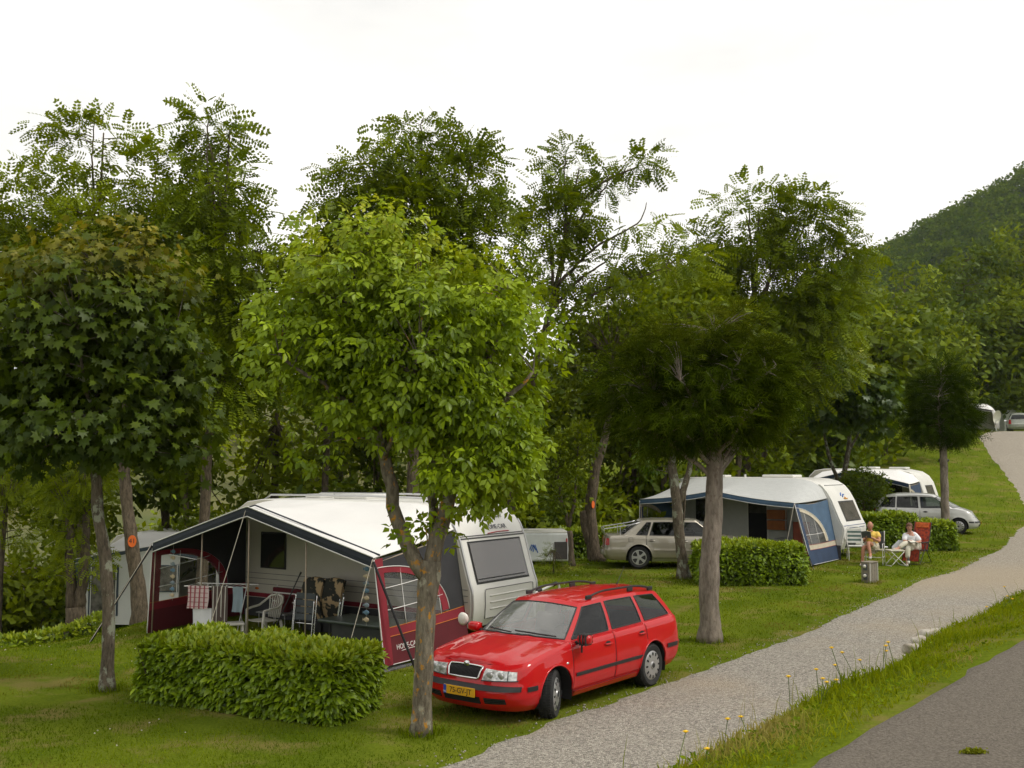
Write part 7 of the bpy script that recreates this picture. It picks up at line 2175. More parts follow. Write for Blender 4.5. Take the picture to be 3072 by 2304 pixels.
def fingers(wrist, palm, curl, side):
    """palm direction, curl direction; five unequal bent fingers"""
    w, p = np.array(wrist, float), np.array(palm, float)
    d = unit(p - w); c = unit(np.array(curl, float) - d * np.dot(curl, d)); s = np.cross(d, c) * side
    out = []
    for k, (o_, L) in enumerate(((-0.030, 0.072), (-0.010, 0.082), (0.010, 0.078), (0.030, 0.062))):
        b = p + s * o_
        m = MB().tube([b - d * 0.02, b + d * 0.02, b + d * L * 0.5 + c * 0.018, b + d * L * 0.55 + c * 0.05], [0.010, 0.0095, 0.009, 0.007], 6)
        out.append(m)
    b = w + (p - w) * 0.4 - s * 0.03
    out.append(MB().tube([b, b - s * 0.025 + d * 0.02, b - s * 0.02 + d * 0.055 + c * 0.02], [0.012, 0.011, 0.008], 6))
    return out

def figure(label, loc, J, shirt_m, leg_m, hair_m, skin, hair_kind, shoe_m, short):
    root = thing('person', label, 'person', loc, 0)
    E = [('pelvis', 'belly'), ('belly', 'chest'), ('chest', 'neck'), ('neck', 'head'), ('chest', 'shl'), ('shl', 'ell'), ('ell', 'wrl'), ('wrl', 'hal'), ('chest', 'shr'), ('shr', 'elr'), ('elr', 'wrr'), ('wrr', 'har'),
         ('pelvis', 'hil'), ('hil', 'knl'), ('knl', 'anl'), ('anl', 'tol'), ('pelvis', 'hir'), ('hir', 'knr'), ('knr', 'anr'), ('anr', 'tor')]
    ex = fingers(J['wrl'][:3], J['hal'][:3], J['curl'], 1) + fingers(J['wrr'][:3], J['har'][:3], J['curl'], -1)
    JJ = {k: v for k, v in J.items() if len(v) == 4 and k not in ('crown', 'nose')}
    JJ['head'] = (*J['head'][:3], 0.06)
    H = np.array(J['head'][:3]); N = unit(np.array(J['nose'][:3]) - H); S = unit(np.cross(N, [0, 0, 1])); U = np.cross(S, N)
    RH = np.stack([S, N, U], 1)
    hd = MB()
    rings = []
    for i in range(15):                                   # skull, cheeks and chin as one surface
        th = math.pi * i / 14
        zz = math.cos(th); rad = max(math.sin(th), 0.02)
        jaw = 1.0 - 0.22 * max(0, -zz) ** 1.2
        ring = []
        for a in np.arange(18) * 2 * math.pi / 18:
            x = 0.080 * rad * jaw * math.cos(a); y = (0.098 * rad) * math.sin(a) + (0.012 * max(0, -zz) if math.sin(a) > 0 else -0.02 * max(0, zz))
            if math.sin(a) > 0.85 and -0.35 < zz < 0.18: y += 0.022 * (1 - abs(zz + 0.1) / 0.3) * (math.sin(a) - 0.85) / 0.15
            ring.append(H + RH @ np.array((x, y, 0.128 * zz)))
        rings.append(ring)
    hd.loft(rings, caps=True)
    ex.append(hd)
    skinned('body', JJ, E, skin, root, 'pelvis', extra=ex)
    def sub(keys, grow, cut=None):
        out = {}
        for k in keys:
            x, y, z, r = J[k]
            r2 = tuple(q + grow for q in r) if isinstance(r, tuple) else r + grow
            out[k] = (x, y, z, r2)
        for nm, (a, b, t, g) in (cut or {}).items():
            A, B = np.array(J[a][:3]), np.array(J[b][:3])
            ra = J[a][3] if not isinstance(J[a][3], tuple) else J[a][3][0]; rb = J[b][3] if not isinstance(J[b][3], tuple) else J[b][3][0]
            out[nm] = (*(A + (B - A) * t), ra + (rb - ra) * t + g)
        return out
    sh = sub(['pelvis', 'belly', 'chest', 'shl', 'shr'], 0.036, {'cl': ('shl', 'ell', 0.62 if short else 0.95, 0.026), 'cr': ('shr', 'elr', 0.62 if short else 0.95, 0.026), 'col': ('chest', 'neck', 0.86, 0.028)})
    skinned('shirt', sh, [('pelvis', 'belly'), ('belly', 'chest'), ('chest', 'col'), ('chest', 'shl'), ('chest', 'shr'), ('shl', 'cl'), ('shr', 'cr')], shirt_m, root, 'belly')
    tt_ = 0.62 if short else 0.93
    if short:
        lg = sub(['pelvis', 'hil', 'hir'], 0.022, {'kl': ('hil', 'knl', 0.62, 0.026), 'kr': ('hir', 'knr', 0.62, 0.026)})
        le = [('pelvis', 'hil'), ('pelvis', 'hir'), ('hil', 'kl'), ('hir', 'kr')]
    else:
        lg = sub(['pelvis', 'hil', 'hir', 'knl', 'knr'], 0.018, {'kl': ('knl', 'anl', 0.78, 0.024), 'kr': ('knr', 'anr', 0.78, 0.024)})
        le = [('pelvis', 'hil'), ('pelvis', 'hir'), ('hil', 'knl'), ('hir', 'knr'), ('knl', 'kl'), ('knr', 'kr')]
    skinned('shorts' if short else 'trousers', lg, le, leg_m, root, 'pelvis')
    for a, b in (('anl', 'tol'), ('anr', 'tor')):
        A, B = np.array(J[a][:3]), np.array(J[b][:3])
        d = unit(B - A) * np.array([1, 1, 1])
        sl = A + np.array([0, 0, -0.055])
        MB().tube([sl - d * 0.06, sl + d * 0.03, B + np.array([0, 0, -0.03]), B + d * 0.05 + np.array([0, 0, -0.035])], [0.040, 0.046, 0.046, 0.030], 10).build('shoe', shoe_m, root, smooth=True)
        MB().tube([A + np.array([-0.05, 0, -0.03]), (A + B) / 2 + np.array([0, 0, 0.035]), A + np.array([0.05, 0, -0.03])], 0.014, 6).build('shoe_strap', shoe_m, root, smooth=True)
    for s in (-1, 1):
        MB().sphere(H + N * 0.088 + S * s * 0.032 + U * 0.012, 0.011, 8, 6).build('eye', pmat('eye_dark', (0.02, 0.015, 0.012), 0.3), root, smooth=True)
        MB().sphere(H + S * s * 0.080 - N * 0.01, (0.014, 0.022, 0.032), 8, 6).build('ear', skin, root, smooth=True)
    MB().tube([H + N * 0.085 - S * 0.025 - np.array([0, 0, 0.055]), H + N * 0.092 - np.array([0, 0, 0.056]), H + N * 0.085 + S * 0.025 - np.array([0, 0, 0.055])], 0.007, 5).build('mouth', pmat('lip', (0.28, 0.08, 0.06), 0.5), root)
    hm = MB()
    rings = []
    if hair_kind == 'ring':      # bald crown with a grey fringe round the back
        for k in range(6):
            zz = -0.45 + 0.17 * k
            rd = math.sqrt(1 - zz * zz) * 1.07
            rings.append([H + RH @ np.array((0.080 * rd * math.sin(t), 0.098 * rd * math.cos(t) * (1.03), 0.128 * zz)) for t in np.linspace(1.75, 2 * math.pi - 1.75, 18)])
    else:
        for k in range(11):
            zz = 1.0 - 0.14 * k
            rd = math.sqrt(max(0.0, 1 - zz * zz)) * 1.10 + 0.02
            lim = 0.0 if zz > 0.42 else (1.0 if zz > 0.1 else 1.35)
            rings.append([H + RH @ np.array((0.084 * rd * math.sin(t) * (1 + 0.04 * math.sin(9 * t + k)), 0.102 * rd * math.cos(t) - 0.006, 0.128 * zz + 0.010)) for t in np.linspace(lim, 2 * math.pi - lim, 26)])
    hm.loft(rings, closed=False)
    o = hm.build('hair', hair_m, root, smooth=True); sd = o.modifiers.new('t', 'SOLIDIFY'); sd.thickness = 0.014; sd.offset = 0
    return root, H, N, S

gp = float(gz(10.9, 31.8))
# ---- the man in the yellow polo shirt, legs crossed, reading
JM = dict(pelvis=(0.08, 0.26, 0.50, 0.155), belly=(0.07, 0.25, 0.68, 0.165), chest=(0.05, 0.24, 0.87, 0.155), neck=(0.01, 0.19, 1.03, 0.058), head=(-0.02, 0.13, 1.15, 0.092), crown=(-0.015, 0.145, 1.235, 0.075), nose=(-0.075, 0.048, 1.14, 0.018),
    shl=(0.22, 0.20, 0.93, 0.070), ell=(0.20, -0.02, 0.69, 0.048), wrl=(-0.10, -0.18, 0.82, 0.032), hal=(-0.17, -0.21, 0.845, 0.034), shr=(-0.14, 0.25, 0.93, 0.070), elr=(-0.24, 0.04, 0.70, 0.048), wrr=(-0.25, -0.17, 0.80, 0.032), har=(-0.25, -0.23, 0.83, 0.034),
    hil=(0.15, 0.18, 0.50, 0.095), knl=(-0.22, -0.22, 0.68, 0.064), anl=(-0.20, -0.36, 0.32, 0.044), tol=(-0.26, -0.50, 0.27, 0.034), hir=(0.0, 0.18, 0.50, 0.095), knr=(-0.34, -0.16, 0.53, 0.064), anr=(-0.39, -0.20, 0.10, 0.044), tor=(-0.47, -0.33, 0.05, 0.034), curl=(0, 0, 1))
man, H, N, S = figure('seated man in a yellow polo shirt reading with crossed bare legs', (10.88, 31.75, gp), JM, pmat('yellow_polo', (0.72, 0.50, 0.10), 0.85, var=0.08, scale=8), pmat('cream_shorts', (0.60, 0.55, 0.43), 0.85, var=0.06), pmat('grey_hair', (0.42, 0.36, 0.30), 0.8, var=0.2), skin_m, 'ring', pmat('sandal', (0.50, 0.46, 0.42), 0.7, var=0.1), True)
# ---- the woman in the white blouse
JW = dict(pelvis=(0.12, 0.26, 0.48, 0.155), belly=(0.08, 0.25, 0.66, 0.15), chest=(0.03, 0.25, 0.84, 0.145), neck=(-0.01, 0.19, 1.00, 0.052), head=(-0.03, 0.13, 1.11, 0.088), crown=(-0.03, 0.14, 1.19, 0.072), nose=(-0.055, 0.04, 1.085, 0.016),
    shl=(0.17, 0.23, 0.90, 0.060), ell=(0.26, 0.04, 0.67, 0.052), wrl=(0.03, -0.14, 0.68, 0.029), hal=(-0.04, -0.17, 0.69, 0.031), shr=(-0.12, 0.25, 0.90, 0.060), elr=(-0.22, 0.06, 0.68, 0.052), wrr=(-0.12, -0.15, 0.71, 0.029), har=(-0.06, -0.19, 0.71, 0.031),
    hil=(0.19, 0.18, 0.48, 0.095), knl=(-0.26, -0.12, 0.66, 0.066), anl=(-0.55, -0.20, 0.47, 0.042), tol=(-0.66, -0.26, 0.50, 0.030), hir=(0.05, 0.18, 0.48, 0.095), knr=(-0.22, -0.22, 0.52, 0.066), anr=(-0.27, -0.26, 0.11, 0.042), tor=(-0.33, -0.40, 0.05, 0.032), curl=(0, 0, -1))
wom, H2, N2, S2 = figure('seated woman in a white blouse with crossed legs in the orange reclining chair', (12.08, 31.75, gp), JW, pmat('white_blouse', (0.72, 0.73, 0.76), 0.85, var=0.05, scale=8), pmat('pale_trousers', (0.60, 0.57, 0.47), 0.85, var=0.06), pmat('brown_hair', (0.115, 0.050, 0.024), 0.7, var=0.25, scale=30), skin2_m, 'bob', pmat('canvas_shoe', (0.44, 0.41, 0.33), 0.7, var=0.1), False)
MB().tube([H2 + N2 * 0.095 + S2 * q * 0.055 + np.array([0, 0, 0.014]) for q in (-1, -0.5, 0, 0.5, 1)], 0.005, 5).build('glasses', black_m, wom)

# books
def book(label, loc, rot, mat, open_=True):
    b = thing('book', label, 'book', loc); b.rotation_euler = rot
    for s in (-1, 1):
        ca, sa = math.cos(0.30), math.sin(0.30)
        r_ = np.array(Matrix.Rotation(s * 0.30, 3, 'Z'))
        MB().box(r_ @ np.array((s * 0.075, 0.010, 0)), (0.15, 0.006, 0.22), rot=r_).build('cover', mat, b)
        MB().box(r_ @ np.array((s * 0.072, -0.003, 0)), (0.138, 0.018, 0.205), rot=r_).build('pages', pmat('paper', (0.70, 0.68, 0.60), 0.9, var=0.03), b)
    return b
book('dark covered book held open by the man in yellow', (10.88 - 0.27, 31.75 - 0.27, gp + 0.93), (R(-25), 0, R(150)), pmat('grey_cover', (0.07, 0.075, 0.085), 0.6))
book('open book lying in the seated woman lap', (12.08 - 0.02, 31.75 - 0.20, gp + 0.715), (R(-78), R(10), R(10)), pmat('black_cover', (0.03, 0.035, 0.03), 0.6))

# ---------------------------------------------------------------- camping chairs and small furniture
def tube_part(root, name, pts, r, mat):
    return MB().tube(polyline(pts, 0.05), r, 7).build(name, mat, root, smooth=True)
orange_cloth = pmat('orange_red_check', (0.10, 0.018, 0.015), 0.85, var=0.3, scale=16, col2=(0.46, 0.055, 0.014))
def recliner(label, loc, rz, frame_m, cloth, headrest=None):
    t = thing('camping_chair', label, 'chair', loc, rz)
    # local: faces -y
    q = [(0, -0.24, 0.45), (0, 0.26, 0.40), (0, 0.30, 0.42), (0, 0.46, 0.86), (0, 0.58, 1.22)]
    for x in (-0.26, 0.26):
        tube_part(t, 'side_frame', [(x, -0.26, 0.45), (x, 0.27, 0.40), (x, 0.46, 0.86), (x, 0.60, 1.26)], 0.013, frame_m)
        tube_part(t, 'leg', [(x * 1.06, -0.34, 0.0), (x * 1.06, 0.20, 0.62), (x * 1.06, 0.36, 0.64)], 0.012, frame_m)
        tube_part(t, 'leg', [(x * 1.06, 0.50, 0.0), (x * 1.06, 0.0, 0.60), (x * 1.06, -0.16, 0.64)], 0.012, frame_m)
        MB().box((x * 1.10, 0.08, 0.66), (0.06, 0.50, 0.03)).build('armrest', black_m, t, bevel=0.012)
        tube_part(t, 'leg_rest_frame', [(x, -0.26, 0.45), (x, -0.36, 0.10)], 0.011, frame_m)
    tube_part(t, 'crossbar', [(-0.27, 0.50, 0.02), (0.27, 0.50, 0.02)], 0.012, frame_m)
    tube_part(t, 'crossbar', [(-0.27, -0.34, 0.02), (0.27, -0.34, 0.02)], 0.012, frame_m)
    seat = MB().slab([[(x, y, z - 0.02) for y, z in ((-0.25, 0.455), (-0.1, 0.42), (0.1, 0.405), (0.27, 0.41))] for x in (-0.25, 0, 0.25)], (0, 0, 0.02)).build('seat', cloth, t)
    MB().slab([[(x, y - 0.01, z) for y, z in ((0.29, 0.43), (0.37, 0.64), (0.46, 0.87), (0.59, 1.23))] for x in (-0.25, 0, 0.25)], (0, 0.02, 0.0)).build('backrest', cloth, t)
    MB().slab([[(x, y, z) for y, z in ((-0.26, 0.44), (-0.30, 0.28), (-0.355, 0.11))] for x in (-0.25, 0, 0.25)], (0, 0.012, 0)).build('leg_rest', cloth, t)
    if headrest:
        MB().box((0, 0.545, 1.14), (0.40, 0.06, 0.16), rot=Matrix.Rotation(R(-18), 3, 'X')).build('headrest', headrest, t, bevel=0.02)
    return t
recliner('orange and red reclining camp chair on a black frame under the woman', (12.24, 31.96, gp), R(-46), black_m, orange_cloth, pmat('flame_cloth', (0.45, 0.09, 0.015), 0.85, var=0.35, scale=14))
mc = thing('camping_chair', 'folding camp chair with white tube frame under the man in yellow', 'chair', (11.0, 31.98, gp), R(-25))
for x in (-0.27, 0.27):
    tube_part(mc, 'leg', [(x, -0.28, 0.0), (x, -0.28, 0.62), (x, 0.22, 0.64)], 0.012, piping_w)
    tube_part(mc, 'leg', [(x, 0.30, 0.0), (x, 0.22, 0.42), (x, 0.34, 0.98)], 0.012, piping_w)
    MB().box((x, -0.02, 0.655), (0.055, 0.46, 0.028)).build('armrest', black_m, mc, bevel=0.012)
    tube_part(mc, 'stretcher', [(x, -0.28, 0.22), (x, 0.27, 0.22)], 0.010, piping_w)
tube_part(mc, 'stretcher', [(-0.27, -0.28, 0.22), (0.27, -0.28, 0.22)], 0.010, piping_w)
dark_cloth = pmat('dark_chair_cloth', (0.045, 0.05, 0.055), 0.85, var=0.15)
MB().slab([[(x, y, z) for y, z in ((-0.27, 0.43), (-0.1, 0.405), (0.1, 0.395), (0.23, 0.42))] for x in (-0.26, 0, 0.26)], (0, 0, 0.02)).build('seat', pmat('cream_seat', (0.50, 0.47, 0.38), 0.85), mc)
MB().slab([[(x, 0.23 + 0.12 * t_, 0.46 + 0.5 * t_) for t_ in np.linspace(0, 1, 4)] for x in (-0.26, 0, 0.26)], (0, 0.02, 0)).build('backrest', dark_cloth, mc)
# striped folding chair by the caravan nose
sc_ = thing('folding_chair', 'white framed folding chair with a green striped back beside the caravan nose', 'chair', (10.75, 33.0, gp + 0.02), R(-10))
stripe_m = [pmat('stripe_white', (0.66, 0.66, 0.62), 0.8), pmat('stripe_green', (0.10, 0.16, 0.14), 0.8)]
tube_part(sc_, 'frame', [(-0.22, 0.22, 0.0), (-0.22, 0.05, 0.45), (-0.22, 0.14, 0.98), (-0.16, 0.15, 1.03), (0.16, 0.15, 1.03), (0.22, 0.14, 0.98), (0.22, 0.05, 0.45), (0.22, 0.22, 0.0)], 0.013, piping_w)
tube_part(sc_, 'frame', [(-0.22, -0.26, 0.0), (-0.22, -0.22, 0.45), (0.22, -0.22, 0.45), (0.22, -0.26, 0.0)], 0.013, piping_w)
for k in range(7):
    MB().box((0, 0.125 + 0.0 * k, 0.56 + 0.062 * k), (0.42, 0.012, 0.060)).build('stripe', stripe_m[k % 2], sc_)
MB().box((0, -0.08, 0.45), (0.42, 0.32, 0.02)).build('seat', stripe_m[0], sc_)
# white folding stool with crossed legs
st = thing('folding_stool', 'white folding stool with crossed legs between the man and the woman', 'stool', (11.43, 31.45, gp), R(8))
MB().box((0, 0, 0.45), (0.46, 0.40, 0.045)).build('seat', pmat('cream_seat', (0.50, 0.47, 0.38), 0.85), st, bevel=0.018)
for y in (-0.19, 0.19):
    tube_part(st, 'leg', [(-0.20, y, 0.42), (0.26, y, 0.0)], 0.011, piping_w)
    tube_part(st, 'leg', [(0.20, y, 0.42), (-0.22, y, 0.0)], 0.011, piping_w)
for x in (-0.22, 0.26):
    tube_part(st, 'crossbar', [(x, -0.19, 0.005), (x, 0.19, 0.005)], 0.010, piping_w)
# newspaper over the woman armrest
np_ = thing('newspaper', 'pale grey newspaper spread between the two chairs', 'newspaper', (11.72, 31.78, gp + 0.52), R(5))
MB().slab([[(-0.26 + 0.24 * i, 0.05 * math.sin(i * 1.6) , 0.22 * (1 - abs(i - 1.3) / 2) * t_ * 1.5 + 0.03 * i - 0.1) for t_ in np.linspace(0, 1, 4)] for i in range(4)], (0.0, 0.012, 0)).build('sheets', pmat('newsprint', (0.48, 0.50, 0.52), 0.9, var=0.1, scale=12), np_)
bt = thing('bottle', 'dark wine bottle with a pale label standing on the grass by the woman', 'bottle', (11.80, 31.36, gp), 0)
MB().lathe([(0.036, 0.0), (0.037, 0.01), (0.037, 0.18), (0.030, 0.21), (0.014, 0.24), (0.013, 0.30)], n=18).build('glass', pmat('bottle_glass', (0.012, 0.016, 0.010), 0.08, coat=1), bt, smooth=True)
MB().lathe([(0.0378, 0.06), (0.0378, 0.15)], n=18).build('paper_label', pmat('paper', (0.70, 0.68, 0.60), 0.9), bt, smooth=True)
# wooden electricity post with two sockets
ep = thing('power_post', 'weathered wooden power post with two white sockets on the lawn', 'power post', on(9.36, 27.6), R(40))
ep.scale = (0.74, 0.74, 0.80)
wood_m = pmat('weathered_wood', (0.22, 0.195, 0.155), 0.9, var=0.3, scale=10, stretch=(6, 6, 0.7), bump=0.4, bscale=30)
wood_l = pmat('pale_wood_strip', (0.42, 0.41, 0.38), 0.85, var=0.1)
for k in range(3):
    MB().box((-0.17 + 0.17 * k, 0.0, 0.31), (0.165, 0.30, 0.66)).build('plank', wood_m, ep, bevel=0.006)
MB().box((0.0, 0.0, 0.655), (0.56, 0.36, 0.035)).build('cap_board', wood_m, ep, bevel=0.008)
MB().box((-0.262, 0.0, 0.31), (0.022, 0.33, 0.67)).build('end_board', wood_m, ep, bevel=0.004)
MB().box((-0.24, -0.160, 0.31), (0.055, 0.022, 0.66)).build('corner_strip', wood_l, ep, bevel=0.004)
MB().box((0.25, -0.160, 0.31), (0.045, 0.022, 0.66)).build('corner_strip', wood_l, ep, bevel=0.004)
for z in (0.20, 0.50):
    s_ = MB().box((-0.278, 0.0, z), (0.012, 0.16, 0.20)).build('socket_plate', pmat('socket_grey', (0.08, 0.085, 0.11), 0.6), ep, bevel=0.01)
    MB().lathe([(0.055, 0.0), (0.055, -0.05), (0.042, -0.085), (0.004, -0.09)], c=(-0.285, 0.0, z + 0.03), axis='x', n=16).build('socket', pmat('white_plastic', (0.72, 0.70, 0.64), 0.4), s_, smooth=True)

# ---------------------------------------------------------------- things under the first awning
def in1(x, y, z=0.0):
    ay = np.array([-AX[1], AX[0]])
    p_ = np.array(O1) + AX * x + ay * y
    return (float(p_[0]), float(p_[1]), z1 + 0.02 + z)
plastic_w = pmat('garden_plastic', (0.58, 0.56, 0.50), 0.45, var=0.06)
gc = thing('garden_chair', 'white plastic stacking garden chair with slatted round back under the awning', 'chair', (-4.62, 19.75, z1 + 0.02), R(-38))
for sx in (-1, 1):
    MB().tube([(sx * 0.25, -0.24, 0), (sx * 0.235, -0.22, 0.40), (sx * 0.25, -0.21, 0.62)], [0.026, 0.030, 0.026], 6).build('leg', plastic_w, gc, smooth=True)
    MB().tube([(sx * 0.24, 0.27, 0), (sx * 0.22, 0.20, 0.40)], [0.024, 0.030], 6).build('leg', plastic_w, gc, smooth=True)
    arm = [(sx * 0.25, -0.21, 0.62), (sx * 0.275, -0.05, 0.645), (sx * 0.28, 0.10, 0.66), (sx * 0.25, 0.22, 0.74), (sx * 0.17, 0.29, 0.83), (0, 0.32, 0.86)]
    MB().tube(polyline(arm, 0.04), 0.022, 7).build('arm_rail', plastic_w, gc, smooth=True)
MB().slab([[(x, y, 0.42 - 0.03 * math.cos(x * 5) + 0.02 * (y < -0.15)) for y in np.linspace(-0.25, 0.22, 5)] for x in np.linspace(-0.23, 0.23, 5)], (0, 0, 0.014)).build('seat', plastic_w, gc, smooth=True)
for k in range(7):
    x = -0.165 + 0.055 * k
    MB().tube([(x * 0.9, 0.22, 0.44), (x, 0.265 - 0.3 * x * x, 0.64), (x * 1.05, 0.305 - 1.2 * x * x, 0.845 - 0.9 * x * x)], 0.014, 5).build('back_slat', plastic_w, gc, smooth=True)
so = thing('plastic_stool', 'low white plastic stool beside the garden chair', 'stool', (-5.08, 19.35, z1 + 0.02), R(20))
MB().box((0, 0, 0.41), (0.36, 0.34, 0.04)).build('seat', plastic_w, so, bevel=0.02)
for sx in (-1, 1):
    for sy in (-1, 1):
        MB().tube([(sx * 0.17, sy * 0.16, 0), (sx * 0.14, sy * 0.13, 0.40)], [0.02, 0.025], 6).build('leg', plastic_w, so, smooth=True)
# drying rack and its towels
dk = thing('drying_rack', 'white wire drying rack hung with towels at the left of the awning', 'drying rack', (-5.42, 19.70, z1 + 0.02), R(-12))
for y in (-0.25, 0.25):
    MB().tube([(-0.62, y, 1.06), (0.62, y, 1.06)], 0.010, 6).build('rail', piping_w, dk)
for k in range(11):
    x = -0.6 + 0.12 * k
    MB().tube([(x, -0.25, 1.06), (x, 0.25, 1.06)], 0.004, 4).build('wire', piping_w, dk)
for x in (-0.40, 0.40):
    for s in (-1, 1):
        MB().tube([(x, s * 0.24, 1.05), (x, -s * 0.24, 0.0)], 0.009, 6).build('leg', alu_m, dk)
def towel(label, x, w, zt, zb, mat, stripes=None):
    t = thing('towel', label, 'towel', (-5.42, 19.70, z1 + 0.02), R(-12))
    g = []
    for u in np.linspace(0, 1, 7):
        xx_ = x + w * (u - 0.5)
        fold = 0.018 * math.sin(u * 11)
        g.append([(xx_ + 0.02 * math.sin(3 * v), -0.268 + fold * v - 0.03 * v, zt + (zb - zt) * v) for v in np.linspace(0, 1, 8)])
    MB().slab(g, (0, 0.006, 0)).build('cloth', mat, t, smooth=True)
    for k, (a, b) in enumerate(stripes or []):
        g = []
        if a == 'h':
            g = [[(x + w * (u - 0.5), -0.274 + 0.018 * math.sin(u * 11) * v - 0.03 * v, zt + (zb - zt) * v) for v in (b, b + 0.025)] for u in np.linspace(0, 1, 7)]
        else:
            g = [[(x + w * (u - 0.5), -0.274 + 0.018 * math.sin(u * 11) * v - 0.03 * v, zt + (zb - zt) * v) for v in np.linspace(0, 1, 6)] for u in (b, b + 0.06)]
        MB().slab(g, (0, 0.003, 0)).build('stripe', pmat('towel_stripe', (0.30, 0.07, 0.09), 0.9) if mat.name != 'dark_towel' else pmat('towel_pale', (0.48, 0.45, 0.42), 0.9), t)
    return t
towel('pink and white checked tea towel on the drying rack', -0.33, 0.42, 1.075, 0.66, pmat('pink_towel', (0.58, 0.46, 0.46), 0.9, var=0.08), [('h', 0.1), ('h', 0.3), ('h', 0.5), ('h', 0.7), ('h', 0.9), ('v', 0.12), ('v', 0.34), ('v', 0.56), ('v', 0.78)])
towel('long plain white towel hanging below the checked tea towel', -0.24, 0.38, 0.67, 0.06, pmat('white_towel', (0.66, 0.66, 0.70), 0.9, var=0.05))
towel('dark towel with pale vertical stripes on the drying rack', 0.10, 0.32, 1.075, 0.05, pmat('dark_towel', (0.085, 0.06, 0.055), 0.9, var=0.1), [('v', 0.1), ('v', 0.35), ('v', 0.6), ('v', 0.85)])
towel('small pale blue cloth at the right of the drying rack', 0.46, 0.20, 1.075, 0.62, pmat('blue_towel', (0.22, 0.28, 0.33), 0.9, var=0.1))
# folded aluminium lounger and folded patterned cushion chairs leaning by the van
def folded_lounger(label, x, y, rz, lean, wid):
    t = thing('folded_lounger', label, 'lounger', in1(x, y), rz)
    M_ = np.array(Matrix.Rotation(R(lean), 3, 'X'))
    rr = lambda p: tuple(M_ @ np.array(p))
    for s in (-wid / 2, wid / 2):
        tube_part(t, 'frame_tube', [rr((s, 0, 0)), rr((s, 0, 0.98))], 0.013, chrome_m)
        tube_part(t, 'frame_tube', [rr((s * 0.93, 0.05, 0.0)), rr((s * 0.93, 0.05, 0.9))], 0.011, chrome_m)
    for z in (0.12, 0.42, 0.66):
        tube_part(t, 'crossbar', [rr((-wid / 2, 0, z)), rr((wid / 2, 0, z))], 0.011, chrome_m)
    for k in range(4):
        MB().add([rr((-wid * 0.44, 0.02, 0.48 + 0.125 * k)), rr((wid * 0.44, 0.02, 0.48 + 0.125 * k)), rr((wid * 0.44, 0.02, 0.59 + 0.125 * k)), rr((-wid * 0.44, 0.02, 0.59 + 0.125 * k))], [(0, 1, 2, 3)]).build('webbing', pmat('lounger_web', (0.07, 0.08, 0.09), 0.8, var=0.2), t)
    return t
folded_lounger('folded chrome-framed lounger standing upright beside the garden chair', 2.65, 1.60, R(150), 6, 0.50)
folded_lounger('second folded lounger standing edge-on behind the first', 2.15, 1.25, R(100), 8, 0.50)
camo = pmat('patterned_cushion', (0.035, 0.036, 0.03), 0.9, scale=5.0, col2=(0.50, 0.36, 0.20))
camo.node_tree.nodes['Color Ramp'].color_ramp.elements[0].position = 0.50
camo.node_tree.nodes['Color Ramp'].color_ramp.elements[1].position = 0.54
for k, (x, y, lab) in enumerate(((3.35, 0.62, 'black and beige patterned folded cushion leaning against the caravan'), (2.92, 0.55, 'second black and beige patterned cushion behind the first'))):
    t = thing('folded_cushion', lab, 'cushion', in1(x, y), rz1 + 0.1 * k)
    g = [[(-0.26 + 0.52 * u, 0.10 * math.sin(math.pi * v), 0.30 + 0.78 * v + 0.05 * math.sin(math.pi * u)) for v in np.linspace(0, 1, 7)] for u in np.linspace(0, 1, 6)]
    MB().slab(g, (0, -0.10, 0)).build('pad', camo, t, smooth=True, bevel=0.02)
    MB().box((0, 0, 0.16), (0.5, 0.10, 0.30)).build('base', black_m, t, bevel=0.02)
# dark green folding table
tb = thing('folding_table', 'dark green low table with rounded corners at the right of the awning', 'table', in1(1.15, 1.45), rz1)
MB().box((0, 0, 0.56), (1.75, 0.85, 0.06)).build('table_top', pmat('table_green', (0.045, 0.060, 0.050), 0.45, var=0.15), tb, bevel=0.025)
for sx in (-0.7, 0.7):
    for sy in (-0.32, 0.32):
        MB().tube([(sx, sy, 0), (sx * 0.95, sy * 0.95, 0.54)], 0.018, 6).build('leg', black_m, tb)
MB().box((0.0, 0.05, 0.28), (1.3, 0.5, 0.5)).build('storage_box', pmat('box_dark', (0.03, 0.034, 0.032), 0.7, var=0.2), tb, bevel=0.02)
bk = thing('plant_pot', 'dark red pot on the small grey table by the caravan wall', 'pot', in1(4.05, 0.7, 0.42), rz1)
MB().lathe([(0.12, 0), (0.15, 0.26), (0.16, 0.26), (0.16, 0.29), (0.14, 0.29), (0.13, 0.2), (0.004, 0.2)], n=20).build('pot', wine_dark, bk, auto=40)
gt = thing('side_table', 'small grey camping table behind the drying rack', 'table', in1(4.2, 0.7), rz1)
MB().box((0, 0, 0.40), (0.8, 0.5, 0.03)).build('table_top', pmat('table_grey', (0.25, 0.26, 0.27), 0.5), gt, bevel=0.01)
for sx in (-0.36, 0.36):
    for sy in (-0.2, 0.2):
        MB().tube([(sx, sy, 0), (sx, sy, 0.39)], 0.012, 6).build('leg', alu_m, gt)
rd = thing('folded_chair', 'folded dark red chair with pale stripes leaning on the caravan wall', 'chair', in1(4.3, 0.32), rz1)
MB().box((0, 0, 0.62), (0.95, 0.06, 0.40)).build('cloth', wine_dark, rd, bevel=0.02)
for z in (0.55, 0.72):
    MB().box((0, 0.034, z), (0.90, 0.008, 0.025)).build('stripe', piping_w, rd)
for x in (-0.42, 0.42):
    MB().tube([(x, 0, 0), (x, -0.05, 0.86)], 0.014, 6).build('frame_tube', alu_m, rd)
bm_ = thing('broom', 'long dark pole leaning against the inner awning post', 'pole', in1(2.95, 1.75), rz1)
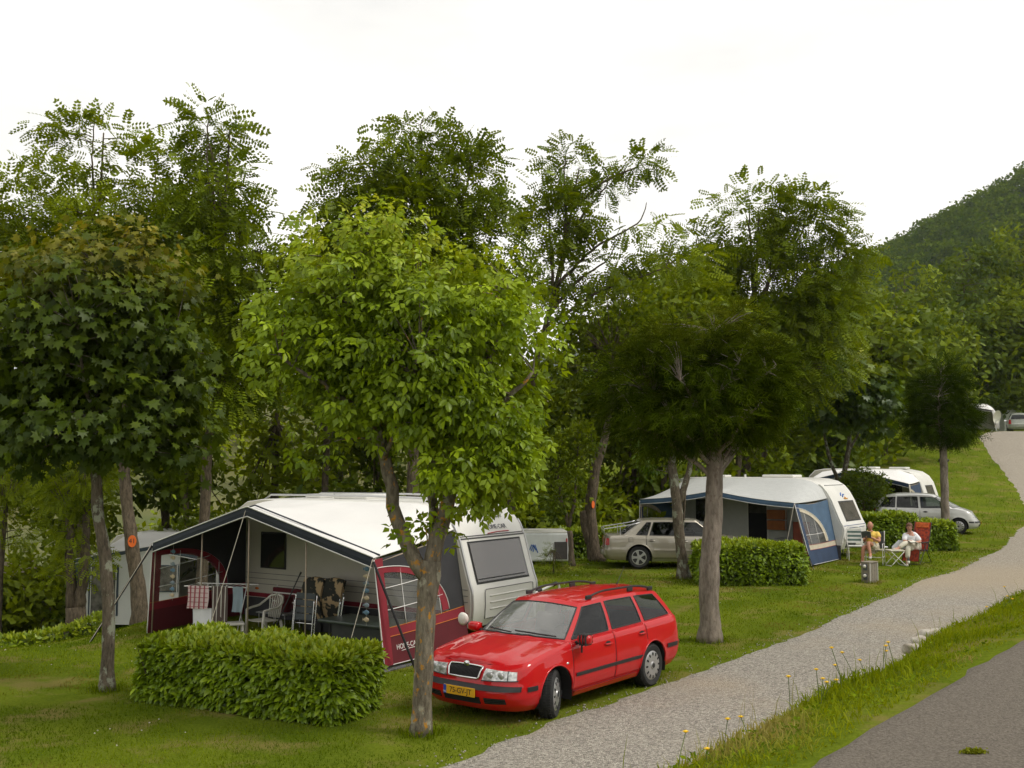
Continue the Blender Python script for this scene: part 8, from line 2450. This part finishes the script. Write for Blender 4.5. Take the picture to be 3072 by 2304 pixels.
MB().tube([(0.35, 0.1, 0), (-0.18, -0.15, 1.25), (-0.22, -0.17, 1.34)], [0.012, 0.012, 0.02], 7).build('shaft', black_m, bm_)
MB().box((0.36, 0.1, 0.03), (0.28, 0.05, 0.06)).build('head', black_m, bm_, bevel=0.01)
# strings of little fish
fish_c = [pmat('fish_blue', (0.12, 0.22, 0.32), 0.6), pmat('fish_cream', (0.52, 0.42, 0.28), 0.6), pmat('fish_grey', (0.20, 0.25, 0.29), 0.6)]
for lab, x, y, zt in (('string of blue and cream wooden fish at the left awning post', 5.62, 2.15, 1.66), ('string of blue and cream wooden fish at the right awning post', 0.62, 2.15, 1.60)):
    t = thing('fish_garland', lab, 'garland', in1(x, y), rz1)
    MB().tube([(0, 0, zt + 0.1), (0, 0, zt - 0.98)], 0.003, 4).build('string', rope_m, t)
    for k in range(8):
        z = zt - 0.12 * k - 0.04
        f_ = MB().sphere((0, 0, z), (0.060, 0.016, 0.040), 10, 6)
        f_.add([(0.05, 0, z), (0.085, 0, z + 0.03), (0.085, 0, z - 0.03)], [(0, 1, 2)])
        f_.build('fish', fish_c[k % 3], t, smooth=True)
# ---- inside the blue awning
def in2(x, y, z=0.0):
    ay = np.array([-AX2[1], AX2[0]])
    p_ = np.array(O2) + AX2 * x + ay * y
    return (float(p_[0]), float(p_[1]), z2 + 0.01 + z)
recliner('brown red reclining chair behind the arched window of the blue awning', in2(0.75, 1.35), rz2 + R(200), black_m, pmat('rust_cloth', (0.20, 0.045, 0.022), 0.85, var=0.15))
cb = thing('hanging_cupboard', 'orange brown cloth cupboard beside the dark doorway', 'cupboard', in2(2.02, 0.18), rz2)
for z in (1.06, 1.40):
    MB().box((0, 0, z), (0.60, 0.20, 0.30)).build('shelf_box', pmat('orange_brown', (0.36, 0.12, 0.035), 0.85, var=0.12), cb, bevel=0.01)
for x in (-0.3, 0.3):
    MB().tube([(x, 0.0, 0), (x, 0.0, 1.58)], 0.012, 6).build('upright', alu_m, cb)
pb = thing('banner', 'beige paper fan hanging on the caravan wall under the canopy', 'banner', in2(1.05, 0.06), rz2)
MB().slab([[(-0.42 + 0.84 * u, 0.0, 1.83 + 0.20 * v * (1 - 0.55 * abs(2 * u - 1) ** 2) + 0.05 * math.cos(4 * math.pi * u) * (1 - v)) for v in np.linspace(0, 1, 4)] for u in np.linspace(0, 1, 11)], (0, 0.01, 0)).build('paper', pmat('fan_paper', (0.46, 0.34, 0.17), 0.8, var=0.15, scale=12), pb)
t2 = thing('folding_table', 'pale table with bottles and a lamp inside the blue awning', 'table', in2(1.2, 0.65), rz2)
MB().box((0, 0, 0.68), (1.2, 0.6, 0.03)).build('table_top', pmat('table_grey', (0.25, 0.26, 0.27), 0.5), t2, bevel=0.01)
for sx in (-0.52, 0.52):
    for sy in (-0.25, 0.25):
        MB().tube([(sx, sy, 0), (sx, sy, 0.67)], 0.012, 6).build('leg', alu_m, t2)
for k, (x, c) in enumerate(((-0.35, (0.24, 0.03, 0.03)), (-0.22, (0.55, 0.5, 0.4)), (-0.08, (0.2, 0.03, 0.04)))):
    b_ = thing('jar', ('dark red jar', 'cream jar', 'wine coloured jar')[k] + ' on the table inside the blue awning', 'jar', in2(1.2 + x, 0.55, 0.70), rz2)
    MB().lathe([(0.05, 0), (0.055, 0.02), (0.055, 0.14), (0.03, 0.17), (0.03, 0.20)], n=14).build('jar_body', pmat('jar_%d' % k, c, 0.4), b_, smooth=True)
    MB().lathe([(0.034, 0.20), (0.034, 0.225), (0.004, 0.228)], n=14).build('lid', alu_m, b_, smooth=True)

# ---------------------------------------------------------------- stones, flowers, moss
stone_m = pmat('limestone', (0.24, 0.20, 0.15), 0.95, var=0.2, scale=9, bump=0.9, bscale=16, col2=(0.52, 0.48, 0.42))
stone_labels = ['largest pale stone at the top end of the bank edge row', 'flat pale stone second from the top of the bank edge row', 'rounded pale stone in the middle of the bank edge row', 'low earthy stone near the lower end of the bank edge row', 'smallest half buried stone at the lower end of the bank edge row']
_r = np.random.default_rng(3)
for k, (px_, py_, s_) in enumerate(((5.36, 13.05, 0.16), (5.06, 12.56, 0.14), (4.78, 12.10, 0.13), (4.52, 11.7, 0.11), (4.28, 11.3, 0.09))):
    t = thing('stone', stone_labels[k], 'stone', on(px_, py_, 0.06), _r.uniform(0, 3), group='stones along the bank edge')
    bm = bmesh.new(); bmesh.ops.create_icosphere(bm, subdivisions=3, radius=1)
    for v in bm.verts:
        p_ = np.array(v.co)
        n_ = 1 + 0.32 * float(vnoise(p_[0] * 1.7 + k * 5, p_[1] * 1.7 + p_[2])) + 0.10 * float(vnoise(p_[2] * 3 + k, p_[0] * 3.1))
        v.co = Vector(np.clip(p_ * n_, -0.86, 0.86) * np.array((1.35, 1.0, 0.75)) * s_)
    me = bpy.data.meshes.new('rock'); bm.to_mesh(me); bm.free()
    me.materials.append(stone_m); me.polygons.foreach_set('use_smooth', [True] * len(me.polygons))
    o = bpy.data.objects.new('rock', me); COL.objects.link(o); o.parent = t
stem_m = pmat('flower_stem', (0.08, 0.12, 0.02), 0.8, var=0.2)
petal_m = pmat('yellow_petal', (0.78, 0.50, 0.008), 0.6, var=0.12, scale=30)
fl = [(1.02, 6.62, 0.34), (1.40, 6.95, 0.30), (1.60, 7.12, 0.36), (1.22, 6.55, 0.20), (1.95, 7.75, 0.40), (2.32, 8.30, 0.44), (2.36, 8.36, 0.38), (2.40, 8.38, 0.36), (2.42, 8.40, 0.30), (2.62, 8.62, 0.62), (2.85, 8.95, 0.30), (3.05, 9.05, 0.34), (2.98, 8.98, 0.52), (3.18, 9.2, 0.44), (3.52, 9.8, 0.32), (3.32, 9.4, 0.66), (5.9, 13.3, 0.26), (6.3, 13.6, 0.28), (6.35, 13.7, 0.22), (7.0, 14.2, 0.2), (6.9, 14.6, 0.3), (7.7, 15.0, 0.2)]
FLB = 'yellow hawkweed flower on a thin stalk along the grassy bank'
for k, (x, y, h) in enumerate(fl):
    t = thing('hawkweed_flower', FLB, 'flower', on(x + _r.normal(0, 0.06), y + _r.normal(0, 0.06), -0.01), _r.uniform(0, 6), group='yellow flowers on the grassy bank')
    h *= _r.uniform(0.35, 0.8)
    bx_, by_ = _r.normal(0, 0.04, 2)
    MB().tube([(0, 0, 0), (bx_ * 0.3, by_ * 0.3, h * 0.5), (bx_, by_, h)], 0.0028, 4).build('stem', stem_m, t)
    m = MB()
    for j in range(12):
        a = j * math.pi / 6
        c, s_ = math.cos(a), math.sin(a)
        m.add([(bx_, by_, h), (bx_ + 0.016 * c - 0.005 * s_, by_ + 0.016 * s_ + 0.005 * c, h + 0.008), (bx_ + 0.020 * c, by_ + 0.020 * s_, h + 0.004), (bx_ + 0.016 * c + 0.005 * s_, by_ + 0.016 * s_ - 0.005 * c, h + 0.008)], [(0, 1, 2, 3)])
    m.sphere((bx_, by_, h + 0.004), (0.013, 0.013, 0.009), 8, 5)
    m.build('flower_head', petal_m, t)
ms = thing('moss_clod', 'small clod of moss lying on the asphalt road', 'moss', (2.60, 6.02, 1.68), R(10))
n_ = 900
P_ = np.stack([_r.normal(0, 0.030, n_), _r.normal(0, 0.014, n_), np.abs(_r.normal(0, 0.006, n_))], 1)
leaf_cloud('moss', 'card', P_, np.stack([_r.normal(0, 1, n_), _r.normal(0, 1, n_), np.abs(_r.normal(0, 0.6, n_))], 1), _r.normal(size=(n_, 3)), _r.uniform(0.008, 0.020, n_), leafmat('moss_leaf', (0.10, 0.10, 0.02), (0.22, 0.20, 0.05), trans=0.2, gloss=0.0), ms, _r.random(n_))
sh_ = thing('dark_stone', 'small dark stone lying on the grass slope near the track', 'stone', on(27.2, 66.0, 0.05), 0)
MB().sphere((0, 0, 0.08), (0.32, 0.2, 0.14), 10, 7).sphere((0.2, 0, 0.06), (0.2, 0.15, 0.10), 8, 6).build('rock', pmat('dark_rock', (0.05, 0.055, 0.05), 0.9, var=0.3), sh_, smooth=True)
# ================================================================ AIR
hz_m, hz_n, hz_o = _nodes('haze_air')
hz_v = hz_n.nodes.new('ShaderNodeVolumePrincipled')
hz_v.inputs['Color'].default_value = (0.80, 0.88, 1.0, 1)
hz_v.inputs['Density'].default_value = 0.00012
hz_v.inputs['Anisotropy'].default_value = 0.2
hz_n.links.new(hz_v.outputs['Volume'], hz_o.inputs['Volume'])
tag(MB().box((0, 2480, 119), (7200, 5240, 262)).build('haze', hz_m), kind='stuff')
